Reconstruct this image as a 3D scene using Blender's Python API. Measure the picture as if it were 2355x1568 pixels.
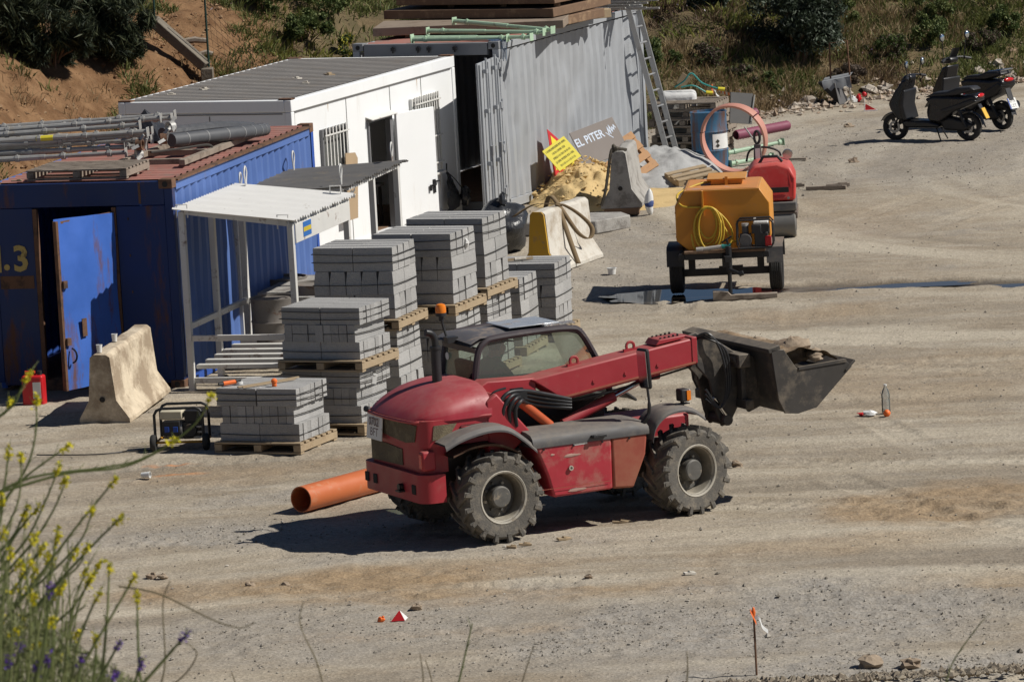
import bpy, math, random
import numpy as np
from mathutils import Vector, Matrix, Euler
for o in list(bpy.data.objects): bpy.data.objects.remove(o)
scene = bpy.context.scene
COL = scene.collection
rnd = random.Random(7)
R_ = math.radians
# ------------------------------------------------------------------ camera
CAM_H, PITCH, ROLL = 9.855, R_(8.19), R_(-3.157)
cd = bpy.data.cameras.new('camera'); cam = bpy.data.objects.new('camera', cd); COL.objects.link(cam)
cd.sensor_width = 36.0; cd.lens = 12492.0 / 2355.0 * 36.0
cd.clip_start = 0.5; cd.clip_end = 1500
_f = Vector((0, math.cos(PITCH), -math.sin(PITCH))); _r = Vector((1, 0, 0)); _u = _r.cross(_f)
_c, _s = math.cos(ROLL), math.sin(ROLL)
_rr = _c*_r + _s*_u; _uu = -_s*_r + _c*_u
cam.matrix_world = Matrix(((_rr.x, _uu.x, -_f.x, 0), (_rr.y, _uu.y, -_f.y, 0), (_rr.z, _uu.z, -_f.z, CAM_H), (0, 0, 0, 1)))
cd.dof.use_dof = True; cd.dof.focus_distance = 60.0; cd.dof.aperture_fstop = 24.0
scene.camera = cam
# ------------------------------------------------------------------ light
SUN_EL, SUN_AZ = R_(45.5), R_(98)          # azimuth from +Y towards +X
w = bpy.data.worlds.new('World'); scene.world = w; w.use_nodes = True
nt = w.node_tree; bg = nt.nodes['Background']
sky = nt.nodes.new('ShaderNodeTexSky'); sky.sky_type = 'NISHITA'; sky.sun_disc = False
sky.sun_elevation = SUN_EL; sky.sun_rotation = SUN_AZ; sky.altitude = 200; sky.air_density = 0.62; sky.dust_density = 0.1; sky.ozone_density = 2.0
nt.links.new(sky.outputs[0], bg.inputs[0]); bg.inputs[1].default_value = 0.05
ld = bpy.data.lights.new('sun', 'SUN'); ld.energy = 4.9; ld.angle = R_(0.53); ld.color = (1.0, 0.955, 0.88)
sun = bpy.data.objects.new('sun', ld); COL.objects.link(sun)
sd = Vector((math.sin(SUN_AZ)*math.cos(SUN_EL), math.cos(SUN_AZ)*math.cos(SUN_EL), math.sin(SUN_EL)))
sun.rotation_euler = sd.to_track_quat('Z', 'Y').to_euler(); sun.location = sd*60
scene.view_settings.view_transform = 'Standard'; scene.view_settings.look = 'None'
scene.view_settings.exposure = 0.0; scene.view_settings.gamma = 1.0; scene.view_settings.use_curve_mapping = False

# ------------------------------------------------------------------ helpers
def tag(o, label=None, cat=None, group=None, kind=None):
    if label: o['label'] = label
    if cat: o['category'] = cat
    if group: o['group'] = group
    if kind: o['kind'] = kind
    return o
def empty(name, loc=(0, 0, 0), rz=0.0, label=None, cat=None, group=None, rot=None):
    o = bpy.data.objects.new(name, None); COL.objects.link(o); o.empty_display_size = 0.1
    o.location = loc; o.rotation_euler = rot if rot else (0, 0, rz)
    return tag(o, label, cat, group)
def eul(r): return Euler(r, 'XYZ').to_matrix() if r is not None else Matrix.Identity(3)
class MB:
    def __init__(s): s.v = []; s.f = []
    def add(s, vs, fs):
        n = len(s.v); s.v.extend([tuple(v) for v in vs]); s.f.extend([tuple(i+n for i in f) for f in fs]); return s
    def box(s, c, sz, rot=None, taper=None):
        m = eul(rot) if not isinstance(rot, Matrix) else rot
        c = Vector(c); vs = []
        for dz in (-.5, .5):
            k = taper if (taper and dz > 0) else (1, 1)
            for dx, dy in ((-.5, -.5), (.5, -.5), (.5, .5), (-.5, .5)):
                vs.append(c + m @ Vector((dx*sz[0]*k[0], dy*sz[1]*k[1], dz*sz[2])))
        return s.add(vs, [(3, 2, 1, 0), (4, 5, 6, 7), (0, 1, 5, 4), (1, 2, 6, 5), (2, 3, 7, 6), (3, 0, 4, 7)])
    def b2(s, lo, hi):
        return s.box([(a+b)/2 for a, b in zip(lo, hi)], [abs(b-a) for a, b in zip(lo, hi)])
    def bar(s, p0, p1, w, h, up=(0, 0, 1)):
        p0 = Vector(p0); p1 = Vector(p1); d = (p1-p0); L = d.length; d.normalize()
        up = Vector(up)
        if abs(d.dot(up)) > .98: up = Vector((0, 1, 0)) if abs(d.y) < .9 else Vector((1, 0, 0))
        x = d.cross(up).normalized(); z = x.cross(d)
        m = Matrix((x, d, z)).transposed()
        return s.box((p0+p1)/2, (w, L, h), m)
    def cyl(s, p0, p1, r, r1=None, n=12, cap=True):
        r1 = r if r1 is None else r1
        p0 = Vector(p0); p1 = Vector(p1); d = (p1-p0).normalized()
        a = d.orthogonal().normalized(); b = d.cross(a); vs = []
        for p, rr in ((p0, r), (p1, r1)):
            for i in range(n):
                t = 2*math.pi*i/n; vs.append(p + (a*math.cos(t)+b*math.sin(t))*rr)
        fs = [(i, (i+1) % n, n+(i+1) % n, n+i) for i in range(n)]
        if cap: fs += [tuple(range(n-1, -1, -1)), tuple(range(n, 2*n))]
        return s.add(vs, fs)
    def tube(s, pts, r, n=6, closed=False, cap=True):
        P = [Vector(p) for p in pts]; m = len(P)
        rs = r if isinstance(r, (list, tuple)) else [r]*m
        vs = []; prev = None
        for i in range(m):
            if closed: d = P[(i+1) % m]-P[i-1]
            else: d = P[min(i+1, m-1)]-P[max(i-1, 0)]
            if d.length < 1e-9: d = Vector((0, 0, 1))
            d.normalize()
            a = d.orthogonal().normalized() if prev is None else (prev - d*prev.dot(d))
            if a.length < 1e-6: a = d.orthogonal()
            a.normalize(); prev = a; b = d.cross(a)
            for k in range(n):
                t = 2*math.pi*k/n; vs.append(P[i]+(a*math.cos(t)+b*math.sin(t))*rs[i])
        fs = []
        for i in range(m if closed else m-1):
            j = (i+1) % m
            for k in range(n): fs.append((i*n+k, i*n+(k+1) % n, j*n+(k+1) % n, j*n+k))
        if cap and not closed: fs += [tuple(range(n-1, -1, -1)), tuple(range((m-1)*n, m*n))]
        return s.add(vs, fs)
    def lathe(s, prof, n=24, o=(0, 0, 0), axis='z', a0=0, a1=2*math.pi, closed_prof=False):
        o = Vector(o); vs = []; full = abs(a1-a0-2*math.pi) < 1e-6; N = n if full else n+1
        for i in range(N):
            t = a0+(a1-a0)*i/n; c, q = math.cos(t), math.sin(t)
            for r, z in prof:
                p = {'z': (r*c, r*q, z), 'y': (r*c, z, r*q), 'x': (z, r*c, r*q)}[axis]
                vs.append(o+Vector(p))
        m = len(prof); fs = []
        for i in range(n):
            j = (i+1) % N
            for k in range(m if closed_prof else m-1):
                l = (k+1) % m; f = (i*m+k, j*m+k, j*m+l, i*m+l)
                fs.append(f if axis != 'y' else f[::-1])
        return s.add(vs, fs)
    def ext(s, poly, vec):
        vec = Vector(vec); P = [Vector(p) for p in poly]; n = len(P)
        vs = P+[p+vec for p in P]
        nrm = sum(((P[i]-P[0]).cross(P[(i+1) % n]-P[0]) for i in range(n)), Vector())
        fs = [tuple(range(n-1, -1, -1)), tuple(range(n, 2*n))]+[(i, (i+1) % n, n+(i+1) % n, n+i) for i in range(n)]
        if nrm.dot(vec) < 0: fs = [f[::-1] for f in fs]
        return s.add(vs, fs)
    def grid(s, P):
        n, m = len(P), len(P[0])
        return s.add([p for row in P for p in row], [(i*m+j, i*m+j+1, (i+1)*m+j+1, (i+1)*m+j) for i in range(n-1) for j in range(m-1)])
    def blob(s, c, rad, seed=0, amp=.2, n=8, m=6, flat=0):
        r0 = random.Random(seed); ph = [(r0.uniform(0, 6.3), r0.uniform(0, 6.3), r0.uniform(1, 3.5)) for _ in range(4)]
        vs = []
        for i in range(m+1):
            th = math.pi*i/m
            for j in range(n):
                t = 2*math.pi*j/n
                k = 1+amp*sum(math.sin(q[2]*math.cos(t+q[0])+q[2]*2*math.cos(th)+q[1]) for q in ph)/2.2
                z = math.cos(th)*k
                if flat and z < -flat: z = -flat
                vs.append((c[0]+rad[0]*math.sin(th)*math.cos(t)*k, c[1]+rad[1]*math.sin(th)*math.sin(t)*k, c[2]+rad[2]*z))
        fs = [(i*n+j, (i+1)*n+j, (i+1)*n+(j+1) % n, i*n+(j+1) % n) for i in range(m) for j in range(n)]
        return s.add(vs, fs)
    def mesh(s, name, mat, smooth=None):
        me = bpy.data.meshes.new(name); me.from_pydata(s.v, [], s.f); me.update()
        for q in (mat if isinstance(mat, (list, tuple)) else [mat]): me.materials.append(q)
        if smooth is not None:
            me.polygons.foreach_set('use_smooth', [True]*len(me.polygons))
            if smooth < 179: me.set_sharp_from_angle(angle=R_(smooth))
        return me
    def build(s, name, mat, parent=None, smooth=35, bevel=0, seg=2, loc=None, rot=None):
        me = s.mesh(name, mat, smooth); return link(name, me, parent, bevel, seg, loc, rot)
def link(name, me, parent=None, bevel=0, seg=2, loc=None, rot=None):
    o = bpy.data.objects.new(name, me); COL.objects.link(o)
    if parent: o.parent = parent
    if loc: o.location = loc
    if rot: o.rotation_euler = rot
    if bevel:
        b = o.modifiers.new('bevel', 'BEVEL'); b.width = bevel; b.segments = seg; b.limit_method = 'ANGLE'; b.angle_limit = R_(40); b.use_clamp_overlap = True
    return o
def copy_tree(o, parent=None):
    c = o.copy(); COL.objects.link(c); c.parent = parent
    for ch in list(o.children): copy_tree(ch, c)
    return c
def text_part(txt, size, mat, parent, m4, name='lettering', depth=0.002, bold=0.0, sx=1.0):
    cu = bpy.data.curves.new('t', 'FONT'); cu.body = txt; cu.size = size; cu.extrude = depth; cu.offset = bold
    cu.align_x = 'CENTER'; cu.align_y = 'CENTER'; cu.resolution_u = 2
    t = bpy.data.objects.new('t', cu); COL.objects.link(t); bpy.context.view_layer.update()
    me = bpy.data.meshes.new_from_object(t); bpy.data.objects.remove(t); bpy.data.curves.remove(cu)
    me.transform(Matrix.Diagonal((sx, 1, 1, 1))); me.transform(m4); me.name = name
    me.materials.clear(); me.materials.append(mat)
    return link(name, me, parent)
def frame4(o, x, y):
    o, x, y = Vector(o), Vector(x).normalized(), Vector(y).normalized(); z = x.cross(y)
    return Matrix(((x.x, y.x, z.x, o.x), (x.y, y.y, z.y, o.y), (x.z, y.z, z.z, o.z), (0, 0, 0, 1)))
def arc(c, r, a0, a1, n, plane='xz'):
    out = []
    for i in range(n+1):
        t = R_(a0+(a1-a0)*i/n); a, b = r*math.cos(t), r*math.sin(t)
        out.append({'xz': (c[0]+a, c[1], c[2]+b), 'xy': (c[0]+a, c[1]+b, c[2]), 'yz': (c[0], c[1]+a, c[2]+b)}[plane])
    return out
def spl(pts, n=6):
    P = [Vector(p) for p in pts]; out = []
    for i in range(len(P)-1):
        a, b, c, d = P[max(i-1, 0)], P[i], P[i+1], P[min(i+2, len(P)-1)]
        for k in range(n):
            t = k/n
            out.append(.5*((2*b)+(c-a)*t+(2*a-5*b+4*c-d)*t*t+(3*b-a-3*c+d)*t**3))
    return out+[P[-1]]

# ------------------------------------------------------------------ materials
MATS = {}
def M(name, col, rough=.6, metal=0.0, var=.18, scale=6.0, dirt=None, dscale=3.0, damt=.35, soft=.12, bump=0.0, bscale=60.0, spec=.4, coat=0.0, streak=False, up=None, ov=0.0):
    """colour + large soft variation + optional second colour (dirt, rust, dust) in patches of their own"""
    if name in MATS: return MATS[name]
    m = bpy.data.materials.new(name); MATS[name] = m; m.use_nodes = True
    N, L = m.node_tree.nodes, m.node_tree.links; b = N['Principled BSDF']
    tc = N.new('ShaderNodeTexCoord'); oi = N.new('ShaderNodeObjectInfo')
    va = N.new('ShaderNodeVectorMath'); va.operation = 'MULTIPLY_ADD'; va.inputs[1].default_value = (1, 1, 1)
    mu = N.new('ShaderNodeMath'); mu.operation = 'MULTIPLY'; mu.inputs[1].default_value = 37.0
    L.new(oi.outputs['Random'], mu.inputs[0]); L.new(tc.outputs['Object'], va.inputs[0]); L.new(mu.outputs[0], va.inputs[2])
    n1 = N.new('ShaderNodeTexNoise'); n1.inputs['Scale'].default_value = scale; n1.inputs['Detail'].default_value = 5; n1.inputs['Roughness'].default_value = .65
    L.new(va.outputs[0], n1.inputs['Vector'])
    mx = N.new('ShaderNodeMix'); mx.data_type = 'RGBA'
    c = Vector(col[:3])
    mx.inputs[6].default_value = (*(c*(1-var)), 1); mx.inputs[7].default_value = (*[min(1, q*(1+var)) for q in c], 1)
    L.new(n1.outputs['Fac'], mx.inputs[0]); out = mx.outputs[2]
    rv = N.new('ShaderNodeMapRange'); rv.inputs[1].default_value = .3; rv.inputs[2].default_value = .7
    rv.inputs[3].default_value = max(.02, rough-.1); rv.inputs[4].default_value = min(1, rough+.1)
    L.new(n1.outputs['Fac'], rv.inputs[0]); rout = rv.outputs[0]
    if dirt:
        n2 = N.new('ShaderNodeTexNoise'); n2.inputs['Scale'].default_value = dscale; n2.inputs['Detail'].default_value = 8; n2.inputs['Roughness'].default_value = .72
        if streak:
            mp = N.new('ShaderNodeMapping'); mp.inputs['Scale'].default_value = (1, 1, .22); L.new(va.outputs[0], mp.inputs[0]); L.new(mp.outputs[0], n2.inputs['Vector'])
        else: L.new(va.outputs[0], n2.inputs['Vector'])
        cr = N.new('ShaderNodeMapRange'); cr.inputs[1].default_value = .72-damt*.55; cr.inputs[2].default_value = .72-damt*.55+soft; cr.inputs[4].default_value = .9
        L.new(n2.outputs['Fac'], cr.inputs[0])
        m2 = N.new('ShaderNodeMix'); m2.data_type = 'RGBA'; m2.inputs[7].default_value = (*dirt[:3], 1)
        L.new(cr.outputs[0], m2.inputs[0]); L.new(out, m2.inputs[6]); out = m2.outputs[2]
        m3 = N.new('ShaderNodeMix'); L.new(cr.outputs[0], m3.inputs[0]); L.new(rout, m3.inputs[2]); m3.inputs[3].default_value = .85; rout = m3.outputs[0]
    if up:      # dust that has settled on upward faces, broken up by noise
        ge_ = N.new('ShaderNodeNewGeometry'); sx = N.new('ShaderNodeSeparateXYZ'); L.new(ge_.outputs['True Normal'], sx.inputs[0])
        u1 = N.new('ShaderNodeMapRange'); u1.inputs[1].default_value = .15; u1.inputs[2].default_value = 1.0; u1.inputs[3].default_value = .12; u1.inputs[4].default_value = 1.0; L.new(sx.outputs[2], u1.inputs[0])
        nn = N.new('ShaderNodeTexNoise'); nn.inputs['Scale'].default_value = 7; nn.inputs['Detail'].default_value = 9; nn.inputs['Roughness'].default_value = .75; L.new(va.outputs[0], nn.inputs['Vector'])
        u2 = N.new('ShaderNodeMapRange'); u2.inputs[1].default_value = .3; u2.inputs[2].default_value = .7; u2.inputs[3].default_value = .25*up[1]; u2.inputs[4].default_value = up[1]; L.new(nn.outputs['Fac'], u2.inputs[0])
        u3 = N.new('ShaderNodeMath'); u3.operation = 'MULTIPLY'; L.new(u1.outputs[0], u3.inputs[0]); L.new(u2.outputs[0], u3.inputs[1])
        m4_ = N.new('ShaderNodeMix'); m4_.data_type = 'RGBA'; L.new(u3.outputs[0], m4_.inputs[0]); L.new(out, m4_.inputs[6]); m4_.inputs[7].default_value = (*up[0], 1); out = m4_.outputs[2]
        m5_ = N.new('ShaderNodeMix'); L.new(u3.outputs[0], m5_.inputs[0]); L.new(rout, m5_.inputs[2]); m5_.inputs[3].default_value = .9; rout = m5_.outputs[0]
    if ov:      # every copy a little lighter or darker
        o1 = N.new('ShaderNodeMapRange'); o1.inputs[3].default_value = 1-ov; o1.inputs[4].default_value = 1+ov*.7; L.new(oi.outputs['Random'], o1.inputs[0])
        o2 = N.new('ShaderNodeMix'); o2.data_type = 'RGBA'; o2.blend_type = 'MULTIPLY'; o2.inputs[0].default_value = 1.0; L.new(out, o2.inputs[6]); L.new(o1.outputs[0], o2.inputs[7]); out = o2.outputs[2]
    L.new(out, b.inputs['Base Color']); L.new(rout, b.inputs['Roughness'])
    b.inputs['Metallic'].default_value = metal; b.inputs['Specular IOR Level'].default_value = spec
    if coat: b.inputs['Coat Weight'].default_value = coat
    if bump:
        n3 = N.new('ShaderNodeTexNoise'); n3.inputs['Scale'].default_value = bscale; n3.inputs['Detail'].default_value = 4
        L.new(va.outputs[0], n3.inputs['Vector'])
        bp = N.new('ShaderNodeBump'); bp.inputs['Strength'].default_value = min(1, bump); bp.inputs['Distance'].default_value = .02
        L.new(n3.outputs['Fac'], bp.inputs['Height']); L.new(bp.outputs[0], b.inputs['Normal'])
    return m
def GLASS(name, tint=(.25, .3, .27), alpha=.45, rough=.05):
    m = bpy.data.materials.new(name); m.use_nodes = True; N, L = m.node_tree.nodes, m.node_tree.links
    N.remove(N['Principled BSDF']); o = N['Material Output']
    t = N.new('ShaderNodeBsdfTransparent'); t.inputs[0].default_value = (*tint, 1)
    g = N.new('ShaderNodeBsdfGlossy'); g.inputs['Roughness'].default_value = rough
    d = N.new('ShaderNodeBsdfDiffuse'); d.inputs[0].default_value = (.55, .58, .54, 1)
    fr = N.new('ShaderNodeFresnel'); fr.inputs[0].default_value = 1.45
    a = N.new('ShaderNodeMixShader'); a.inputs[0].default_value = alpha; L.new(t.outputs[0], a.inputs[1]); L.new(d.outputs[0], a.inputs[2])
    b = N.new('ShaderNodeMixShader'); L.new(fr.outputs[0], b.inputs[0]); L.new(a.outputs[0], b.inputs[1]); L.new(g.outputs[0], b.inputs[2])
    L.new(b.outputs[0], o.inputs[0]); return m
def LEAF(name, c1, c2, rough=.6, trans=.25):
    m = bpy.data.materials.new(name); m.use_nodes = True; N, L = m.node_tree.nodes, m.node_tree.links; b = N['Principled BSDF']
    g = N.new('ShaderNodeNewGeometry'); mx = N.new('ShaderNodeMix'); mx.data_type = 'RGBA'
    mx.inputs[6].default_value = (*c1, 1); mx.inputs[7].default_value = (*c2, 1)
    L.new(g.outputs['Random Per Island'], mx.inputs[0]); L.new(mx.outputs[2], b.inputs['Base Color']); b.inputs['Roughness'].default_value = rough
    b.inputs['Specular IOR Level'].default_value = .25
    t = N.new('ShaderNodeBsdfTranslucent'); L.new(mx.outputs[2], t.inputs[0])
    s = N.new('ShaderNodeMixShader'); s.inputs[0].default_value = trans; L.new(b.outputs[0], s.inputs[1]); L.new(t.outputs[0], s.inputs[2]); L.new(s.outputs[0], N['Material Output'].inputs[0])
    return m
RUST = (.13, .055, .025); DUST = (.34, .28, .21)
m_red = M('red_paint', (.34, .020, .032), .45, 0, .16, 3, (.34, .14, .11), 1.8, .34, soft=.4, spec=.45, up=((.34, .25, .19), .45), bump=.12, bscale=5)
m_redh = M('red_bonnet', (.33, .020, .034), .36, 0, .15, 4, (.22, .02, .03), 3, .4, soft=.3, spec=.5, up=((.38, .23, .2), .42), bump=.05, bscale=4)
m_redp = M('red_side_panel', (.40, .022, .04), .4, 0, .2, 5, (.38, .2, .15), 3.2, .40, soft=.25, spec=.5, up=(DUST, .5), bump=.22, bscale=5)
m_reddust = M('red_dusty_panel', (.30, .07, .045), .7, 0, .25, 4, (.31, .17, .1), 2, .6, soft=.4)
m_redblk = M('roller_red', (.52, .03, .025), .4, 0, .14, 5, (.45, .12, .1), 4, .35, soft=.3, spec=.5, up=((.45, .3, .25), .45))
m_black = M('black_plastic', (.025, .025, .027), .5, 0, .2, 8)
m_blackm = M('black_metal', (.022, .022, .024), .45, .2, .25, 8, (.12, .09, .06), 5, .25)
m_blackdust = M('dusty_black_steel', (.04, .038, .037), .55, .1, .3, 5, (.2, .165, .125), 3.2, .38, soft=.2, up=(DUST, .6))
m_rubber = M('tyre_rubber', (.105, .097, .085), .88, 0, .25, 12, (.27, .23, .175), 9, .45, soft=.3, bump=.3, bscale=60)
m_rubberdk = M('tyre_black', (.028, .027, .026), .8, 0, .2, 14)
m_greyplas = M('grey_fender_plastic', (.085, .085, .09), .6, 0, .25, 6, (.20, .175, .145), 3, .4, soft=.25, up=(DUST, .45))
m_rim = M('dusty_pale_rim', (.40, .37, .31), .6, .0, .2, 9, (.22, .18, .13), 7, .35)
m_hub = M('hub_grey', (.12, .115, .105), .6, .3, .25, 14, DUST, 9, .3)
m_rope = M('hydraulic_hose', (.02, .02, .022), .45, 0, .2, 8, (.1, .08, .06), 8, .25)
m_steel = M('bare_steel', (.30, .30, .30), .38, .8, .2, 9)
m_galv = M('galvanised_steel', (.37, .365, .35), .5, .3, .25, 8, (.28, .23, .17), 9, .35, soft=.2)
m_alu = M('aluminium_ladder', (.40, .40, .40), .42, .6, .15, 8, (.25, .23, .2), 8, .25)
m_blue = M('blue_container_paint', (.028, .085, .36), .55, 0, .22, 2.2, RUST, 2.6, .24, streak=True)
m_bluelit = M('blue_side_lit', (.085, .155, .39), .55, 0, .16, 2.0, (.18, .14, .14), 3.4, .2, soft=.2, streak=True)  # lightened copy of the container blue, sunlight put into the side's colour
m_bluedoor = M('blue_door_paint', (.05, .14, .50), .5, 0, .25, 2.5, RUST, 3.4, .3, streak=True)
m_blueshade = M('blue_front_shaded', (.011, .030, .115), .6, 0, .3, 1.8, RUST, 2.6, .3, streak=True)  # darkened copy of the container blue, shade put into the end's colour
m_rust = M('rusty_edge', (.16, .085, .05), .85, .1, .35, 9, (.06, .04, .03), 6, .4)
m_redroof = M('faded_red_roof', (.36, .16, .13), .75, 0, .25, 4, (.24, .19, .16), 3, .45, soft=.25)
m_white = M('cabin_white', (.82, .83, .83), .5, 0, .04, 2, (.60, .56, .50), 2.4, .24, soft=.3, streak=True)
m_whitep = M('white_painted_steel', (.62, .61, .58), .55, 0, .1, 5, RUST, 5, .26)
m_whitero = M('white_corrugated_roof', (.74, .73, .70), .6, 0, .06, 4, (.38, .35, .3), 5, .2)
m_groof = M('grey_cabin_roof', (.36, .335, .305), .75, 0, .16, 3, (.36, .28, .2), 1.6, .33, soft=.3)
m_greysh = M('grey_sheet_roof', (.15, .145, .14), .7, 0, .2, 4, (.22, .19, .15), 3, .3)
m_grey = M('grey_container_paint', (.335, .35, .37), .5, .05, .1, 3, (.46, .44, .41), 3.4, .18, streak=True)
m_greydk = M('grey_container_front', (.23, .235, .245), .55, .1, .15, 3, (.12, .09, .07), 4, .2)
m_dark = M('dark_interior', (.03, .028, .026), .9, 0, .2, 3)
m_block = M('concrete_block', (.36, .355, .345), .92, 0, .2, 26, (.29, .285, .275), 5, .35, soft=.3, bump=.6, bscale=70, ov=.16)
m_conc = M('weathered_concrete', (.42, .375, .30), .9, 0, .16, 3, (.24, .2, .155), 3, .42, bump=.4, bscale=40)
m_concl = M('whitewashed_concrete', (.60, .51, .38), .88, 0, .25, 5, (.27, .205, .14), 2.0, .52, soft=.16, bump=.4, bscale=35)
m_concg = M('grey_concrete', (.33, .315, .29), .9, 0, .18, 4, (.18, .165, .15), 3.4, .4, bump=.4, bscale=40)
m_concw = M('white_painted_concrete', (.54, .51, .45), .85, 0, .14, 4, (.33, .27, .2), 3, .45, soft=.2, bump=.25, bscale=40)
m_yconc = M('yellow_painted_concrete', (.52, .30, .03), .8, 0, .15, 5, (.32, .22, .1), 5, .3)
m_wood = M('new_pallet_wood', (.36, .275, .175), .8, 0, .22, 9, (.25, .17, .1), 6, .3)
m_woodg = M('weathered_wood', (.27, .225, .18), .88, 0, .25, 9, (.14, .11, .085), 5, .4)
m_woodo = M('brown_timber', (.17, .105, .065), .85, 0, .3, 6, (.30, .2, .12), 4, .35)
m_woodtop = M('grey_brown_ply', (.24, .19, .145), .85, 0, .2, 4, (.14, .1, .07), 3, .35)
m_opipe = M('orange_pvc', (.50, .135, .045), .42, 0, .06, 3, (.45, .25, .15), 3, .25, spec=.5)
m_ring = M('pink_orange_duct', (.50, .24, .185), .55, 0, .1, 3, (.42, .27, .2), 3, .3)
m_purple = M('purple_duct', (.22, .06, .10), .6, 0, .12, 5)
m_tank = M('tank_orange', (.58, .225, .010), .42, 0, .12, 2, (.40, .2, .07), 4.4, .30, soft=.25, spec=.5, up=((.45, .33, .22), .5))
m_tanktop = M('tank_faded_orange', (.55, .24, .08), .6, 0, .15, 3, (.33, .26, .26), 2.6, .3)
m_hose = M('yellow_hose', (.55, .37, .04), .5, 0, .12, 20, (.2, .17, .06), 30, .25)
m_teal = M('teal_hose', (.05, .30, .27), .5)
m_drum = M('blue_drum', (.045, .14, .25), .55, .1, .2, 4, RUST, 3.2, .42, streak=True)
m_bagblk = M('black_bin_bag', (.03, .031, .034), .3, 0, .2, 4, spec=.6, bump=.8, bscale=14)
m_green = M('mint_green_prop', (.38, .52, .37), .6, 0, .12, 6, RUST, 8, .26)
m_sand = M('yellow_sand', (.55, .40, .19), .95, 0, .14, 6, (.44, .31, .14), 3, .4, bump=.5, bscale=45)
m_gravel = M('pale_grey_grit', (.36, .36, .355), .95, 0, .14, 5, (.27, .27, .265), 4, .42, bump=.5, bscale=60)
m_yellow = M('yellow_sign', (.72, .62, .05), .5, 0, .04, 5)
m_signred = M('sign_red', (.52, .03, .035), .5)
m_ink = M('black_ink', (.03, .03, .02), .7)
m_spray = M('pale_spray_paint', (.55, .63, .75), .6, 0, .1, 9)
m_board = M('grey_brown_board', (.21, .185, .17), .75, 0, .1, 3, (.3, .27, .24), 3, .25)
m_card = M('cardboard', (.40, .29, .18), .85, 0, .08, 4)
m_orange = M('orange_plastic', (.78, .16, .03), .4)
m_redpl = M('red_plastic', (.50, .015, .02), .4)
m_whitepl = M('white_plastic', (.72, .72, .70), .4)
m_strap = M('brown_webbing', (.19, .135, .075), .85, 0, .2, 12)
m_darkstrap = M('dark_webbing', (.07, .06, .045), .85, 0, .2, 12)
m_pstrap = M('black_strapping', (.03, .03, .03), .5)
m_tarp = M('grey_tarp', (.26, .27, .28), .6, 0, .2, 5)
m_scoot = M('matt_black_paint', (.011, .011, .013), .3, .1, .15, 5, spec=.5)
m_scootg = M('dark_grey_panel', (.022, .022, .024), .4, .1, .15, 5)
m_chrome = M('chrome', (.6, .6, .6), .15, 1.0, .05, 5)
m_mirror = M('mirror_glass', (.6, .66, .72), .08, 1.0, .02, 5)
m_amber = M('amber_lens', (.75, .20, .01), .2, 0, .08, 6, spec=.6)
m_redlens = M('red_lens', (.55, .01, .01), .2, 0, .05, 6, spec=.6)
m_plate = M('number_plate', (.72, .72, .70), .5, 0, .05, 10, DUST, 12, .25)
m_platebl = M('plate_blue', (.02, .07, .35), .5)
m_plateye = M('yellow_plate', (.70, .42, .06), .5)
m_rock = M('brown_rock', (.30, .235, .17), .95, 0, .25, 6, (.19, .14, .1), 4, .4, bump=.5, bscale=20)
m_soil = M('bucket_soil', (.20, .14, .085), .95, 0, .3, 9, (.3, .23, .16), 6, .4, bump=.5, bscale=40)
m_glass = GLASS('dusty_cab_glass', (.72, .80, .74), .16)
m_glassdk = GLASS('dark_window', (.1, .1, .1), .2)
m_clear = GLASS('clear_bottle', (.93, .96, .99), .18, .08)
m_skin = M('skin', (.42, .26, .19), .6)
m_shirt = M('green_shirt', (.06, .20, .07), .9)
m_trous = M('dark_trousers', (.04, .045, .06), .9)
m_cap = M('dark_cap', (.035, .04, .045), .9)
m_hair = M('dark_hair', (.03, .022, .016), .8)
m_flagb = M('sticker_blue', (.03, .14, .42), .6)
m_flagy = M('sticker_yellow', (.55, .42, .04), .6)
m_yletter = M('worn_yellow_letters', (.48, .36, .12), .7, 0, .15, 10, (.1, .07, .05), 9, .35)
# ------------------------------------------------------------------ terrain
def _h(ix, iy, s): 
    q = np.sin(ix*127.1+iy*311.7+s*74.7)*43758.5453; return q-np.floor(q)
def vn(x, y, s=0):
    ix, iy = np.floor(x), np.floor(y); fx, fy = x-ix, y-iy; fx = fx*fx*(3-2*fx); fy = fy*fy*(3-2*fy)
    a, b, c, d = _h(ix, iy, s), _h(ix+1, iy, s), _h(ix, iy+1, s), _h(ix+1, iy+1, s)
    return (a*(1-fx)+b*fx)*(1-fy)+(c*(1-fx)+d*fx)*fy
def fbm(x, y, o=4, s=0):
    t = 0; a = .5; x = np.asarray(x, float); y = np.asarray(y, float)
    for k in range(o): t = t+a*vn(x*2**k, y*2**k, s+k*3.1); a *= .5
    return t
BASE = np.array([(-60, 40), (-16, 64), (-9.6, 71), (-7.4, 77), (-5.4, 83.5), (-1.5, 90), (2.2, 92.6), (5, 95.0), (9.5, 98.2), (16, 101), (60, 112)], float)
def hill_d(x, y):
    x = np.asarray(x, float); y = np.asarray(y, float); best = np.full(np.broadcast(x, y).shape, 1e9); sg = np.ones_like(best)
    for (ax, ay), (bx, by) in zip(BASE[:-1], BASE[1:]):
        dx, dy = bx-ax, by-ay; L2 = dx*dx+dy*dy
        t = np.clip(((x-ax)*dx+(y-ay)*dy)/L2, 0, 1); px, py = x-ax-t*dx, y-ay-t*dy
        d = np.hypot(px, py); s = np.sign(dx*py-dy*px); m = d < best-1e-9
        best = np.where(m, d, best); sg = np.where(m, s, sg)
    return best*sg
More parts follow.
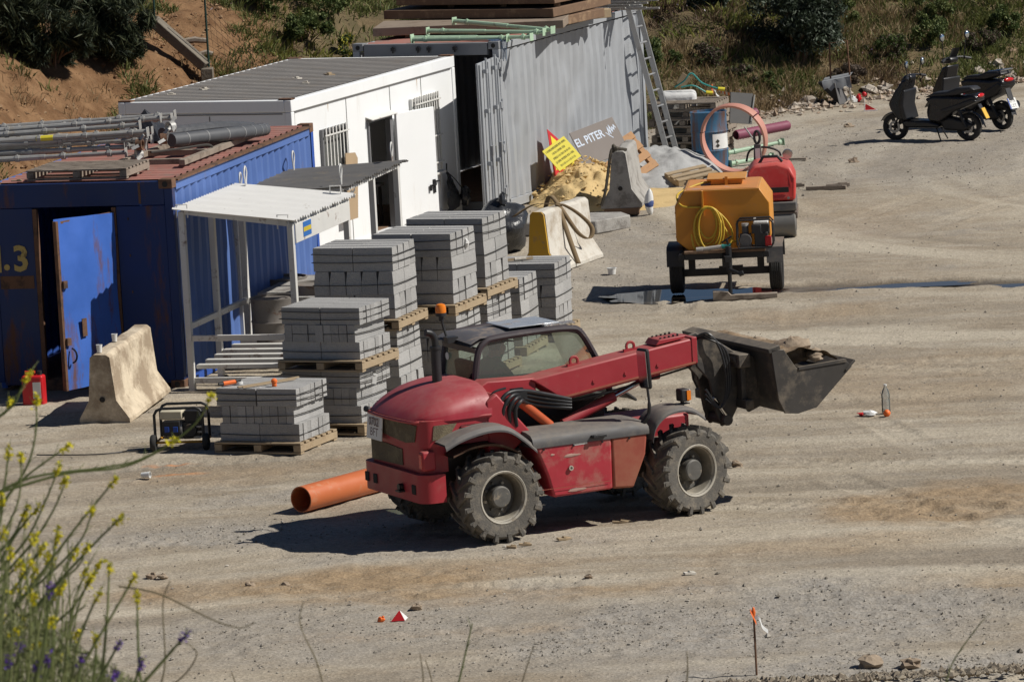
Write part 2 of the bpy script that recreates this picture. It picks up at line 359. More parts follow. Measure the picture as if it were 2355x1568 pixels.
def hill_z(x, y):
    d = hill_d(x, y); x = np.asarray(x, float); k = np.clip((x+4)/6, 0, 1); sl = .80*(1-k)+.42*k
    n = fbm(x*.5, np.asarray(y)*.5, 4, 11)-.47; n2 = fbm(x*2.2, np.asarray(y)*2.2, 4, 5)-.47
    up = sl*d*(1-np.exp(-np.maximum(d, 0)/.8)); zm = 5.5*(1-k)+2.5*k
    up = zm*(1-np.exp(-np.maximum(up, 0)/zm*1.08))
    z = np.where(d > 0, up+(n*1.0+n2*.28)*np.clip(d/1.5, 0, 1), d*.25)
    return np.minimum(z, 26+0*z)
# tyre tracks: arcs (cx, cy, radius, width, depth)
ARCS = [(-6, 34, 21.5, .42, .02), (-6, 34, 23.2, .42, .02), (-2.0, 38.5, 20.2, .4, .018), (-2.0, 38.5, 21.9, .4, .018), (9.5, 78, 19.6, .4, .016), (9.5, 78, 21.2, .4, .016),
        (1.2, 30, 20.0, .45, .022), (1.2, 30, 21.8, .45, .022), (-9, 44, 24.6, .4, .016), (-9, 44, 26.2, .4, .016), (14, 92, 22, .4, .012), (14, 92, 23.6, .4, .012), (2, 36, 29, .4, .013), (2, 36, 30.6, .4, .013), (30, 66, 26.5, .4, .014), (30, 66, 28.1, .4, .014)]
def sat(v): return np.clip(v, 0, 1)
def ell(x, y, cx, cy, rx, ry, rz=0):
    c, s = math.cos(rz), math.sin(rz); a = (x-cx)*c+(y-cy)*s; b = -(x-cx)*s+(y-cy)*c
    return np.sqrt((a/rx)**2+(b/ry)**2)
def patch(x, y, P, seed=0, k=.7):
    t = np.zeros_like(x)
    for cx, cy, rx, ry, rz, amp in P:
        e = ell(x, y, cx, cy, rx, ry, rz)+(fbm(x*1.1, y*.8, 4, seed)-.47)*1.5
        t = np.maximum(t, sat((1.15-e)/k)*amp)
    return t
SAND = [(-1.9, 52.5, 2.9, .75, .04, 1), (.4, 51.3, 1.8, .5, .03, .8), (-1.0, 51.6, 1.6, .4, 0, .9), (-.4, 49.7, 1.9, .35, 0, .8), (4.4, 55.2, 1.6, 1.2, .3, .9), (3.2, 53.2, 1.8, .5, .1, .5), (-3.2, 59.4, 2.4, 1.0, 0, .55), (3.8, 69.5, 1.2, .8, 0, .5), (4.7, 63, 1.8, 2.6, 0, .4), (4.6, 50.5, 1.3, .8, 0, .6), (1.4, 48.8, 1.6, .25, 0, .5), (5.2, 80, 2, 2, 0, .25)]
GRAV = [(2.2, 49.3, 2.7, 1.9, .0, 1), (-3.0, 55.6, 2.2, .9, 0, .9), (-1.6, 50.2, 3.2, 1.7, 0, .65), (-2.6, 57.7, 1.2, .45, .2, .7), (5.5, 88, 7, 6, 0, .55), (1.4, 76, 1.6, 6, 0, .6), (-.6, 54.0, 1.6, .7, 0, .5), (3.5, 47, 3, .8, 0, 1)]
WET = [(2.35, 71.95, 1.25, .65, 0, 1), (3.6, 72.1, .9, .35, 0, .8), (5.2, 71.8, 1.4, .34, -.05, 1), (6.4, 71.5, 1.2, .3, -.1, 1), (7.6, 71.1, 1.3, .3, 0, 1)]
def ground_fields(x, y):
    sand = patch(x, y, SAND, 2); grav = patch(x, y, GRAV, 8); wet = patch(x, y, WET, 21, .35)
    tr = np.zeros_like(x); zt = np.zeros_like(x)
    for i, (cx, cy, r, wd, dp) in enumerate(ARCS):
        rr = np.hypot(x-cx, y-cy); off = rr-r+(fbm(x*.4, y*.4, 2, 40+i)-.4)*.5; a = np.abs(off)/(wd/2); al = np.arctan2(y-cy, x-cx)*r
        fade = sat(fbm(x*.45, y*.45, 3, 60+i)*4.2-1.55)
        m = sat((1.15-a)/.3)*fade; tr = np.maximum(tr, m)
        lug = np.sin(al*2*math.pi/.21+np.abs(off)*14)
        zt += m*(-dp*.9+lug*dp*.45)+dp*.8*np.exp(-((a-1.35)/.25)**2)*fade
    z = (fbm(x*.45, y*.45, 3, 1)-.44)*.05+(fbm(x*2.0, y*2.0, 3, 3)-.44)*.030+(fbm(x*7, y*7, 3, 4)-.44)*(.018+.03*grav)
    # ridges left by tyres in the loose grit near the bank
    e = np.hypot((x-2.0)/1.35, y-44.0); ridge = np.sin(e*2*math.pi/.34+(fbm(x*.8, y*.8, 3, 77)-.5)*3)
    gm = sat(patch(x, y, [(2.2, 49.2, 2.9, 1.9, 0, 1)], 8))*sat(fbm(x*.7, y*.7, 3, 31)*2.4-.5)
    z = z+zt+gm*ridge*.028
    rr = np.hypot(x-1.0, (y-28)*.9); al = np.arctan2(y-28, x-1.0)*rr
    r2 = np.hypot(x-16, y-84); a2 = np.arctan2(y-84, x-16)*r2; wq = sat((y-62)/14)
    st = fbm(rr*1.5, al*.13, 5, 301)*(1-wq)+fbm(r2*1.3, a2*.13, 5, 307)*wq
    z = z+(st-.47)*.05*(1-.6*grav)
    z = z+sand*((fbm(x*5, y*6, 3, 401)-.44)*.075+(fbm(x*11, y*13, 2, 402)-.4)*.04)
    z = z-wet*.055
    sp = np.maximum(sat(1.3-ell(x, y, -3.95, 60.35, .30, .07)+(fbm(x*9, y*9, 3, 71)-.45)*2), sat(1.3-ell(x, y, -3.75, 59.55, .34, .07)+(fbm(x*9, y*9, 3, 72)-.45)*2))
    return z, sand, grav, wet, tr, st, sp
def attr(me, name, a):
    at = me.attributes.new(name, 'FLOAT', 'POINT'); at.data.foreach_set('value', np.asarray(a, np.float32).ravel())
def np_grid(name, X, Y, Z, mat, smooth=True):
    n, m = X.shape; v = np.stack([X, Y, Z], -1).reshape(-1, 3).astype(np.float32)
    i = np.arange(n*m).reshape(n, m); f = np.stack([i[:-1, :-1], i[:-1, 1:], i[1:, 1:], i[1:, :-1]], -1).reshape(-1, 4)
    me = bpy.data.meshes.new(name); me.vertices.add(n*m); me.vertices.foreach_set('co', v.ravel())
    me.loops.add(f.size); me.loops.foreach_set('vertex_index', f.ravel().astype(np.int32)); me.polygons.add(len(f))
    me.polygons.foreach_set('loop_start', np.arange(0, f.size, 4, dtype=np.int32)); me.polygons.foreach_set('loop_total', np.full(len(f), 4, np.int32))
    me.update(calc_edges=True); me.validate(); me.materials.append(mat)
    if smooth: me.polygons.foreach_set('use_smooth', [True]*len(me.polygons))
    return link(name, me)
def ground_mat():
    m = bpy.data.materials.new('yard_dirt'); m.use_nodes = True; N, L = m.node_tree.nodes, m.node_tree.links; b = N['Principled BSDF']
    tc = N.new('ShaderNodeTexCoord')
    def noise(sc, d=5, r=.6, mp=None):
        n = N.new('ShaderNodeTexNoise'); n.inputs['Scale'].default_value = sc; n.inputs['Detail'].default_value = d; n.inputs['Roughness'].default_value = r
        if mp:
            q = N.new('ShaderNodeMapping'); q.inputs['Scale'].default_value = mp; L.new(tc.outputs['Object'], q.inputs[0]); L.new(q.outputs[0], n.inputs['Vector'])
        else: L.new(tc.outputs['Object'], n.inputs['Vector'])
        return n.outputs['Fac']
    def rng(s, a, b_, c=0, d=1):
        n = N.new('ShaderNodeMapRange'); n.inputs[1].default_value = a; n.inputs[2].default_value = b_; n.inputs[3].default_value = c; n.inputs[4].default_value = d; L.new(s, n.inputs[0]); return n.outputs[0]
    def mix(f, a, c, mode='MIX'):
        n = N.new('ShaderNodeMix'); n.data_type = 'RGBA'; n.blend_type = mode
        if isinstance(f, float): n.inputs[0].default_value = f
        else: L.new(f, n.inputs[0])
        for k, v in ((6, a), (7, c)):
            if isinstance(v, tuple): n.inputs[k].default_value = (*v, 1)
            else: L.new(v, n.inputs[k])
        return n.outputs[2]
    def at(n):
        a = N.new('ShaderNodeAttribute'); a.attribute_name = n; return a.outputs['Fac']
    def mul(a, c):
        n = N.new('ShaderNodeMath'); n.operation = 'MULTIPLY'; L.new(a, n.inputs[0])
        if isinstance(c, float): n.inputs[1].default_value = c
        else: L.new(c, n.inputs[1])
        return n.outputs[0]
    base = mix(rng(noise(.5, 6, .65), .32, .68), (.255, .208, .152), (.35, .298, .225))
    base = mix(rng(noise(1.3, 5, .7, (.55, 1.6, 1)), .45, .7), base, (.385, .34, .275))
    base = mix(rng(noise(.8, 6, .7), .55, .72), base, (.28, .25, .21))
    base = mix(mul(at('track'), .35), base, (.41, .365, .295))
    base = mix(rng(at('streak'), .48, .66, 0, .9), base, (.44, .388, .305)); base = mix(rng(at('streak'), .44, .28, 0, .8), base, (.235, .20, .155))
    base = mix(mul(at('sand'), rng(noise(2.2, 7, .75, (.4, 1, 1)), .3, .55, .45, 1.0)), base, mix(noise(5, 6, .8), (.25, .175, .105), (.34, .25, .155)))
    base = mix(mul(at('gravel'), rng(noise(5, 6, .8), .3, .55, .35, 1)), base, (.31, .285, .25))
    v = N.new('ShaderNodeTexVoronoi'); v.inputs['Scale'].default_value = 34; L.new(tc.outputs['Object'], v.inputs['Vector'])
    sp = N.new('ShaderNodeSeparateColor'); L.new(v.outputs['Color'], sp.inputs[0])
    g1 = rng(sp.outputs[0], 0, 1, .84, 1.13)
    v2 = N.new('ShaderNodeTexVoronoi'); v2.inputs['Scale'].default_value = 90; L.new(tc.outputs['Object'], v2.inputs['Vector'])
    sp2 = N.new('ShaderNodeSeparateColor'); L.new(v2.outputs['Color'], sp2.inputs[0])
    g2 = rng(sp2.outputs[1], 0, 1, .88, 1.10)
    base = mix(1.0, base, mix(1.0, g1, g2, 'MULTIPLY'), 'MULTIPLY')
    base = mix(mul(at('spray'), .7), base, (.50, .20, .07))
    wet = at('wet')
    base = mix(mul(wet, .8), base, (.075, .058, .04))
    L.new(base, b.inputs['Base Color'])
    L.new(rng(wet, 0, .8, .95, .35), b.inputs['Roughness']); b.inputs['Specular IOR Level'].default_value = .25
    bp = N.new('ShaderNodeBump'); bp.inputs['Strength'].default_value = .45; bp.inputs['Distance'].default_value = .025
    hh = N.new('ShaderNodeMath'); hh.operation = 'ADD'; L.new(noise(16, 6, .75), hh.inputs[0]); L.new(mul(v.outputs['Distance'], .5), hh.inputs[1])
    L.new(hh.outputs[0], bp.inputs['Height']); L.new(bp.outputs[0], b.inputs['Normal'])
    return m
m_ground = ground_mat()
_ys = np.concatenate([np.arange(44.0, 66, .042), np.arange(66, 104, .075)])
_ts = np.concatenate([np.linspace(-1.75, -1.01, 40), np.linspace(-1, 1, 330), np.linspace(1.01, 1.75, 40)])
_X = _ts[None, :]*(_ys[:, None]*.0943*1.08+1.2); _Y = np.repeat(_ys[:, None], 410, 1)
_z, _sa, _gr, _we, _tr, _st, _sp = ground_fields(_X, _Y)
_z = _z-.16*sat((np.abs(_ts)[None, :]-1.66)/.09)-.16*sat((44.5-_Y)/.5)
ground = np_grid('ground', _X, _Y, _z, m_ground); tag(ground, 'dusty beige dirt yard with tyre tracks and gravel patches', 'ground', kind='structure')
for n_, a_ in (('sand', _sa), ('gravel', _gr), ('wet', _we), ('track', _tr), ('streak', _st), ('spray', _sp)): attr(ground.data, n_, a_)
_x2, _y2 = np.meshgrid(np.linspace(-400, 400, 81), np.linspace(-200, 800, 101))
m_plain = M('outer_dirt', (.30, .26, .2), .95, 0, .2, .3, (.2, .18, .13), .2, .4)
outer = np_grid('outer_ground', _x2, _y2, _x2*0-.14, m_ground); attr(outer.data, 'streak', _x2*0+.47); attr(outer.data, 'gravel', _x2*0+.25); tag(outer, 'plain dirt ground stretching away around the yard', 'ground', kind='structure')
# puddle water: a level sheet, the hollows in the dirt give it its outline
m_water = bpy.data.materials.new('puddle_water'); m_water.use_nodes = True
_b = m_water.node_tree.nodes['Principled BSDF']; _b.inputs['Base Color'].default_value = (.05, .04, .03, 1); _b.inputs['Roughness'].default_value = .03; _b.inputs['IOR'].default_value = 1.33
def water(name, cx, cy, rx, ry, z, label, seed):
    mb = MB(); n = 40; pts = []
    for i in range(n):
        t = 2*math.pi*i/n; k = 1+.16*math.sin(3*t+seed)+.1*math.sin(7*t+seed*2)
        pts.append((cx+rx*k*math.cos(t), cy+ry*k*math.sin(t), z))
    mb.add(pts, [tuple(range(n))]); o = mb.build(name, m_water, smooth=None); return tag(o, label, 'puddle', kind='structure')
water('puddle', 2.35, 71.95, 1.15, .62, -.010, 'dark puddle reflecting blue sky under the water tank trailer', 1)
water('puddle', 5.3, 71.75, .95, .22, -.020, 'thin wet streak of water on the dirt right of the trailer', 4)
water('puddle', 7.2, 71.2, 1.4, .2, -.022, 'long narrow wet streak reaching the right edge of the yard', 6)

# hillside
def hill_mat():
    m = bpy.data.materials.new('hill_soil'); m.use_nodes = True; N, L = m.node_tree.nodes, m.node_tree.links; b = N['Principled BSDF']
    tc = N.new('ShaderNodeTexCoord')
    def noise(sc, d=6, r=.65):
        n = N.new('ShaderNodeTexNoise'); n.inputs['Scale'].default_value = sc; n.inputs['Detail'].default_value = d; n.inputs['Roughness'].default_value = r; L.new(tc.outputs['Object'], n.inputs['Vector']); return n.outputs['Fac']
    def mix(f, a, c, lo=.4, hi=.6):
        r = N.new('ShaderNodeMapRange'); r.inputs[1].default_value = lo; r.inputs[2].default_value = hi; L.new(f, r.inputs[0])
        n = N.new('ShaderNodeMix'); n.data_type = 'RGBA'; L.new(r.outputs[0], n.inputs[0])
        for k, v in ((6, a), (7, c)):
            if isinstance(v, tuple): n.inputs[k].default_value = (*v, 1)
            else: L.new(v, n.inputs[k])
        return n.outputs[2]
    red = mix(noise(2.4), (.155, .083, .040), (.255, .148, .076))
    veg = mix(noise(3.0), (.105, .085, .045), (.17, .125, .07))
    a = N.new('ShaderNodeAttribute'); a.attribute_name = 'soil'
    n = N.new('ShaderNodeMix'); n.data_type = 'RGBA'; L.new(a.outputs['Fac'], n.inputs[0]); L.new(veg, n.inputs[6]); L.new(red, n.inputs[7])
    c = mix(noise(9, 8, .75), n.outputs[2], (.12, .08, .045), .55, .75)
    L.new(c, b.inputs['Base Color']); b.inputs['Roughness'].default_value = .95; b.inputs['Specular IOR Level'].default_value = .2
    bp = N.new('ShaderNodeBump'); bp.inputs['Strength'].default_value = .7; bp.inputs['Distance'].default_value = .08; L.new(noise(7, 8, .75), bp.inputs['Height']); L.new(bp.outputs[0], b.inputs['Normal'])
    return m
m_hill = hill_mat()
def soil_w(x, y):
    """bare reddish soil: the cut bank on the left and the slip between the fence posts"""
    x = np.asarray(x, float); y = np.asarray(y, float)
    a = sat((-3.9-x)/.9+(fbm(x*.7, y*.7, 4, 90)-.45)*2.6+.3); b = sat(1.5-ell(x, y, -4.1, 90.6, .55, 1.1, .5)+(fbm(x, y, 3, 91)-.45)*1.5)
    return np.maximum(a, b)
_hx, _hy = np.meshgrid(np.arange(-17, 22, .13), np.arange(62, 116, .15))
_hz = hill_z(_hx, _hy); _hz = _hz+(fbm(_hx*4, _hy*4, 4, 15)-.45)*.22*np.clip(hill_d(_hx, _hy), 0, 1)
hill = np_grid('hillside', _hx, _hy, _hz, m_hill); tag(hill, 'reddish cut bank rising into a scrub covered hillside behind the yard', 'hillside', kind='structure'); attr(hill.data, 'soil', soil_w(_hx, _hy))
_hx, _hy = np.meshgrid(np.arange(-90, 92, 2.0), np.arange(40, 182, 2.0)); _hz2 = hill_z(_hx, _hy)-.5-2.5*((_hx > -18) & (_hx < 23) & (_hy < 114))
hill2 = np_grid('outer_hillside', _hx, _hy, _hz2, m_hill); tag(hill2, 'scrub hillside continuing up and to both sides', 'hillside', kind='structure'); attr(hill2.data, 'soil', _hx*0+.2)
# near bank on which the camera stands
_nx, _ny = np.meshgrid(np.arange(-14, 14.1, .25), np.arange(1.0, 47.6, .25))
_edge = 46.95+(fbm(_nx*.9, _nx*0+3, 3, 6)-.45)*.9-.9*sat((.3-_nx)/1.5)
_nz = np.maximum(_edge-_ny, -.4)*.185+(fbm(_nx*2, _ny*2, 4, 12)-.45)*.12*np.clip((_edge-_ny)*2, 0, 1)-.03
_nz = np.minimum(_nz, 9.855-.2145*_ny+.0*_nx-.16+0.06*(_ny>40))
nearbank = np_grid('near_bank', _nx, _ny, _nz, m_plain); tag(nearbank, 'dirt bank in the foreground below the camera', 'bank', kind='structure')

# ------------------------------------------------------------------ stones
def scatter(name, pts, mat, label, cat, seed=1):
    """pts: (x, y, z, size) ; small faceted stones joined as one mass"""
    r0 = np.random.RandomState(seed); P = np.array(pts); n = len(P)
    t = np.array([(1, 0, 0), (0, 1, 0), (-1, 0, 0), (0, -1, 0), (0, 0, 1), (0, 0, -1)], float)
    fc = np.array([(0, 1, 4), (1, 2, 4), (2, 3, 4), (3, 0, 4), (1, 0, 5), (2, 1, 5), (3, 2, 5), (0, 3, 5)])
    sc = P[:, 3][:, None, None]*r0.uniform(.5, 1.2, (n, 6, 1)); v = t[None]*sc; a = r0.uniform(0, 6.3, n)
    ca, sa_ = np.cos(a)[:, None], np.sin(a)[:, None]; x = v[:, :, 0]*ca-v[:, :, 1]*sa_; y = v[:, :, 0]*sa_+v[:, :, 1]*ca; z = v[:, :, 2]*r0.uniform(.45, .9, (n, 1))+.15*(x)*r0.uniform(-1, 1, (n, 1))
    v = np.stack([x+P[:, 0:1], y+P[:, 1:2], z+P[:, 2:3]], -1).reshape(-1, 3); f = (fc[None]+np.arange(n)[:, None, None]*6).reshape(-1, 3)
    me = bpy.data.meshes.new(name); me.from_pydata(v.tolist(), [], f.tolist()); me.update(); me.materials.append(mat)
    return tag(link(name, me), label, cat, kind='stuff')
def stone_mat(name, c1, c2): return LEAF(name, c1, c2, .95, 0.0)
_q = np.random.RandomState(3)
_n = 170000; _yy = 45.6+_q.rand(_n)**1.7*50; _xx = (_q.rand(_n)*2-1)*(_yy*.0943+1.0)
_g = ground_fields(_xx, _yy); _keep = _q.rand(_n) < (.10+.90*_g[2])*(1-.8*_g[3])*sat(fbm(_xx*1.4, _yy*1.0, 3, 500)*3.4-.85)
_xx, _yy, _gz = _xx[_keep], _yy[_keep], _g[0][_keep]; _keep = hill_d(_xx, _yy) < .2; _xx, _yy, _gz = _xx[_keep], _yy[_keep], _gz[_keep]
_sz = .0045+.00006*(_yy-46)+.016*_q.rand(len(_xx))**6+.022*(_q.rand(len(_xx)) > .996)
scatter('gravel', np.stack([_xx, _yy, _gz+_sz*.3, _sz], 1), stone_mat('pebbles', (.15, .13, .105), (.40, .37, .32)), 'loose pebbles scattered over the dirt yard', 'gravel', 1)
_n = 2600; _xx = _q.uniform(-2, 14, _n); _off = _q.randn(_n)*.55
_yb = np.interp(_xx, BASE[:, 0], BASE[:, 1])+_off; _zz = np.maximum(hill_z(_xx, _yb), 0); _sz = .025+.07*_q.rand(_n)**3
_k = (_xx > 3.6) | (_q.rand(_n) > .6)
scatter('rubble', np.stack([_xx, _yb, _zz+_sz*.35, _sz], 1)[_k], stone_mat('rubble_stone', (.28, .2, .14), (.46, .40, .33)), 'pale broken rubble along the foot of the hillside', 'rubble', 2)
_n = 1500; _xx = _q.uniform(-.2, 5.5, _n); _yy = 46.6-_q.rand(_n)*.9; _zz = np.interp(_yy, [45, 46.9], [.28, 0]); _sz = .015+.05*_q.rand(_n)**3
scatter('clods', np.stack([_xx, _yy, _zz, _sz], 1), stone_mat('dark_clods', (.15, .12, .09), (.30, .26, .2)), 'dark clods and stones along the edge of the foreground bank', 'clods', 4)

_n = 6000; _xx = _q.uniform(-11, -3.4, _n); _yy = np.interp(_xx, BASE[:, 0], BASE[:, 1])+_q.rand(_n)*8; _zz = hill_z(_xx, _yy); _sz = .012+.05*_q.rand(_n)**5
scatter('bank_clods', np.stack([_xx, _yy, _zz+_sz*.2, _sz], 1)[hill_d(_xx, _yy) > .1], stone_mat('bank_stone', (.16, .085, .045), (.33, .22, .13)), 'reddish clods and stones littering the cut bank', 'clods', 14)
# ------------------------------------------------------------------ vegetation
def quads_mesh(name, C, A, B, mat):
    """leaf quads from centres C and half-axes A, B"""
    n = len(C); v = np.stack([C-A, C+B*.9, C+A, C-B*.9], 1).reshape(-1, 3)
    me = bpy.data.meshes.new(name); me.vertices.add(4*n); me.vertices.foreach_set('co', v.astype(np.float32).ravel())
    me.loops.add(4*n); me.loops.foreach_set('vertex_index', np.arange(4*n, dtype=np.int32)); me.polygons.add(n)
    me.polygons.foreach_set('loop_start', np.arange(0, 4*n, 4, dtype=np.int32)); me.polygons.foreach_set('loop_total', np.full(n, 4, np.int32))
    me.update(calc_edges=True); me.materials.append(mat); return me
def blades(name, pts, mat, label, h=(.2, .45), wd=.007, per=10, spread=.12, seed=1, lean=.35):
    r0 = np.random.RandomState(seed); P = np.repeat(np.array(pts)[:, :3], per, 0); n = len(P)
    H = r0.uniform(h[0], h[1], n)*np.repeat(np.array(pts)[:, 3], per); az = r0.uniform(0, 6.3, n); P = P+np.stack([np.cos(az)*spread*r0.rand(n), np.sin(az)*spread*r0.rand(n), 0*az], 1)
    d = np.stack([np.cos(az)*lean*r0.rand(n), np.sin(az)*lean*r0.rand(n), np.ones(n)], 1); mid = P+d*(H*.55)[:, None]; tip = P+(d*np.array([1.7, 1.7, 1]))*H[:, None]
    b = r0.uniform(0, 6.3, n); s = np.stack([np.cos(b), np.sin(b), 0*b], 1)*wd
    v = np.stack([P-s, P+s, mid+s*.9, mid-s*.9, tip], 1).reshape(-1, 3); k = np.arange(n)*5
    f = [(a, a+1, a+2, a+3) for a in k.tolist()]+[(a+3, a+2, a+4) for a in k.tolist()]
    me = bpy.data.meshes.new(name); me.from_pydata(v.tolist(), [], f); me.update(); me.materials.append(mat)
    return tag(link(name, me), label, 'grass', kind='stuff')
m_gr1 = LEAF('green_grass', (.085, .11, .034), (.185, .19, .065)); m_gr2 = LEAF('dry_grass', (.19, .13, .065), (.36, .27, .155)); m_gr3 = LEAF('brown_scrub', (.09, .06, .038), (.20, .135, .085)); m_gr4 = LEAF('lime_weeds', (.13, .155, .03), (.24, .23, .06))
def hill_pts(n, x0, x1, dmax, seed, test=None):
    q = np.random.RandomState(seed); x = q.uniform(x0, x1, n); yb = np.interp(x, BASE[:, 0], BASE[:, 1]); y = yb+q.rand(n)*dmax
    d = hill_d(x, y); z = hill_z(x, y); k = d > .15
    if test is not None: k &= q.rand(n) < test(x, y, d)
    return np.stack([x, y, z-.02, q.uniform(.5, 1.25, n)], 1)[k]
nf = lambda x, y, s, a=.6: fbm(x*a, y*a, 3, s)
blades('grass', hill_pts(15000, -4.6, 13, 7, 1, lambda x, y, d: sat(nf(x, y, 51)*4-1.5)*(1-soil_w(x, y))), m_gr1, 'green grass tufts growing over the hillside', (.07, .2), .012, 9, .2, 1, .8)
blades('dry_grass', hill_pts(12000, -4.6, 13, 7, 2, lambda x, y, d: sat(nf(x, y, 57)*4-1.6)*(1-soil_w(x, y))), m_gr2, 'dry straw coloured grass on the hillside', (.09, .26), .008, 9, .18, 2, .7)
blades('brown_scrub', hill_pts(8000, -4.2, 13, 7, 3, lambda x, y, d: sat(nf(x, y, 63)*5-2.2)), m_gr3, 'dead brown scrub on the hillside', (.08, .22), .010, 9, .2, 3, 1.0)
blades('lime_weeds', hill_pts(8000, -4.2, 13, 8, 4, lambda x, y, d: sat(nf(x, y, 67)*5-2.0)*sat((hill_z(x, y)-.6)/.6)*(1-soil_w(x, y))), m_gr4, 'bright yellow green weeds on the upper slope', (.07, .2), .016, 8, .2, 4, .8)
blades('bank_weeds', hill_pts(11000, -13, -3.5, 12, 5, lambda x, y, d: sat(nf(x, y, 71, 1.2)*6-2.75)), m_gr1, 'low green weeds dotted over the reddish bank', (.06, .2), .010, 10, .16, 5, .9)
blades('bank_dry_weeds', hill_pts(9000, -13, -3.5, 12, 6, lambda x, y, d: sat(nf(x, y, 75, 1.2)*6-2.8)), m_gr2, 'dry stalks dotted over the reddish bank', (.06, .22), .006, 8, .2, 6, .9)
_n = hill_pts(2600, -14, 13, 7, 9, lambda x, y, d: sat(nf(x, y, 81)*6-3.2)); _q = np.random.RandomState(5)
_C = _n[:, :3]+np.stack([_q.randn(len(_n))*.2, _q.randn(len(_n))*.2, .12+.2*_q.rand(len(_n))], 1)
_A = _q.randn(len(_n), 3)*.012; _B = _q.randn(len(_n), 3)*.012
tag(link('wild_flowers', quads_mesh('wild_flowers', _C, _A, _B, LEAF('pink_flowers', (.5, .33, .5), (.62, .55, .6)))), 'tiny pale pink wild flowers dotted over the slopes', 'flowers', kind='stuff')
def bush(name, loc, rx, ry, rz, n, leaf, mats, label, seed, trunk=.05, clumps=26, cat='bush', stretch=2.2, lift=.9):
    t = empty(name, loc, 0, label, cat); q = np.random.RandomState(seed)
    cc = []
    while len(cc) < clumps:
        v = q.uniform(-1, 1, 3)
        if .25 < np.linalg.norm(v) < 1.08: cc.append(v*np.array([rx, ry, rz])*.86+np.array([0, 0, rz*lift]))
    cc = np.array(cc); cr = q.uniform(.14, .42, clumps)*min(rx, rz)
    k = q.randint(0, clumps, n); dv = q.randn(n, 3); dv /= np.linalg.norm(dv, axis=1)[:, None]; dv *= (q.rand(n)**.4)[:, None]
    C = cc[k]+dv*cr[k][:, None]; C[:, 2] = np.maximum(C[:, 2], .03)
    A = q.randn(n, 3); A /= np.linalg.norm(A, axis=1)[:, None]; A[:, 2] = np.abs(A[:, 2])*.8+.2; B = np.cross(A, q.randn(n, 3)); B /= np.linalg.norm(B, axis=1)[:, None]+1e-6
    s = leaf*q.uniform(.6, 1.3, n)[:, None]
    link('crown', quads_mesh('crown', C, A*s*.5*stretch, B*s*.5, mats[0]), t)
    if len(mats) > 1:
        m = n//5; C2 = cc[k[:m]]+dv[:m]*cr[k[:m]][:, None]*1.3; C2[:, 2] = np.maximum(C2[:, 2], .03)
        link('outer_leaves', quads_mesh('outer_leaves', C2, A[:m]*s[:m]*.5*stretch, B[:m]*s[:m]*.5, mats[1]), t)
    mb = MB()
    for c in cc[:14]:
        p = Vector((q.uniform(-.1, .1), q.uniform(-.1, .1), -.12)); e = Vector(c); mb.tube(spl([p, p*.5+e*.35+Vector((0, 0, rz*.15)), e], 4), [trunk*(1-.75*i/8) for i in range(9)], 5)
    mb.build('trunk', m_woodo, t); return t
m_olive1 = LEAF('olive_leaf', (.018, .028, .016), (.055, .075, .045), .5, .15); m_olive2 = LEAF('olive_leaf_pale', (.09, .115, .085), (.17, .20, .15), .45, .15)
m_dk = LEAF('dark_conifer', (.016, .024, .013), (.045, .058, .03), .6, .1); m_dk2 = LEAF('dark_reed', (.04, .05, .025), (.10, .11, .055), .6, .15)
m_gb = LEAF('green_shrub', (.045, .075, .02), (.10, .13, .04)); m_gb2 = LEAF('shrub_light', (.12, .15, .05), (.2, .22, .08)); m_bs = LEAF('grey_brown_shrub', (.09, .07, .05), (.17, .13, .10)); m_yf = LEAF('yellow_blossom', (.30, .28, .03), (.45, .38, .05))
def hz(x, y): return float(max(hill_z(np.array([x]), np.array([y]))[0], 0))
def hb(name, x, y, *a, **k): return bush(name, (x, y, hz(x, y)-.05), *a, **k)
hb('olive_bush', 5.45, 97.55, .80, .8, .78, 22000, .032, [m_olive1, m_olive2], 'large rounded dark olive bush at the foot of the hillside', 11, .05, 40, stretch=2.6, lift=1.0)
hb('olive_bush', 3.95, 98.9, .55, .6, .5, 9000, .032, [m_olive1, m_olive2], 'dark bush cut by the top edge left of the large olive bush', 12, .04, 20, stretch=2.6)
hb('reed_thicket', -7.15, 86.75, .80, .7, .75, 17000, .022, [m_dk, m_dk2], 'dark thicket at the top left corner above the reddish bank', 13, .03, 34, stretch=11)
hb('reed_thicket', -6.15, 87.9, .72, .6, .72, 15000, .022, [m_dk, m_dk2], 'dark thicket overhanging the sloping concrete beam', 14, .03, 28, stretch=11)
hb('reed_thicket', -8.15, 86.3, .8, .7, .8, 13000, .022, [m_dk, m_dk2], 'dark thicket cut by the left edge of the picture', 15, .03, 20, stretch=11)
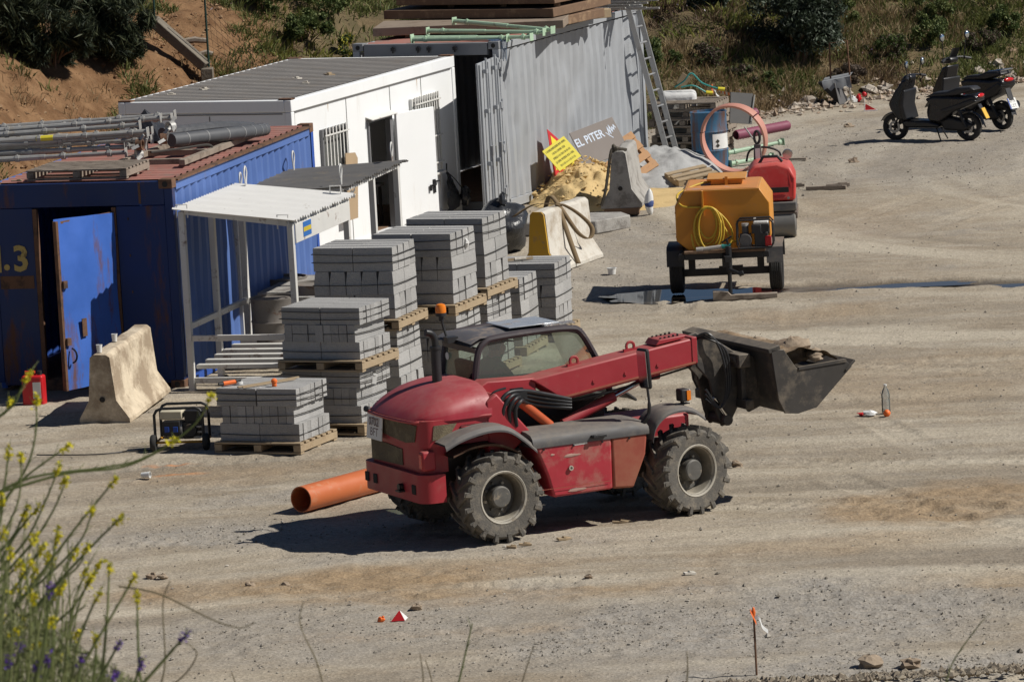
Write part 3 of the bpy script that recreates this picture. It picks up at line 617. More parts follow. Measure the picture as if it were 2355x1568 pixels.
for i, (x, y, r, h, mt, lb) in enumerate([(-3.2, 92.2, .55, .36, [m_gb, m_gb2], 'green shrub on the slope just left of the timber stack'), (-2.4, 92.3, .5, .33, [m_gb, m_yf], 'shrub with yellow blossom behind the grey container roof'), (-3.9, 92.6, .45, .3, [m_gb, m_gb2], 'green shrub right of the green fence post'), (-2.9, 93.3, .6, .5, [m_gb, m_gb2], 'tall green shrub at the top edge above the white cabin'), (-1.6, 92.6, .5, .4, [m_gb2, m_gb], 'pale green shrub beside the timber ends on the container roof'),
        (4.3, 96.2, .35, .2, [m_bs, m_gb], 'grey brown shrub behind the purple ducts'), (4.9, 96.1, .3, .22, [m_gb, m_gb2], 'small green shrub right of the pink ring'), (3.7, 96.7, .4, .28, [m_bs, m_gb], 'brownish shrub above the ladder foot'), (6.3, 97.1, .4, .25, [m_bs, m_bs], 'dry shrub right of the olive bush'), (7.0, 98.3, .45, .3, [m_gb, m_bs], 'green scrub bush on the slope above the hopper'), (7.9, 99.0, .45, .33, [m_gb, m_gb2], 'green scrub bush behind the scooter mirrors'), (8.9, 99.2, .4, .28, [m_bs, m_gb], 'brown scrub bush above the rear scooter'), (9.5, 100.4, .5, .3, [m_gb, m_gb2], 'green scrub bush in the top right corner'), (6.3, 100.0, .5, .3, [m_gb2, m_gb], 'yellow green bush at the top edge right of the olive bush'), (8.2, 100.7, .5, .3, [m_gb2, m_gb], 'yellow green bush at the top edge above the scooters'), (5.0, 99.4, .4, .25, [m_bs, m_gb], 'grey shrub left of the large olive bush crown'), (2.9, 96.2, .4, .35, [m_gb, m_gb2], 'weedy shrub behind the top of the ladder')]):
    hb('scrub_bush', x, y, r, r, h, 3600, .026, mt, lb, 30+i, .015, 14, stretch=2.4, lift=.7)
for i, (x, y, r, h, lb) in enumerate([(-7.3, 83.6, .35, .13, 'low green weeds on the bank at the left edge'), (-6.4, 84.6, .3, .12, 'low green weeds on the bank above the blue container'), (-5.9, 85.6, .3, .11, 'low weeds on the bank beside the white cabin corner')]):
    hb('weed_clump', x, y, r, r, h, 900, .035, [m_gb, m_bs], lb, 60+i, .008, 10, cat='weeds', stretch=2.4, lift=.5)
# sloping concrete beam with fence posts
m_beam = M('old_dark_concrete', (.19, .165, .13), .95, 0, .3, 4, (.09, .075, .055), 4, .45, soft=.25, bump=.5, bscale=25)
t = empty('concrete_beam', (0, 0, 0), 0, 'sloping weathered concrete beam lying on the reddish bank', 'beam')
mb = MB(); p0, p1 = Vector((-5.62, 89.3, 2.66)), Vector((-4.78, 89.1, 1.86))
mb.bar(p0, p1, .30, .16); mb.build('beam', m_beam, t, bevel=.015); mb = MB(); mb.b2((-4.86, 88.92, 1.3), (-4.66, 89.2, 1.84)); mb.build('end_pillar', m_beam, t, bevel=.015)
for x, y, z, h, lb in ((-4.73, 89.12, 1.85, 1.3, 'dark green steel fence post at the lower end of the concrete beam'), (-5.58, 89.28, 2.7, .9, 'dark green steel fence post at the upper end of the concrete beam')):
    mb = MB(); mb.cyl((0, 0, 0), (0, 0, h), .018, n=8); mb.cyl((0, 0, h), (0, 0, h+.02), .022, n=8); mb.box((0, -.02, h*.6), (.02, .02, .03)); o = mb.build('fence_post', M('green_post', (.02, .05, .04), .5), loc=(x, y, z)); tag(o, lb, 'post', 'green fence posts')
mb = MB()
for k in range(9):
    mb.tube(spl([(-4.72+.0, 89.12, 1.95+k*.13), (-4.3, 89.3, 1.75+k*.08), (-4.0, 89.6, 1.65+k*.05)], 5), .003, 4)
for k in range(8):
    mb.tube(spl([(-4.70+k*.09, 89.13+k*.05, 3.0-k*.12), (-4.62+k*.09, 89.15+k*.05, 1.8-k*.02)], 3), .0025, 4)
o = mb.build('wire_fence', m_blackm); tag(o, 'sagging thin wire mesh hanging from the green fence post', 'fence')
for (x, y, L, lb) in ((-5.0, 90.3, .4, 'small grey log on the reddish slope right of the concrete beam'), (-4.8, 90.0, .2, 'short grey stump on the reddish slope below the log')):
    mb = MB(); z = hz(x, y); mb.tube([(x-L/2, y, z+.06), (x, y, z+.08), (x+L/2, y, z+.05)], [.05, .055, .045], 7); tag(mb.build('log', m_woodg), lb, 'log')
mb = MB(); mb.tube(spl([(-5.55, 86.9, hz(-5.55, 86.9)+.1), (-5.4, 86.6, hz(-5.4, 86.6)+.06), (-5.2, 86.3, hz(-5.2, 86.3)+.02)], 4), .016, 5); tag(mb.build('stick', m_woodg), 'bare pale stick lying on the reddish bank', 'stick')

# ------------------------------------------------------------------ containers
def corr(mb, L, H, pitch=.28, depth=.036, base=(0, 0, 0), u=(0, 1, 0), n=(1, 0, 0), v=(0, 0, 1), flat=.26, noise=None):
    """trapezoid corrugated sheet: ribs run along v, spaced along u, standing out along n"""
    u, n, v, base = Vector(u), Vector(n), Vector(v), Vector(base); us = []; k = 0
    while k*pitch < L:
        for f, d in ((0, 0), (flat, 0), (flat+.22, -depth), (2*flat+.24, -depth)):
            q = (k+f)*pitch
            if q <= L: us.append((q, d))
        k += 1
    us.append((L, 0)); m = 7 if noise else 1; rows = []
    for j in range(m+1):
        row = []
        for q, d in us:
            e = 0
            if noise: e = noise(q, H*j/m)
            row.append(base+u*q+n*(d+e)+v*(H*j/m))
        rows.append(row)
    mb.grid([[r[i] for r in rows] for i in range(len(us))] if False else rows)
    return mb
def castings(parent, mat, W, L, H, which):
    for x in (-W, 0):
        for y in (0, L):
            for z in (0, H):
                if (x, y, z) not in [(a*-W if a else 0, b*L, c*H) for a, b, c in which]: continue
                mb = MB(); sx = .09 if x < 0 else -.09; sy = .08 if y == 0 else -.08; sz = .06 if z == 0 else -.06
                mb.box((x+sx-(.004 if sx > 0 else -.004), y+sy-(.004 if sy > 0 else -.004), z+sz+(.004 if sz < 0 else -.004)), (.178, .162, .118)); c = mb.build('corner_casting', mat, parent, bevel=.008)
                mb = MB(); mb.lathe([(.0, -.004), (.036, -.004), (.036, .004), (0, .004)], 12, (x+sx, y+(-.004 if y == 0 else .004), z+sz), 'y'); mb.build('lock_hole', m_dark, c)
# ---- blue container
BW, BL, BH = 2.438, 6.058, 2.591
bc = empty('blue_container', (-4.038, 65.892, 0), R_(-14.9), 'blue shipping container with faded red roof and a door cut into its dark end', 'container')
nz = lambda q, z: .010*math.sin(q*3.1+z*2)+.006*math.sin(q*7+z*5)
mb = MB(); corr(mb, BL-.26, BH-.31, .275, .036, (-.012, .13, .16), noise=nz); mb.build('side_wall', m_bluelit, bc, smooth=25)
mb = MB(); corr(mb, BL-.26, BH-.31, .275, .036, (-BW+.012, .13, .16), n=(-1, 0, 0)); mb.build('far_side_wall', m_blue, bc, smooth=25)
mb = MB(); mb.b2((-BW+.1, BL-.06, .1), (-.1, BL-.02, BH-.1)); mb.build('back_wall', m_blue, bc)
mb = MB(); corr(mb, BL-.3, BW-.2, .25, .05, (-BW+.1, .15, BH-.012), u=(0, 1, 0), n=(0, 0, 1), v=(1, 0, 0)); mb.build('roof', m_redroof, bc, smooth=25)
mb = MB(); mb.b2((-BW+.08, .08, .12), (-.08, BL-.08, .15)); mb.build('floor', m_woodo, bc)
for y0 in (0, BL):
    for x0 in (-BW, 0):
        mb = MB(); sx = .055 if x0 < 0 else -.055; sy = .05 if y0 == 0 else -.05
        mb.box((x0+sx, y0+sy, BH/2), (.11, .1, BH-.23)); mb.build('corner_post', m_blueshade if y0 == 0 else m_blue, bc, bevel=.006)
castings(bc, m_rust, BW, BL, BH, [(0, 0, 1), (1, 0, 1), (0, 1, 1), (0, 0, 0), (0, 1, 0)])
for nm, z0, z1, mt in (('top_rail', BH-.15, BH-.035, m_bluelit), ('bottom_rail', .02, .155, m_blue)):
    for x0 in (0, -BW):
        mb = MB(); mb.box((x0+(-.04 if x0 == 0 else .04), BL/2, (z0+z1)/2), (.075, BL-.33, z1-z0)); mb.build(nm, mt, bc, bevel=.006)
mb = MB(); mb.box((0-.02, BL/2, BH-.03), (.10, BL-.33, .022)); mb.build('rusty_roof_edge', m_rust, bc)
mb = MB(); mb.b2((-BW+.112, .0, 2.28), (-.112, .06, BH-.02)); mb.build('front_header', m_blueshade, bc, bevel=.006)
mb = MB(); mb.b2((-.74, .004, .08), (-.112, .045, 2.272)); mb.build('front_panel', m_blueshade, bc, bevel=.004)
mb = MB(); mb.b2((-BW+.112, .004, .08), (-1.83, .045, 2.272)); mb.build('front_panel', m_blueshade, bc, bevel=.004)
mb = MB(); mb.b2((-1.822, .006, .0), (-.748, .05, .14)); mb.build('door_sill', m_rust, bc)
for a in ((-.80, -.745), (-1.825, -1.77)):
    mb = MB(); mb.b2((a[0], -.008, .142), (a[1], .052, 2.262)); mb.build('door_jamb', m_rust, bc)
mb = MB()
for q in range(5): mb.b2((-.6+.0*q, -.006, .3+q*.45), (-.585, .004, .33+q*.45))
mb.b2((-.44, -.004, 2.3), (-.41, .0, 2.56)); mb.build('weld_marks', m_rust, bc)
dl = empty('door', (-.79, -.015, .15), R_(180+66), None); dl.parent = bc
mb = MB(); rows = []
for i in range(9):
    rows.append([(1.02*i/8, .022+.012*math.sin(i*1.3+j*.9)+.02*math.sin(j*1.1)*(i/8), 2.05*j/10+(.045*(i/8))*(j/10)) for j in range(11)])
mb.grid(rows); n_ = len(mb.v); mb.grid([[(a, b-.03, c) for a, b, c in r][::-1] for r in rows]); mb.build('door_sheet', m_bluedoor, dl, smooth=60)
mb = MB(); mb.b2((1.0, -.02, 0), (1.04, .035, 2.07)); mb.b2((0, -.018, 2.03), (1.0, .0, 2.06)); mb.build('door_frame', m_rust, dl)
for z in (.55, 1.25): 
    mb = MB(); mb.b2((.93, .02, z), (1.0, .065, z+.09)); mb.build('latch', m_rust, dl)
mb = MB(); mb.tube(arc((.92, .04, .42), .09, -80, 80, 6, 'yz'), .012, 6); mb.build('door_handle', m_blackm, dl)
mb = MB(); mb.b2((.62, .036, .62), (.70, .048, .84)); mb.build('rust_patch', m_rust, dl)
m4 = lambda x, z: frame4((x, -.004, z), (1, 0, 0), (0, 0, 1))
text_part('3', .44, m_yletter, bc, m4(-2.01, 1.64), 'digit_three', .002, .012)
text_part('.', .44, m_yletter, bc, m4(-2.20, 1.66), 'dot', .002, .012)
text_part('1', .44, m_yletter, bc, m4(-2.315, 1.64), 'digit_one', .002, .02)
mb = MB(); mb.b2((-2.3, .0, 1.28), (-1.86, .003, 1.44)); mb.build('scraped_patch', m_rust, bc)
# things in the doorway
def wpt(e, x, y, z=0): 
    a = e.rotation_euler[2]; c, s = math.cos(a), math.sin(a); return (e.location[0]+x*c-y*s, e.location[1]+x*s+y*c, z)
def extinguisher(loc, label, s=1.0):
    t = empty('fire_extinguisher', loc, .4, label, 'extinguisher'); mb = MB(); mb.lathe([(0, 0), (.085, 0), (.09, .02), (.09, .38), (.07, .45), (.03, .48), (.025, .5), (0, .5)], 16); mb.build('cylinder', m_redpl, t)
    mb = MB(); mb.cyl((0, 0, .5), (0, 0, .55), .02, n=8); mb.box((.03, 0, .56), (.12, .02, .015)); mb.tube(spl([(.02, 0, .53), (.1, -.02, .5), (.12, -.02, .3)], 4), .01, 6); mb.build('valve', m_black, t)
    mb = MB(); mb.lathe([(.0915, .14), (.0915, .30)], 8, a0=-2.6, a1=-1.2); mb.build('label', m_whitepl, t); t.scale = (s, s, s); return t
extinguisher(wpt(bc, -1.42, .35, .15), 'red fire extinguisher standing inside the blue container doorway')
t = empty('jerrycan', (-5.82, 65.2, 0), R_(-14), 'red plastic jerrycan with white label on the ground left of the open blue door', 'jerrycan')
mb = MB(); mb.box((0, 0, .19), (.27, .16, .38)); mb.build('body', m_redpl, t, bevel=.03, seg=3); mb = MB(); mb.cyl((.08, 0, .38), (.08, 0, .43), .03, n=10); mb.build('cap', m_black, t)
mb = MB(); mb.tube([(-.1, 0, .37), (-.1, 0, .42), (.02, 0, .42), (.02, 0, .37)], .014, 6); mb.build('handle', m_redpl, t); mb = MB(); mb.box((.06, -.082, .2), (.1, .003, .2)); mb.build('label', m_whitepl, t)
mb = MB(); p = wpt(bc, -1.62, .5, .15); p2 = wpt(bc, -1.84, 1.0, 1.2); mb.cyl(p, p2, .018, n=7); mb.cyl(p, Vector(p)+Vector((0, 0, .03)), .03, n=7); tag(mb.build('broom_pole', m_galv), 'thin pole leaning in the dark blue container doorway', 'pole')
t = empty('helmet', wpt(bc, -1.3, 1.6, 1.05), 0, 'yellow helmet hanging in the dark of the blue container', 'helmet'); mb = MB(); mb.lathe([(.14, 0), (.135, .05), (.1, .11), (0, .14)], 14); mb.build('shell', m_yellow, t); mb = MB(); mb.lathe([(.14, 0), (.17, -.01)], 14); mb.build('brim', m_yellow, t)
# ---- on the blue roof
rz = R_(-14.9); RT = BH+.0
def prop(loc, L, rz_, label, inner=.4, tilt=0.0, mat=None, plates=True, collars=5, group='steel props on the blue container roof', sleeve=None):
    mat = mat or m_galv
    t = empty('steel_prop', loc, 0, label, 'prop', group); t.rotation_euler = (0, -tilt, rz_)
    mb = MB(); mb.cyl((0, 0, 0), (L*(1-inner), 0, 0), .036, n=9)
    mb.build('outer_tube', mat, t); mb = MB(); mb.cyl((L*(1-inner), 0, 0), (L, 0, 0), .029, n=9); mb.build('inner_tube', mat, t)
    for k in range(collars):
        mb = MB(); x = L*(.12+.8*k/max(1, collars-1)); mb.cyl((x, 0, 0), (x+.05, 0, 0), .045, n=9); mb.box((x+.02, 0, .036), (.018, .02, .035)); mb.build('collar', mat, t)
    if plates:
        for x in (0, L):
            mb = MB(); mb.box((x, 0, .0), (.008, .12, .12)); mb.build('end_plate', mat, t, bevel=.01)
    if sleeve:
        mb = MB(); mb.cyl((sleeve, 0, 0), (sleeve+.22, 0, 0), .039, n=9); mb.build('yellow_band', m_yellow, t)
    return t
_rows = [(1.70, .10, .02, 1.05, 0, 'lowest grey steel prop lying at the front of the bundle'), (1.80, .20, .015, 1.1, 0, 'second grey steel prop up in the bundle over the pallet'), (1.80, .31, .03, .82, 0, 'dark grey steel prop in the middle of the bundle'), (1.86, .40, .025, .80, 1.55, 'grey steel prop with a yellow band near its end'), (1.98, .47, .03, .95, 0, 'rough grey steel prop just behind the yellow banded one'),
         (2.1, .52, .035, .72, 0, 'grey steel prop with brackets along its side'), (2.25, .55, .03, .60, 0, 'grey steel prop in the upper back of the bundle'), (2.4, .57, .03, .62, 0, 'topmost grey steel prop of the bundle'), (2.0, .14, .02, .9, 0, 'shadowed grey steel prop low in the bundle'), (2.15, .25, .02, .85, 0, 'half hidden grey steel prop inside the bundle'), (2.3, .36, .02, .9, 0, 'steel prop at the back of the bundle with a bent end plate')]
for i, (yy, zz, ti, xr, sl, lb) in enumerate(_rows):
    L = 3.0+.15*(i % 3); p = wpt(bc, -xr-L*math.cos(R_(2)), yy-.42, RT+zz*.72+.04); prop(p, L, rz+R_(3.0+.7*(i % 3)), lb, .35, ti*1.2, sleeve=sl, collars=5+i % 3)
for i, (x, y, z) in enumerate([(-.86, 1.42, .28), (-.62, 1.65, .32), (-.9, 1.48, .14), (-.6, 1.9, .44)]):
    t = empty('prop_clamp', wpt(bc, x, y, RT+z), rz+R_(20*i), 'loose pale clamp with flat jaws at the bundle end, %s' % ['nearest the container corner', 'behind the rusty cup', 'lowest of the four', 'standing highest'][i], 'clamp', 'clamps at the end of the prop bundle')
    mb = MB(); mb.lathe([(.05, -.04), (.07, -.04), (.07, .04), (.05, .04)], 12, axis='x', closed_prof=True); mb.build('cup', m_rust if i < 2 else m_galv, t); mb = MB()
    for k in range(4): mb.box((.05*math.cos(k), .08*math.cos(k*1.7), .07*math.sin(k*1.7)), (.02, .04, .13), (k*.6, .3, k))
    mb.build('jaws', m_galv, t)
mb = MB(); corrp = spl([wpt(bc, -.75, 2.35, RT+.22), wpt(bc, -.2, 3.5, RT+.17), wpt(bc, .0-.12, 4.3, RT+.12)], 8)
t = empty('wrapped_roll', (0, 0, 0), 0, 'long dark grey taped roll lying along the blue container roof', 'roll'); mb.tube(corrp, .085, 12); mb.build('roll', m_tarp if False else M('dark_wrap', (.085, .088, .095), .55, 0, .2, 9), t)
mb = MB()
for k in range(2, len(corrp)-1, 2): d = (corrp[k+1]-corrp[k]).normalized(); mb.cyl(corrp[k], corrp[k]+d*.02, .088, n=12)
mb.build('tape_band', M('pale_tape', (.2, .2, .2), .5), t)
mb = MB(); mb.tube(spl([wpt(bc, -.95, 2.6, RT+.28), wpt(bc, -.5, 3.6, RT+.24), wpt(bc, -.36, 4.5, RT+.12)], 8), .08, 10); tag(mb.build('wrapped_roll', M('dark_wrap2', (.07, .072, .078), .5, 0, .25, 12, bump=.6, bscale=10)), 'crumpled dark roll behind the taped one on the blue roof', 'roll')
t = empty('timber_trellis', wpt(bc, 0, 0, RT), rz, 'flat grey wooden frame lying along the roof edge of the blue container', 'frame')
for p0, p1 in (((-.30, 1.35, .05), (-.30, 4.35, .05)), ((-1.15, 1.35, .05), (-1.15, 4.35, .05)), ((-.34, 1.5, .05), (-1.11, 1.5, .05)), ((-.34, 2.5, .05), (-1.11, 2.5, .05)), ((-.34, 3.4, .05), (-1.11, 3.4, .05)), ((-.34, 4.25, .05), (-1.11, 4.25, .05))):
    mb = MB(); mb.bar(p0, p1, .08, .07); mb.build('beam', m_woodg, t, bevel=.004)
mb = MB(); mb.tube(spl([wpt(bc, -.9, 1.95, RT+.12), wpt(bc, -.6, 2.3, RT+.12), wpt(bc, -.36, 2.55, RT+.13), wpt(bc, -.30, 2.62, RT+.09)], 5), .016, 6); tag(mb.build('rope', M('dark_rope', (.06, .055, .05), .9)), 'dark rope looped over the wooden frame on the blue roof', 'rope')
t = empty('plastic_sheet', wpt(bc, -1.75, 4.3, RT), rz, 'peaked black plastic sheet at the back of the blue roof', 'sheet')
mb = MB(); mb.add([(-.35, -.1, .0), (.25, -.15, .02), (-.02, .1, .42), (-.45, .4, .02), (.38, .35, .0)], [(0, 1, 2), (3, 0, 2), (1, 4, 2), (4, 3, 2)]); mb.build('sheet', m_bagblk, t, smooth=None)
def pallet(loc, rz_, label, w=1.0, d=1.0, mat=None, name='pallet', group=None, boards=7, rot=None):
    """two decks of boards on three bearers; long side of the bearers along local x"""
    mat = mat or m_wood; t = empty(name, loc, rz_, label, 'pallet', group, rot)
    key = ('pl', w, d, boards, mat.name)
    if key not in MESH:
        bw = d/(boards+ (boards-1)*.55); MESH[key] = (MB().box((0, 0, 0), (w*.995, bw*.96, .02)).mesh('board', mat), MB().box((0, 0, 0), (.09, d, .075)).mesh('bearer', mat), bw)
    bm_, be_, bw = MESH[key]; st = (d-bw)/(boards-1)
    for k in range(boards): link('board', bm_, t, loc=(0, -d/2+bw/2+k*st, .12), rot=(0, 0, .01*math.sin(k*7)))
    for k in (0, boards//2, boards-1): link('base_board', bm_, t, loc=(0, -d/2+bw/2+k*st, .0112))
    for x in (-w/2+.046, 0, w/2-.046): link('bearer', be_, t, loc=(x, 0, .0655))
    return t
MESH = {}
pallet(wpt(bc, -1.28, .62, RT), rz, 'weathered grey pallet on the blue roof under the steel props', 1.3, .9, m_woodg, group='pallets')
mb = MB(); p = wpt(bc, -2.05, .14, RT+.012); mb.box((p[0], p[1], p[2]), (.14, .03, .012), (0, 0, rz)); mb.box((p[0]+.03, p[1], p[2]+.012), (.05, .03, .012), (0, 0, rz)); tag(mb.build('wood_chip', m_wood), 'pale sliver of wood on the front edge of the blue roof', 'wood')
# ---- white cabin
CW, CL, CH = 2.73, 6.07, 2.42
wc = empty('white_cabin', (-2.946, 76.772, 0), R_(-22.32), 'white site office cabin with barred windows and an open door', 'cabin')
def wall_holes(mb, L, H, holes, x, t=.05, z0=.0):
    """wall in the plane x with rectangular holes (y0, y1, z0, z1)"""
    ys = sorted({0, L, *[h[0] for h in holes], *[h[1] for h in holes]})
    for a, b in zip(ys[:-1], ys[1:]):
        hs = [h for h in holes if h[0] <= a and h[1] >= b]
        segs = [(z0, H)]
        if hs: segs = [(z0, hs[0][2]), (hs[0][3], H)]
        for p, q in segs:
            if q-p > .001: mb.b2((x-t, a, p), (x, b, q))
W1 = (.96, 1.84, .80, 1.88); DR = (2.66, 3.54, .12, 1.82); W2 = (4.27, 5.32, .76, 1.95)
mb = MB(); wall_holes(mb, CL-.2, 2.24, [tuple(v-.1 if i < 2 else v for i, v in enumerate(h)) for h in (W1, DR, W2)], -.02, .05, .14)
mb.v = [(a, b+.1, c) for a, b, c in mb.v]; mb.build('side_wall', m_white, wc, smooth=None)
mb = MB(); mb.b2((-CW+.1, .02, .14), (-.1, .07, 2.24)); mb.build('end_wall', m_white, wc)
mb = MB(); mb.b2((-CW+.1, CL-.07, .14), (-.1, CL-.02, 2.24)); mb.build('far_end_wall', m_white, wc)
mb = MB(); mb.b2((-CW+.02, .1, .14), (-CW+.07, CL-.1, 2.24)); mb.build('back_wall', m_white, wc)
for x in (-CW, 0):
    for y in (0, CL):
        mb = MB(); mb.box((x+(-.05 if x == 0 else .05), y+(.05 if y == 0 else -.05), 1.2), (.1, .1, 2.09)); mb.build('corner_post', m_white, wc, bevel=.01)
for z0, z1, nm in ((2.247, CH, 'top_beam'), (0, .145, 'base_beam')):
    for a, b in (((-.055, CL/2), (.11, CL)), ((-CW+.055, CL/2), (.11, CL)), ((-CW/2, .055), (CW-.222, .11)), ((-CW/2, CL-.055), (CW-.222, .11))):
        mb = MB(); mb.box((a[0], a[1], (z0+z1)/2), (b[0], b[1], z1-z0)); mb.build(nm, m_white, wc, bevel=.012)
mb = MB(); n_ = 0
rows = [[], []]
k = 0; yy = .09
prof = [(0, 0), (.09, 0), (.10, .027), (.15, .027), (.165, 0)]
while yy < CL-.2:
    for q, z in prof:
        rows[0].append((-CW+.09, yy+q, CH-.012+z)); rows[1].append((-.09, yy+q, CH-.012+z))
    yy += .2
mb.grid([rows[1], rows[0]]); mb.build('roof_sheet', m_groof, wc, smooth=25)
for x, y in ((-CW+.1, .08), (-.1, .08), (-CW+.1, CL-.08), (-.1, CL-.08)):
    mb = MB(); mb.box((x, y, CH+.012), (.2, .14, .02)); mb.build('corner_cap', m_rust, wc)
for y in (.12, 1.95, 3.56, 4.75): mb = MB(); mb.b2((-.022, y, .16), (-.014, y+.012, 2.24)); mb.build('panel_joint', m_greysh, wc)
mb = MB(); mb.b2((-.022, .15, 2.226), (-.010, CL-.15, 2.244)); mb.build('groove_shadow_strip', m_greysh, wc)  # dark strip coloured as the shade in the groove below the top beam
for y_, z_, h_ in ((W1[0]+.02, W1[2]-.03, .28), (W1[1]-.05, W1[2]-.03, .2), (W2[1]-.04, W2[2]-.03, .3), (1.3, 2.24, .14), (4.6, 2.24, .2), (DR[0]+.1, DR[3]+.07, .0)):
    if h_: mb = MB(); mb.ext([(-.0188, y_, z_), (-.0188, y_+.03, z_), (-.0188, y_+.02, z_-h_*.6), (-.0188, y_+.012, z_-h_)], (.0006, 0, 0)); mb.build('rust_run', M('pale_rust_run', (.55, .42, .30), .8), wc)
mb = MB(); mb.b2((-CW+.15, .012, 2.216), (-.15, .018, 2.23)); mb.b2((-1.3, .012, .2), (-1.288, .018, 2.2)); mb.build('end_seam', m_greysh, wc)
def barred_window(nm, h, nb, bar_mat, frame_mat):
    y0, y1, z0, z1 = h; t = empty(nm, (0, y0, z0)); t.parent = wc; w, hh = y1-y0, z1-z0
    mb = MB(); mb.b2((-.06, .02, .02), (-.05, w-.02, hh-.02)); mb.build('pane', m_glassdk, t)
    mb = MB()
    for a, b in (((-.045, 0, 0), (.03, .05, hh)), ((-.045, w-.05, 0), (.03, w, hh)), ((-.045, .05, 0), (.029, w-.05, .05)), ((-.045, .05, hh-.05), (.029, w-.05, hh))): mb.b2(a, b)
    mb.build('window_frame', frame_mat, t)
    for k in range(nb):
        y = .08+(w-.16)*k/(nb-1); mb = MB(); mb.b2((.045, y-.016, .03), (.06, y+.016, hh+.02)); mb.build('bar', bar_mat, t)
    for z in (.14, hh*.46, hh-.1): mb = MB(); mb.b2((.0605, .02, z), (.074, w-.02, z+.022)); mb.build('cross_bar', bar_mat, t)
    mb = MB(); mb.b2((.0305, -.02, -.03), (.08, w+.02, .0)); mb.build('sill', m_whitep, t); return t
barred_window('window', W1, 7, m_whitep, M('grey_frame', (.16, .16, .165), .6)); barred_window('window', W2, 11, m_whitep, m_whitep)
df = empty('door_frame', (0, DR[0], DR[2])); df.parent = wc; wd, hd_ = DR[1]-DR[0], DR[3]-DR[2]
for a, b in (((-.07, 0, 0), (.012, .04, hd_)), ((-.07, wd-.09, 0), (.016, wd, hd_)), ((-.07, .04, hd_-.04), (.011, wd-.09, hd_))): mb = MB(); mb.b2(a, b); mb.build('jamb', M('grey_frame', (.16, .16, .165), .6), df)
mb = MB(); mb.box((.03, wd/2, hd_+.03), (.14, wd+.06, .012), (0, .35, 0)); mb.build('rain_hood', m_whitep, df)
lf = empty('door', (.03, DR[1]+.03, DR[2]), R_(-14)); lf.parent = wc
mb = MB(); mb.b2((.0, 0, 0), (.045, .93, 1.70)); mb.build('door_leaf', m_white, lf, bevel=.006)
mb = MB(); mb.b2((.046, .80, .42), (.06, .86, .62)); mb.b2((.06, .74, .53), (.09, .84, .55)); mb.b2((.062, .70, .46), (.08, .74, .55)); mb.b2((.06, .86, .58), (.085, .93, .6)); mb.build('lock_handle', m_blackm, lf)
mb = MB(); mb.b2((-CW+.1, .1, .146), (-.1, CL-.1, .16)); mb.build('floor', m_woodo, wc)
tb = empty('desk', wpt(wc, -.55, 3.1, .16), R_(-22.32), 'dark desk just inside the white cabin doorway', 'desk'); mb = MB(); mb.box((0, 0, .6), (.6, 1.2, .04)); mb.build('desk_top', m_greysh, tb)
for x, y in ((-.25, -.55), (.25, -.55), (-.25, .55), (.25, .55)): mb = MB(); mb.box((x, y, .29), (.04, .04, .58)); mb.build('leg', m_blackm, tb)
t = empty('black_sack', wpt(wc, .07, 5.33, .72), R_(-22.32), 'black plastic sack tied to the window bars of the white cabin', 'sack')
mb = MB(); rows = []
for i in range(9):
    q = i/8; row = []
    for j in range(10):
        s = j/9; row.append((.02+.10*math.sin(s*3.1)*q+.015*math.sin(i*3+j*2.1), -.06*q+(.04+.46*q)*s+.02*math.sin(i*2.2), -.62*q*(1-.38*s**1.2)+.02*math.sin(j*2.7+i)))
    rows.append(row)
mb.grid(rows); mb.blob((.12, .42, -.42), (.09, .12, .13), 5, .3); mb.build('sack_body', m_bagblk, t, smooth=50)
mb = MB(); mb.cyl((.01, .0, -.02), (.01, .02, .14), .012, n=6); mb.tube(spl([(.02, .02, 0), (.06, .22, -.14), (.11, .42, -.34)], 5), .008, 5); mb.build('tie', m_black, t)
t = empty('cardboard_box', wpt(wc, .12, 1.6, .50), R_(-22.32), 'cardboard sheet stuck behind the bars of the left cabin window', 'cardboard'); mb = MB(); mb.ext([(0, -.12, 0), (0, .22, .0), (0, .33, .86), (0, .25, .95), (0, -.10, .98)], (.012, 0, 0)); mb.build('sheet', m_card, t)
text_part('RRY', .24, m_greysh, t, frame4((.0145, .09, .52), (0, .12, 1), (0, -1, .12)), 'printed_letters', .001, .008)
for i, (x, y, lb) in enumerate([(-2.3, .9, 'at the left roof edge'), (-2.1, 1.6, 'further along the left roof edge'), (-1.2, 2.9, 'in the middle of the roof'), (-.75, 2.2, 'nearest the right roof edge'), (-.9, 3.4, 'long and brown, furthest back')]):
    p = wpt(wc, x, y, CH+.015); mb = MB(); mb.box(p, (.22 if i == 4 else .12, .1, .018), (.05, .03, .5*i)); mb.box((p[0], p[1], p[2]+.02), (.06, .05, .018), (0, .1, i)); tag(mb.build('rag', m_wood if i == 4 else m_concw), 'small pale scrap lying on the white cabin roof, '+lb, 'scrap', 'scraps on the cabin roof')
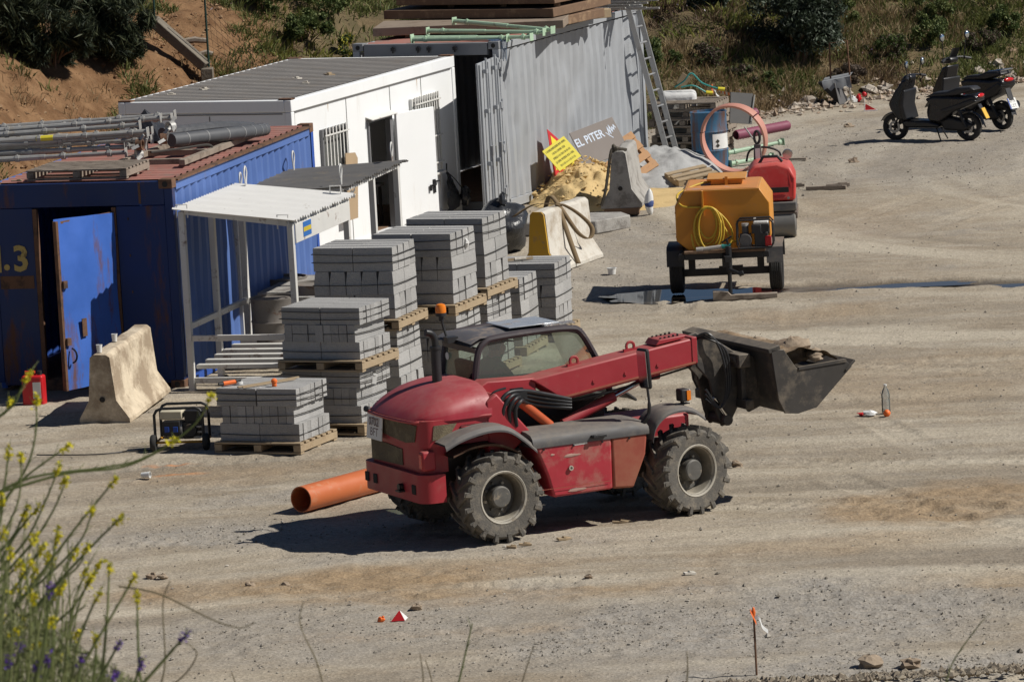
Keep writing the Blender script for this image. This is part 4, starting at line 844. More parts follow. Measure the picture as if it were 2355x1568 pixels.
# ---- grey container
GW, GL, GH = 2.438, 6.058, 2.591
gc = empty('grey_container', (.043, 82.436, 0), R_(-22.87), 'dented grey shipping container with an open end door', 'container')
_dn = [(rnd.uniform(.3, 5.6), rnd.uniform(.3, 2.2), rnd.uniform(.12, .35), rnd.uniform(-.03, .018)) for _ in range(42)]
gn = lambda q, z: sum(a*math.exp(-((q-x)**2+(z-y)**2)/(r*r)) for x, y, r, a in _dn)+.008*math.sin(q*4+z*3)
def corr_fine(mb, L, H, pitch, depth, base, noise):
    us = []; k = 0
    while k*pitch < L:
        for f, d in ((0, 0), (.13, 0), (.26, 0), (.48, -depth), (.62, -depth), (.76, -depth)):
            if (k+f)*pitch <= L: us.append(((k+f)*pitch, d))
        k += 1
    us.append((L, 0)); rows = []
    for j in range(25):
        z = H*j/24; rows.append([(base[0]+d+noise(q, z), base[1]+q, base[2]+z) for q, d in us])
    mb.grid(rows)
mb = MB(); corr_fine(mb, GL-.26, GH-.31, .278, .036, (-.012, .13, .16), gn); mb.build('side_wall', m_grey, gc, smooth=28)
mb = MB(); corr(mb, GL-.26, GH-.31, .278, .036, (-GW+.012, .13, .16), n=(-1, 0, 0)); mb.build('far_side_wall', m_grey, gc, smooth=25)
mb = MB(); mb.b2((-GW+.1, GL-.06, .1), (-.1, GL-.02, GH-.1)); mb.build('back_wall', m_grey, gc)
mb = MB(); corr(mb, GL-.3, GW-.2, .25, .02, (-GW+.1, .15, GH-.02), u=(0, 1, 0), n=(0, 0, 1), v=(1, 0, 0)); mb.build('roof', m_redroof, gc, smooth=25)
mb = MB(); mb.b2((-GW+.08, .08, .12), (-.08, GL-.08, .15)); mb.build('floor', m_woodo, gc)
for y0 in (0, GL):
    for x0 in (-GW, 0):
        mb = MB(); sx = .055 if x0 < 0 else -.055; sy = .05 if y0 == 0 else -.05; mb.box((x0+sx, y0+sy, GH/2), (.11, .1, GH-.23)); mb.build('corner_post', m_grey, gc, bevel=.006)
castings(gc, m_greydk, GW, GL, GH, [(0, 0, 1), (1, 0, 1), (0, 1, 1), (0, 0, 0), (0, 1, 0)])
for nm, z0, z1 in (('top_rail', GH-.13, GH-.035), ('bottom_rail', .02, .155)):
    for x0 in (0, -GW): mb = MB(); mb.box((x0+(-.036 if x0 == 0 else .036), GL/2, (z0+z1)/2), (.068, GL-.33, z1-z0)); mb.build(nm, m_grey, gc, bevel=.006)
mb = MB(); mb.b2((-GW+.19, .0, GH-.2), (-.19, .09, GH-.012)); mb.build('front_header', m_greydk, gc, bevel=.006)
for x in (-1.75, -1.33, -1.15, -.72): mb = MB(); mb.box((x, -.02, GH-.09), (.06, .05, .05)); mb.cyl((x, -.03, GH-.15), (x, -.03, GH-.05), .015, n=8); mb.build('lock_cam', m_blackm, gc)
mb = MB(); mb.b2((-GW+.112, -.002, .0), (-.112, .1, .13)); mb.build('door_sill', m_greydk, gc)
gd = empty('door', (-.05, -.015, .13), R_(180+98)); gd.parent = gc
mb = MB(); mb.b2((.02, -.02, 0), (1.15, .02, 2.24)); mb.build('door_panel', m_grey, gd, bevel=.008)
for x in (.06, .60, 1.09): mb = MB(); mb.b2((x-.04, .021, .02), (x+.04, .05, 2.22)); mb.build('stile', m_grey, gd, bevel=.006)
for x in (.35, .88):
    mb = MB(); mb.cyl((x, .075, -.04), (x, .075, 2.3), .018, n=8); lb_ = mb.build('lock_rod', m_grey, gd)
    for z in (.1, .7, 1.5, 2.1): mb = MB(); mb.box((x, .06, z), (.09, .06, .06)); mb.build('rod_bracket', m_grey, lb_)
    mb = MB(); mb.bar((x, .1, .85), (x-.02, .1, .45), .035, .02); mb.box((x, .1, .9), (.07, .04, .14)); mb.build('lock_handle', m_greydk, lb_)
for z in (.18, .85, 1.5, 2.1): mb = MB(); mb.box((.0, .045, z), (.16, .05, .10)); mb.cyl((-.0, .06, z-.09), (-.0, .06, z+.09), .022, n=8); mb.build('hinge', m_grey, gd)
text_part('', .1, m_ink, gc, Matrix.Identity(4)) if False else None
# ---- timbers and green props on the grey roof
def timber(p0, p1, w, h, mat, label, cat='timber', name='timber_platform', cleats=0):
    t = empty(name, p0, 0, label, cat); d = Vector(p1)-Vector(p0); mb = MB(); mb.bar((0, 0, 0), d, w, h); mb.build('panel', mat, t, bevel=.01)
    for k in range(cleats):
        mb = MB(); q = d*((k+.5)/cleats); mb.bar(q+Vector((-.02, -w*.45, -h/2-.03)), q+Vector((.02, w*.45, -h/2-.03)), .1, .058); mb.build('cleat', m_woodo, t)
    return t
g = lambda x, y, z: wpt(gc, x, y, GH+z)
timber(g(-2.62, 1.42, .10), g(.24, 2.25, .10), 1.3, .13, m_woodtop, 'broad weathered timber panel lying lowest on the grey container roof', cleats=3)
timber(g(-2.75, 3.15, .25), g(.22, 2.95, .25), 2.1, .14, m_woodo, 'thick brown timber panel stacked in the middle on the grey container', cleats=3)
timber(g(-2.55, 3.2, .47), g(.25, 2.95, .47), 2.0, .17, m_woodo, 'topmost dark timber panel cut by the upper edge of the picture', cleats=3)
for a, b, lb in (((.0, 1.75, .08), (.28, 3.5, .10), 'short timber beam poking out beneath the stacked panels'), ((-.2, 3.2, .06), (.34, 3.75, .07), 'stubby split orange brown timber end on the roof edge')):
    t = timber(g(*a), g(*b), .2, .14, m_wood if 'split' in lb else m_woodo, lb, 'timber', 'timber_beam')
for a, b, i, lb in (((-1.56, .30, .05), (.50, .12, .05), .45, 'front mint green steel prop lying across the grey container roof'), ((-1.40, .55, .13), (.62, .35, .10), .5, 'middle mint green steel prop resting on the others'), ((-1.12, .95, .24), (.72, .45, .12), .45, 'highest mint green steel prop leaning on the timber panel'), ((-1.5, .18, .04), (.1, .14, .04), .5, 'rusty perforated mint green prop tube at the roof front')):
    a_, b_ = Vector(g(*a)), Vector(g(*b)); d = b_-a_
    prop(a_, d.length, math.atan2(d.y, d.x), lb, i, math.asin(d.z/d.length), m_green, True, 2, 'mint green props on the grey container roof')
for i in range(9):
    p = g(-.45+.12*rnd.random()+.07*i, 4.6+.1*(i % 4), .04+.035*(i % 4)); q = Vector(p)+Vector((.55+.1*rnd.random(), -.25, .01)); mb = MB(); mb.bar(p, q, .05, .03); mb.bar(Vector(p)+Vector((.05, 0, .02)), q-Vector((.2, 0, -.02)), .03, .02)
    tag(mb.build('scrap_bar', m_galv), 'grey flat metal offcut in the loose pile by the ladder top', 'offcut', 'metal offcuts on the grey container roof')
t = empty('blue_net', g(-.12, .12, -.03), 0, 'scrap of pale blue netting caught on the container corner', 'netting'); mb = MB()
for k in range(9): mb.tube(spl([(-.1+.03*k, -.05, .06), (.02+.02*k, -.08, .0), (.05+.015*k, -.06, -.22-.03*(k % 3))], 3), .006, 4)
mb.build('strands', M('pale_blue_net', (.18, .27, .4), .8), t)
# ladder
t = empty('ladder', (0, 0, 0), 0, 'long aluminium ladder leaning against the far end of the grey container', 'ladder')
lb0, lb1 = Vector((2.80, 87.78, 0)), Vector((2.16, 87.35, 2.95)); side = Vector((.39, .92, 0)).normalized()*.40
for s in (-.5, .5):
    mb = MB(); mb.bar(lb0+side*s, lb1+side*s, .03, .09, up=(.92, -.39, .2)); mb.build('stile', m_alu, t, bevel=.004)
for k in range(11):
    q = lb0.lerp(lb1, (k+.6)/11.2); mb = MB(); mb.cyl(q-side*.5, q+side*.5, .017, n=8); mb.build('rung', m_alu, t)
for s in (-.5, .5): mb = MB(); mb.box(lb0+side*s+Vector((0, 0, .02)), (.06, .06, .05)); mb.build('rubber_foot', m_black, t)
# ------------------------------------------------------------------ shelters
def shelter(name, loc, rz_, W, D, zl, zr, mroof, mpost, label, posts, pitch=.09, depth=.018, fascia=False):
    t = empty(name, loc, rz_, label, 'shelter')   # origin at the front right post; x right, y back
    n = int(D/pitch)*4; rows = [[], []]
    for i in range(n+1):
        y = -.12+(D+.24)*i/n; z = depth*math.sin(i*math.pi/2)
        rows[0].append((.10, y, zr+.045+z-.01*math.sin(i*.37))); rows[1].append((-W-.08, y, zl+.045+z))
    mb = MB(); mb.grid([rows[0], rows[1]]); mb.build('roof_sheet', mroof, t, smooth=60)
    for x, y in posts:
        z = zr+(zl-zr)*(-x/W); mb = MB(); mb.box((x, y, z/2), (.075, .075, z)); mb.build('post', mpost, t, bevel=.005)
    for p0, p1 in (((-.04, 0, zr-.0), (-W+.04, 0, zl-.0)), ((-.04, D, zr), (-W+.04, D, zl)), ((0, .04, zr), (0, D-.04, zr)), ((-W, .04, zl), (-W, D-.04, zl))):
        mb = MB(); mb.bar(p0, p1, .06, .07); mb.build('roof_beam', mpost, t, bevel=.004)
    return t
s1 = shelter('white_shelter', (-2.60, 65.25, 0), R_(-16), 1.38, 2.25, 2.22, 2.05, m_whitero, m_whitep, 'open white steel shelter with corrugated white roof beside the blue container', [(0, 0), (-1.38, 0), (0, 2.25), (-1.38, 2.25), (-1.38, 1.1)])
mb = MB(); mb.b2((.045, .02, 1.80), (.06, 2.22, 2.035)); mb.build('side_board', m_whitep, s1, bevel=.004)
mb = MB(); mb.b2((.0612, .30, 1.84), (.064, .62, 1.91)); mb.build('sticker_lower_half', m_flagb, s1); mb = MB(); mb.b2((.0612, .30, 1.911), (.064, .62, 2.02)); mb.build('sticker_upper_half', m_flagb, s1); mb = MB(); mb.b2((.0642, .31, 1.90), (.066, .61, 1.955)); mb.build('sticker_lettering', m_flagy, s1)
def hook(parent, x, y, z, h, loop, mat):
    mb = MB()
    if loop: mb.tube(spl([(x, y, z), (x, y-.02, z+h*.4), (x, y-.05, z+h*.75), (x, y, z+h), (x, y+.05, z+h*.75), (x, y+.02, z+h*.4), (x, y, z)], 4), .011, 6)
    else: mb.tube([(x, y, z), (x, y, z+h), (x+.14, y, z+h), (x+.14, y, z)], .010, 6)
    mb.build('lifting_hook', mat, parent)
hook(s1, -.14, -.07, 1.99, .17, False, m_whitep); hook(s1, -1.42, -.07, 2.15, .16, False, m_whitep); hook(s1, -.18, 2.2, 2.06, .17, False, m_whitep); hook(s1, -1.28, 2.2, 2.2, .3, True, m_whitep)
for (p0, p1, nm) in (((-1.34, 0, .66), (-.04, 0, .66), 'rail'), ((-1.38, .04, .80), (-1.38, 2.2, .80), 'rail'), ((-1.34, 0, .14), (-.04, 0, .14), 'rail'), ((-1.34, 2.25, .8), (-.04, 2.25, .8), 'rail')):
    mb = MB(); mb.bar(p0, p1, .05, .07); mb.build(nm, m_whitep, s1, bevel=.003)
for k in range(6):
    y = .10+k*.34; mb = MB(); mb.bar((-1.33, y, .30+.01*k), (-.05, y, .30+.01*k), .11, .05); mb.build('shelf_slat', m_whitep, s1, bevel=.003)
s2 = shelter('grey_shelter', (-1.99, 67.85, 0), R_(-15), 1.5, 2.5, 2.04, 2.14, m_greysh, m_whitep, 'open shelter with dark grey corrugated roof behind the white one', [(0, 1.2), (0, 2.35), (-1.5, .1), (-1.5, 2.4)])
for x, y, z in ((-.06, .05, 2.16), (-.06, 2.4, 2.16), (-1.4, 2.4, 2.08), (-1.4, .1, 2.08)): hook(s2, x, y, z, .28, True, m_whitep)
def drum(loc, mat, label, h=.88, r=.29, name='oil_drum', lid=True, rz_=0, lab=False):
    t = empty(name, loc, rz_, label, 'drum'); pr = [(r*.96, .0), (r, .015), (r, .03)]
    for z0 in (h*.33, h*.66): pr += [(r, z0-.02), (r+.012, z0), (r, z0+.02)]
    pr += [(r, h-.03), (r+.008, h-.015), (r+.008, h), (r-.012, h), (r-.012, h-.03)]
    mb = MB(); mb.lathe(pr, 28); mb.build('shell', mat, t, smooth=40)
    mb = MB(); mb.lathe([(0, h-.035), (r-.012, h-.03)], 28); mb.cyl((r*.6, 0, h-.03), (r*.6, 0, h-.012), .03, n=10); mb.build('lid', mat, t)
    if lab:
        mb = MB(); mb.lathe([(r+.003, h*.36), (r+.003, h*.62)], 10, a0=R_(-82), a1=R_(-12)); la = mb.build('label', m_whitepl, t, smooth=60)
        for zc in (.40, .475):
            a = R_(-66); c = Vector(((r+.006)*math.cos(a), (r+.006)*math.sin(a), h*(zc+.02))); tx = Vector((-math.sin(a), math.cos(a), 0)); mb = MB(); s = .036
            mb.add([c+tx*s, c+Vector((0, 0, s)), c-tx*s, c-Vector((0, 0, s))], [(0, 1, 2, 3)]); mb.build('hazard_diamond', m_ink, la)
    return t
mg = M('old_grey_drum', (.21, .19, .17), .7, .1, .2, 5, RUST, 4, .3)
drum((-2.95, 67.4, 0), mg, 'old grey steel drum standing behind the shelter slats'); drum((-2.45, 68.5, 0), mg, 'second grey drum half hidden at the back of the shelter'); drum((-2.9, 69.9, 0), mg, 'grey drum in the gap between the two shelters', .8)
t = empty('hose_coil', wpt(s2, -.5, 1.6, 1.0), 0, 'tangle of dark hoses hanging under the grey shelter', 'hoses'); mb = MB()
for k in range(6): mb.tube(spl([(-.35, .02*k, .0-.03*k), (-.05+.03*k, .03*k, .18-.02*k), (.2, 0, .12), (.25+.05*k, .02*k, -.35)], 5), .016, 5)
mb.tube(spl([(.2, 0, .12), (.6, .3, -.05), (.95, .6, -.2)], 5), .02, 5); mb.build('hose_bundle', m_rope, t)
tt = empty('work_bench', wpt(s2, -.75, 1.3, 0), R_(-15), 'low concrete topped bench under the grey shelter', 'bench'); mb = MB(); mb.box((0, 0, .72), (1.3, 1.6, .1)); mb.build('bench_top', m_concg, tt, bevel=.01)
for x in (-.5, .5):
    for y in (-.65, .65): mb = MB(); mb.box((x, y, .335), (.1, .1, .66)); mb.build('leg', m_concg, tt)

# ------------------------------------------------------------------ concrete blocks on pallets
def block_mesh(kind):
    k = 'bk'+kind
    if k in MESH: return MESH[k]
    L, T, H = {'thin': (.494, .0945, .197), 'thinshort': (.396, .0945, .197), 'fat': (.492, .190, .277), 'fatshort': (.394, .192, .277)}[kind]
    mb = MB()
    if kind.startswith('thin'): mb.box((0, 0, 0), (L, T, H))
    else:
        h = H/2; w = T/2; q = .012
        for x0, x1 in ((-L/2, L/2),):
            mb.ext([(x0, -w, -h), (x0, w, -h), (x0, w, h*.05), (x0, w-.022, h), (x0, -w+.006, h), (x0, -w, h*.05)], (x1-x0, 0, 0))
    MESH[k] = mb.mesh('block', m_block); return MESH[k]
def load(loc, rz_, fat, label, layers=3, skip=()):
    """one strapped load of blocks, origin at the centre of its underside; front faces local -y"""
    t = empty('block_stack', loc, rz_, label, 'block stack', 'strapped loads of concrete blocks'); H = .281 if fat else .2; T = .2 if fat else .1
    for l in range(layers):
        z = H*(l+.5); n = 0; jx, jy = rnd.uniform(-.012, .012), rnd.uniform(-.012, .012)
        if l % 2 == 0:
            nn = round(.8/T)
            for i in range(nn):
                for s in (-.25, .25):
                    if (l, i, s) in skip: continue
                    o = link('block', block_mesh('fat' if fat else 'thin'), t, loc=(s+jx+rnd.uniform(-.008, .008), -.4+T*(i+.5)+jy+rnd.uniform(-.002, .002), z), rot=(0, 0, rnd.uniform(-.01, .01)))
        else:
            nn = 5 if fat else 9; wT = nn*T
            for i in range(nn):
                for s in (-.2, .2):
                    o = link('block', block_mesh('fatshort' if fat else 'thinshort'), t, loc=(-wT/2+T*(i+.5)+jx+rnd.uniform(-.002, .002), s+jy+rnd.uniform(-.009, .009), z), rot=(0, 0, math.pi/2+rnd.uniform(-.008, .008)))
    for zz in ([H*(l+f) for l in range(layers) for f in ((.45,) if l < layers-1 else (.35, .72))]):
        l = int(zz/H); hx, hy = (.512, .412) if l % 2 == 0 else ((.512 if fat else .462), .412); mb = MB(); pts = []
        cs = [(-hx, -hy), (hx, -hy), (hx, hy), (-hx, hy)]; tl = [rnd.uniform(-.015, .015) for _ in range(4)]
        for i in range(4):
            a, b = cs[i], cs[(i+1) % 4]
            for k in range(6): q = k/6; pts.append((a[0]+(b[0]-a[0])*q, a[1]+(b[1]-a[1])*q, zz+tl[i]*(1-q)+tl[(i+1) % 4]*q-.008*math.sin(q*math.pi)))
        mb.tube(pts, .0055, 4, closed=True); mb.build('strap', m_pstrap, t)
    return t
def stack_at(fr, yaw):   # centre from the front right corner
    a = R_(yaw); return (fr[0]-.5*math.cos(a)+.4*math.sin(a), fr[1]+.5*math.sin(a)+.4*math.cos(a))
def col(fr, yaw, spec, plab):
    x, y = stack_at(fr, yaw); z = 0.0
    for i, (fat, lb) in enumerate(spec):
        pallet((x+.02, y, z), R_(-yaw)+rnd.uniform(-.02, .02), plab[i], 1.08, 1.0, m_wood if i or True else m_woodg, group='pallets'); z += .131
        load((x+rnd.uniform(-.015, .015), y, z+.001), R_(-yaw), fat, lb); z += 3*(.281 if fat else .2)+.002
    return x, y, z
A = col((-2.47, 60.52), 24, [(False, 'single low load of thin grey blocks nearest the camera, laths on top')], ['pallet of pale new wood under the nearest low block load'])
col((-1.75, 61.62), 25, [(False, 'lower load of thin blocks with a paper tag behind the nearest load'), (False, 'upper load of thin blocks standing on the tagged load')], ['shaded pallet on the ground behind the nearest load', 'pallet between the two loads of thin blocks'])
col((-1.33, 63.12), 19, [(True, 'lower load of thick blocks beside the loader bonnet, second column'), (True, 'upper load of thick blocks in front of the white shelter')], ['pallet on the ground under the second column of blocks', 'pallet under the thick blocks in front of the white shelter'])
col((-.66, 64.12), 21, [(True, 'lower load of thick blocks in the middle column behind the orange beacon'), (True, 'upper load of thick blocks with a white scrap on its corner, middle column')], ['pallet on the ground under the middle column of blocks', 'pallet between the loads of the middle column'])
col((-.27, 65.45), 21, [(True, 'lower load of thick blocks in the rear tall column'), (True, 'upper load of thick blocks in the rear column, highest in the picture')], ['pallet on the ground under the rear tall column', 'pallet between the loads of the rear tall column'])
col((.58, 68.38), 16, [(True, 'low load of thick blocks by the yellow ended barrier, wrapped stick on top')], ['pallet under the low load by the yellow ended barrier'])
col((.15, 67.05), 16, [(True, 'low load of thick blocks between the rear column and the barrier load')], ['pallet under the low load behind the cab roof'])
mb = MB(); mb.box((0, 0, 0), (.05, .004, .12), (0, .15, .3)); mb.box((.004, -.003, .045), (.03, .004, .02), (0, .15, .3)); tag(mb.build('paper_tag', m_whitepl, loc=(-1.60, 61.74, .62)), 'white paper tag hanging on the lower thin block load', 'tag')
mb = MB(); mb.blob((0, 0, 0), (.03, .03, .05), 3, .4); mb.box((.0, -.02, -.02), (.03, .02, .05), (.3, .2, 0)); tag(mb.build('plastic_scrap', m_whitepl, loc=(-.48, 64.55, 1.78)), 'scrap of white plastic on the corner of the middle column', 'scrap')
zt = A[2]
for i, (a, b) in enumerate((((-.22, -.40), (.18, .36)), ((-.15, -.42), (.2, .22)))):
    c, s = math.cos(R_(-24)), math.sin(R_(-24)); f = lambda q: (A[0]+q[0]*c-q[1]*s, A[1]+q[0]*s+q[1]*c, zt+.015); mb = MB(); mb.bar(f(a), f(b), .022, .016); mb.bar(f(a), Vector(f(a)).lerp(Vector(f(b)), .3), .026, .012)
    tag(mb.build('wooden_lath', m_wood), ['longer', 'shorter'][i]+' wooden lath lying across the nearest block load', 'lath', 'laths on the nearest block load')
t = empty('orange_stopper', (A[0]+.05, A[1]-.26, zt+.003), 0, 'orange plastic cap standing on the nearest block load', 'cap'); mb = MB(); mb.lathe([(0, 0), (.028, 0), (.028, .05), (0, .05)], 12); mb.build('cap_base', m_orange, t); mb = MB(); mb.lathe([(.036, .045), (.034, .07), (.02, .085), (0, .09)], 12); mb.build('cap_dome', m_orange, t)
t = empty('angle_grinder', (A[0]-.45, A[1]-.02, zt+.003), .5, 'small orange and black angle grinder with white disc on the nearest block load', 'grinder'); mb = MB(); mb.cyl((-.1, 0, .03), (.06, 0, .035), .025, n=10); mb.build('body', m_orange, t); mb = MB(); mb.cyl((.06, 0, .035), (.12, 0, .05), .03, .02, n=10); mb.cyl((-.16, 0, .03), (-.1, 0, .03), .02, n=8); mb.build('head', m_black, t); mb = MB(); mb.cyl((.1, 0, .0), (.1, 0, .03), .045, n=14); mb.build('disc', m_whitepl, t)
x0, y0 = stack_at((.58, 68.38), 16); t = empty('stick', (x0-.1, y0-.1, .98), .25, 'pointed wooden stick wrapped with pale cord on the low block load', 'stick'); mb = MB(); mb.bar((-.2, 0, .02), (.22, 0, .02), .03, .03); mb.build('stick_body', m_wood, t); mb = MB(); mb.cyl((-.02, 0, .02), (.13, 0, .02), .026, n=8); mb.build('cord', m_concw, t)

# ------------------------------------------------------------------ concrete barriers
def barrier(loc, rz_, L, mat, label, h=.82, wb=.58, wt=.2, end=None, rot=None, feet=True, zoff=0):
    t = empty('concrete_barrier', loc, rz_, label, 'barrier', None, rot)
    prof = [(-wb/2, .0), (-wb/2, .06), (-wb*.27, .28), (-wt/2, h-.04), (-wt/2+.04, h), (wt/2-.04, h), (wt/2, h-.04), (wb*.27, .28), (wb/2, .06), (wb/2, .0)]
    mb = MB(); n = 12; rows = []
    for j in range(n+1):
        y = L*j/n; rows.append([(x+.004*math.sin(j*2.1+i*1.7), y+(.015*math.sin(i*2.3) if j in (0, n) else 0), z+.006*math.sin(j*1.3+i)*(z > .01)) for i, (x, z) in enumerate(prof)])
    mb.grid([r+[r[0]] for r in rows]); f = len(mb.v); mb.add(rows[0], [tuple(range(10))]); mb.add(rows[-1], [tuple(range(9, -1, -1))]); mb.v = [(a, b, c+zoff) for a, b, c in mb.v]
    mb.build('barrier_body', mat, t, smooth=30, bevel=.012)
    if end:
        mb = MB(); mb.ext([(x*.93, -.035, z*.985+.008+zoff) for x, z in prof], (0, .03, 0)); mb.build('painted_end', end, t)
    mb = MB(); mb.lathe([(0, -.022), (.035, -.022), (.03, -.01)], 10, (0, .0, .3+zoff), 'y'); mb.build('pin_hole', m_dark, t)
    return t
bl = barrier((-4.86, 63.45, .0), R_(-13), 1.75, m_concl, 'whitewashed concrete barrier with two cups on top in front of the blue container', .84, .62, .24, rot=(R_(3.0), 0, R_(-13)), zoff=.0)
for y, lb in ((.12, 'white paper cup at the near end of the whitewashed barrier'), (.75, 'white paper cup halfway along the whitewashed barrier')):
    p = Matrix.Rotation(R_(-13), 4, 'Z') @ Matrix.Rotation(R_(3.0), 4, 'X') @ Vector((-.03, y, .842)); t = empty('paper_cup', Vector(bl.location)+p, 0, lb, 'cup', 'cups on the barrier')
    mb = MB(); mb.lathe([(0, 0), (.028, 0), (.037, .09), (.033, .09), (.026, .01)], 14); mb.build('cup_wall', m_whitepl, t); mb = MB(); mb.lathe([(.038, .086), (.038, .093), (.034, .093)], 14); mb.build('rim', m_whitepl, t)
gb = barrier((1.75, 80.95, .12), R_(-8), 1.5, m_concg, 'grey concrete barrier standing end on beside the sand pile with a strap over it', .86, .62, .2)
mb = MB(); mb.b2((-.26, .0, -.1), (.26, .16, .0)); mb.b2((-.2, .16, -.12), (.2, .24, -.02)); mb.build('timber_foot', m_woodo, gb)
mb = MB()
for dx in (0, .045): mb.tube(spl([(-.30, -.02+dx, .05), (-.22, -.02+dx, .3), (-.13, .02+dx, .8), (-.08, .05+dx, .9), (.02, .1+dx, .88), (.1, .15+dx, .86)], 5), .022, 5)
mb.blob((-.07, .06, .9), (.06, .05, .05), 3, .5); tag(mb.build('lifting_strap', m_darkstrap, loc=gb.location, rot=(0, 0, R_(-8))), 'dark lifting strap hanging over the grey concrete barrier', 'strap')
yb = barrier((.45, 74.95, 0), R_(-24), 1.55, m_concw, 'white painted concrete barrier with yellow end behind the block loads', .86, .6, .22, m_yconc)
mb = MB()
def ribbon(mb, pts, w, t=.004):
    P = [Vector(p) for p in pts]; a = []; 
    for i, p in enumerate(P): a.append((p+Vector(w)*.5, p-Vector(w)*.5))
    mb.grid([[q[0] for q in a], [q[1] for q in a]]); return mb
wv = Vector((.055, .05, 0))
ribbon(mb, spl([(-.12, .55, .80), (-.05, .56, 1.0), (.02, .58, .95), (.14, .62, .75), (.26, .8, .45), (.34, 1.0, .35), (.36, 1.05, .5), (.25, .85, .72), (.12, .6, .88), (.0, .5, .90)], 6), wv)
ribbon(mb, spl([(.05, .58, .90), (.16, .56, .6), (.26, .55, .3), (.33, .58, .05)], 5), wv); ribbon(mb, spl([(.02, .56, .9), (-.25, .45, .9), (-.5, .3, .75)], 4), wv*.8)
mb.build('lifting_strap', m_strap, loc=yb.location, rot=(0, 0, R_(-24))); o = bpy.data.objects['lifting_strap.001']; sm = o.modifiers.new('s', 'SOLIDIFY'); sm.thickness = .006; tag(o, 'tan webbing strap looped over the white barrier', 'strap')
# slab between the barriers
t = empty('concrete_slab', (.55, 79.6, 0), R_(-12), 'broken flat concrete slab lying between the two barriers', 'slab'); mb = MB(); mb.ext([(-.95, -.45, 0), (.9, -.5, 0), (1.3, .1, 0), (1.1, .5, 0), (-.8, .55, 0), (-1.1, .1, 0)], (0, 0, .2)); mb.build('slab_body', m_concg, t, bevel=.02)
mb = MB()
for k in range(4): mb.tube([(.05+.06*k, -.2, .15), (.04+.07*k, -.2, .32)], .008, 5)
mb.build('rebar_stub', m_rust, t)
# piles
def mound(name, loc, rx, ry, h, mat, label, seed, lump=.06, n=64, stones=None, cat='pile', pw=1.5):
    X, Y = np.meshgrid(np.linspace(-1.25, 1.25, n), np.linspace(-1.25, 1.25, n)); r = np.hypot(X, Y)+(fbm(X*1.6+seed, Y*1.6, 3, seed)-.45)*.5
    Z = h*sat(1-r)**(pw*.55)*(1.0)+lump*(fbm(X*3.5, Y*3.5, 3, seed+3)-.42)*sat(1.25-r)*1.6+lump*.5*(np.abs(fbm(X*8, Y*8, 2, seed+9)-.4))*sat(1.2-r)-.05
    o = np_grid(name, X*rx, Y*ry, Z, mat); o.location = loc; return tag(o, label, cat, kind='stuff')
mound('sand_pile', (1.25, 83.8, 0), 1.0, 1.8, .58, m_sand, 'lumpy pile of yellow sand heaped against the grey container', 3, .30, 110)
_q7 = np.random.RandomState(12); _n = 420; _a7 = _q7.rand(_n)*6.3; _r7 = _q7.rand(_n)**.7
_X7 = np.cos(_a7)*_r7; _Y7 = np.sin(_a7)*_r7; _sz = .012+.06*_q7.rand(_n)**3
_Z7 = .58*sat(1-np.hypot(_X7, _Y7)-.03)**.82*1.0+.06
scatter('sand_clods', np.stack([1.28+_X7*.98, 83.8+_Y7*1.8, _Z7, _sz], 1), m_sand, 'clumps of damp sand on the yellow sand pile', 'sand', 31)
mound('spread_sand', (2.0, 83.0, 0), 1.9, 1.9, .13, m_sand, 'thin spread of yellow sand around the grey barrier', 6, .05)
mound('grit_pile', (2.45, 86.1, 0), 1.15, 2.0, .56, m_gravel, 'pale grey grit pile at the foot of the ladder', 9, .16, 90)
# signs and boards against the grey container
gx = lambda y, off, z: wpt(gc, off, y, z)
_A = Vector((.725, 83.75, 1.08)); _L = Vector((.06, -.25, -.97)).normalized()*.66; _R = Vector((.55, .58, -.53)).normalized()*.66
_ey = _A-(_A+_L+_A+_R)/2; _ex = (_R-_L); _ex = _ex-_ey*(_ex.dot(_ey)/_ey.dot(_ey))
_F = frame4(_A-_ey.normalized()*.46, _ex, _ey); t = empty('warning_sign', (0, 0, 0), 0, 'triangular red and yellow roadworks warning sign leaning on the grey container', 'sign'); t.matrix_basis = _F
mb = MB(); mb.ext([(-.36, -.2, 0), (.36, -.2, 0), (0, .46, 0)], (0, 0, -.012)); mb.build('red_border', m_signred, t, bevel=.004); mb = MB(); mb.ext([(-.26, -.145, .001), (.26, -.145, .001), (0, .34, .001)], (0, 0, .003)); mb.build('yellow_face', m_yellow, t)
mb = MB(); mb.ext([(-.12, -.11, .005), (.02, -.11, .005), (-.02, -.05, .005)], (0, 0, .002)); mb.cyl((.03, .10, .005), (.03, .10, .0072), .028, n=10); mb.bar((.02, .07, .006), (-.02, -.02, .006), .05, .003); mb.bar((-.02, -.01, .006), (-.07, -.11, .006), .03, .003); mb.bar((-.02, -.01, .006), (.06, -.11, .006), .03, .003); mb.bar((.02, .05, .006), (.11, -.06, .006), .02, .003); mb.build('digging_figure', m_ink, t)
t = empty('warning_sign', (1.02, 83.95, .72), 0, 'red cornered traffic sign mostly hidden behind the yellow text board', 'sign'); t.matrix_basis = frame4((1.03, 83.97, .57), (.55, .6, -.1), (-.25, .1, .95)) if True else None; mb = MB(); mb.ext([(-.3, -.2, 0), (.3, -.2, 0), (0, .35, 0)], (0, 0, -.012)); mb.build('red_border', m_signred, t); mb = MB(); mb.ext([(-.2, -.15, .001), (.2, -.15, .001), (0, .24, .001)], (0, 0, .003)); mb.build('yellow_face', m_yellow, t)
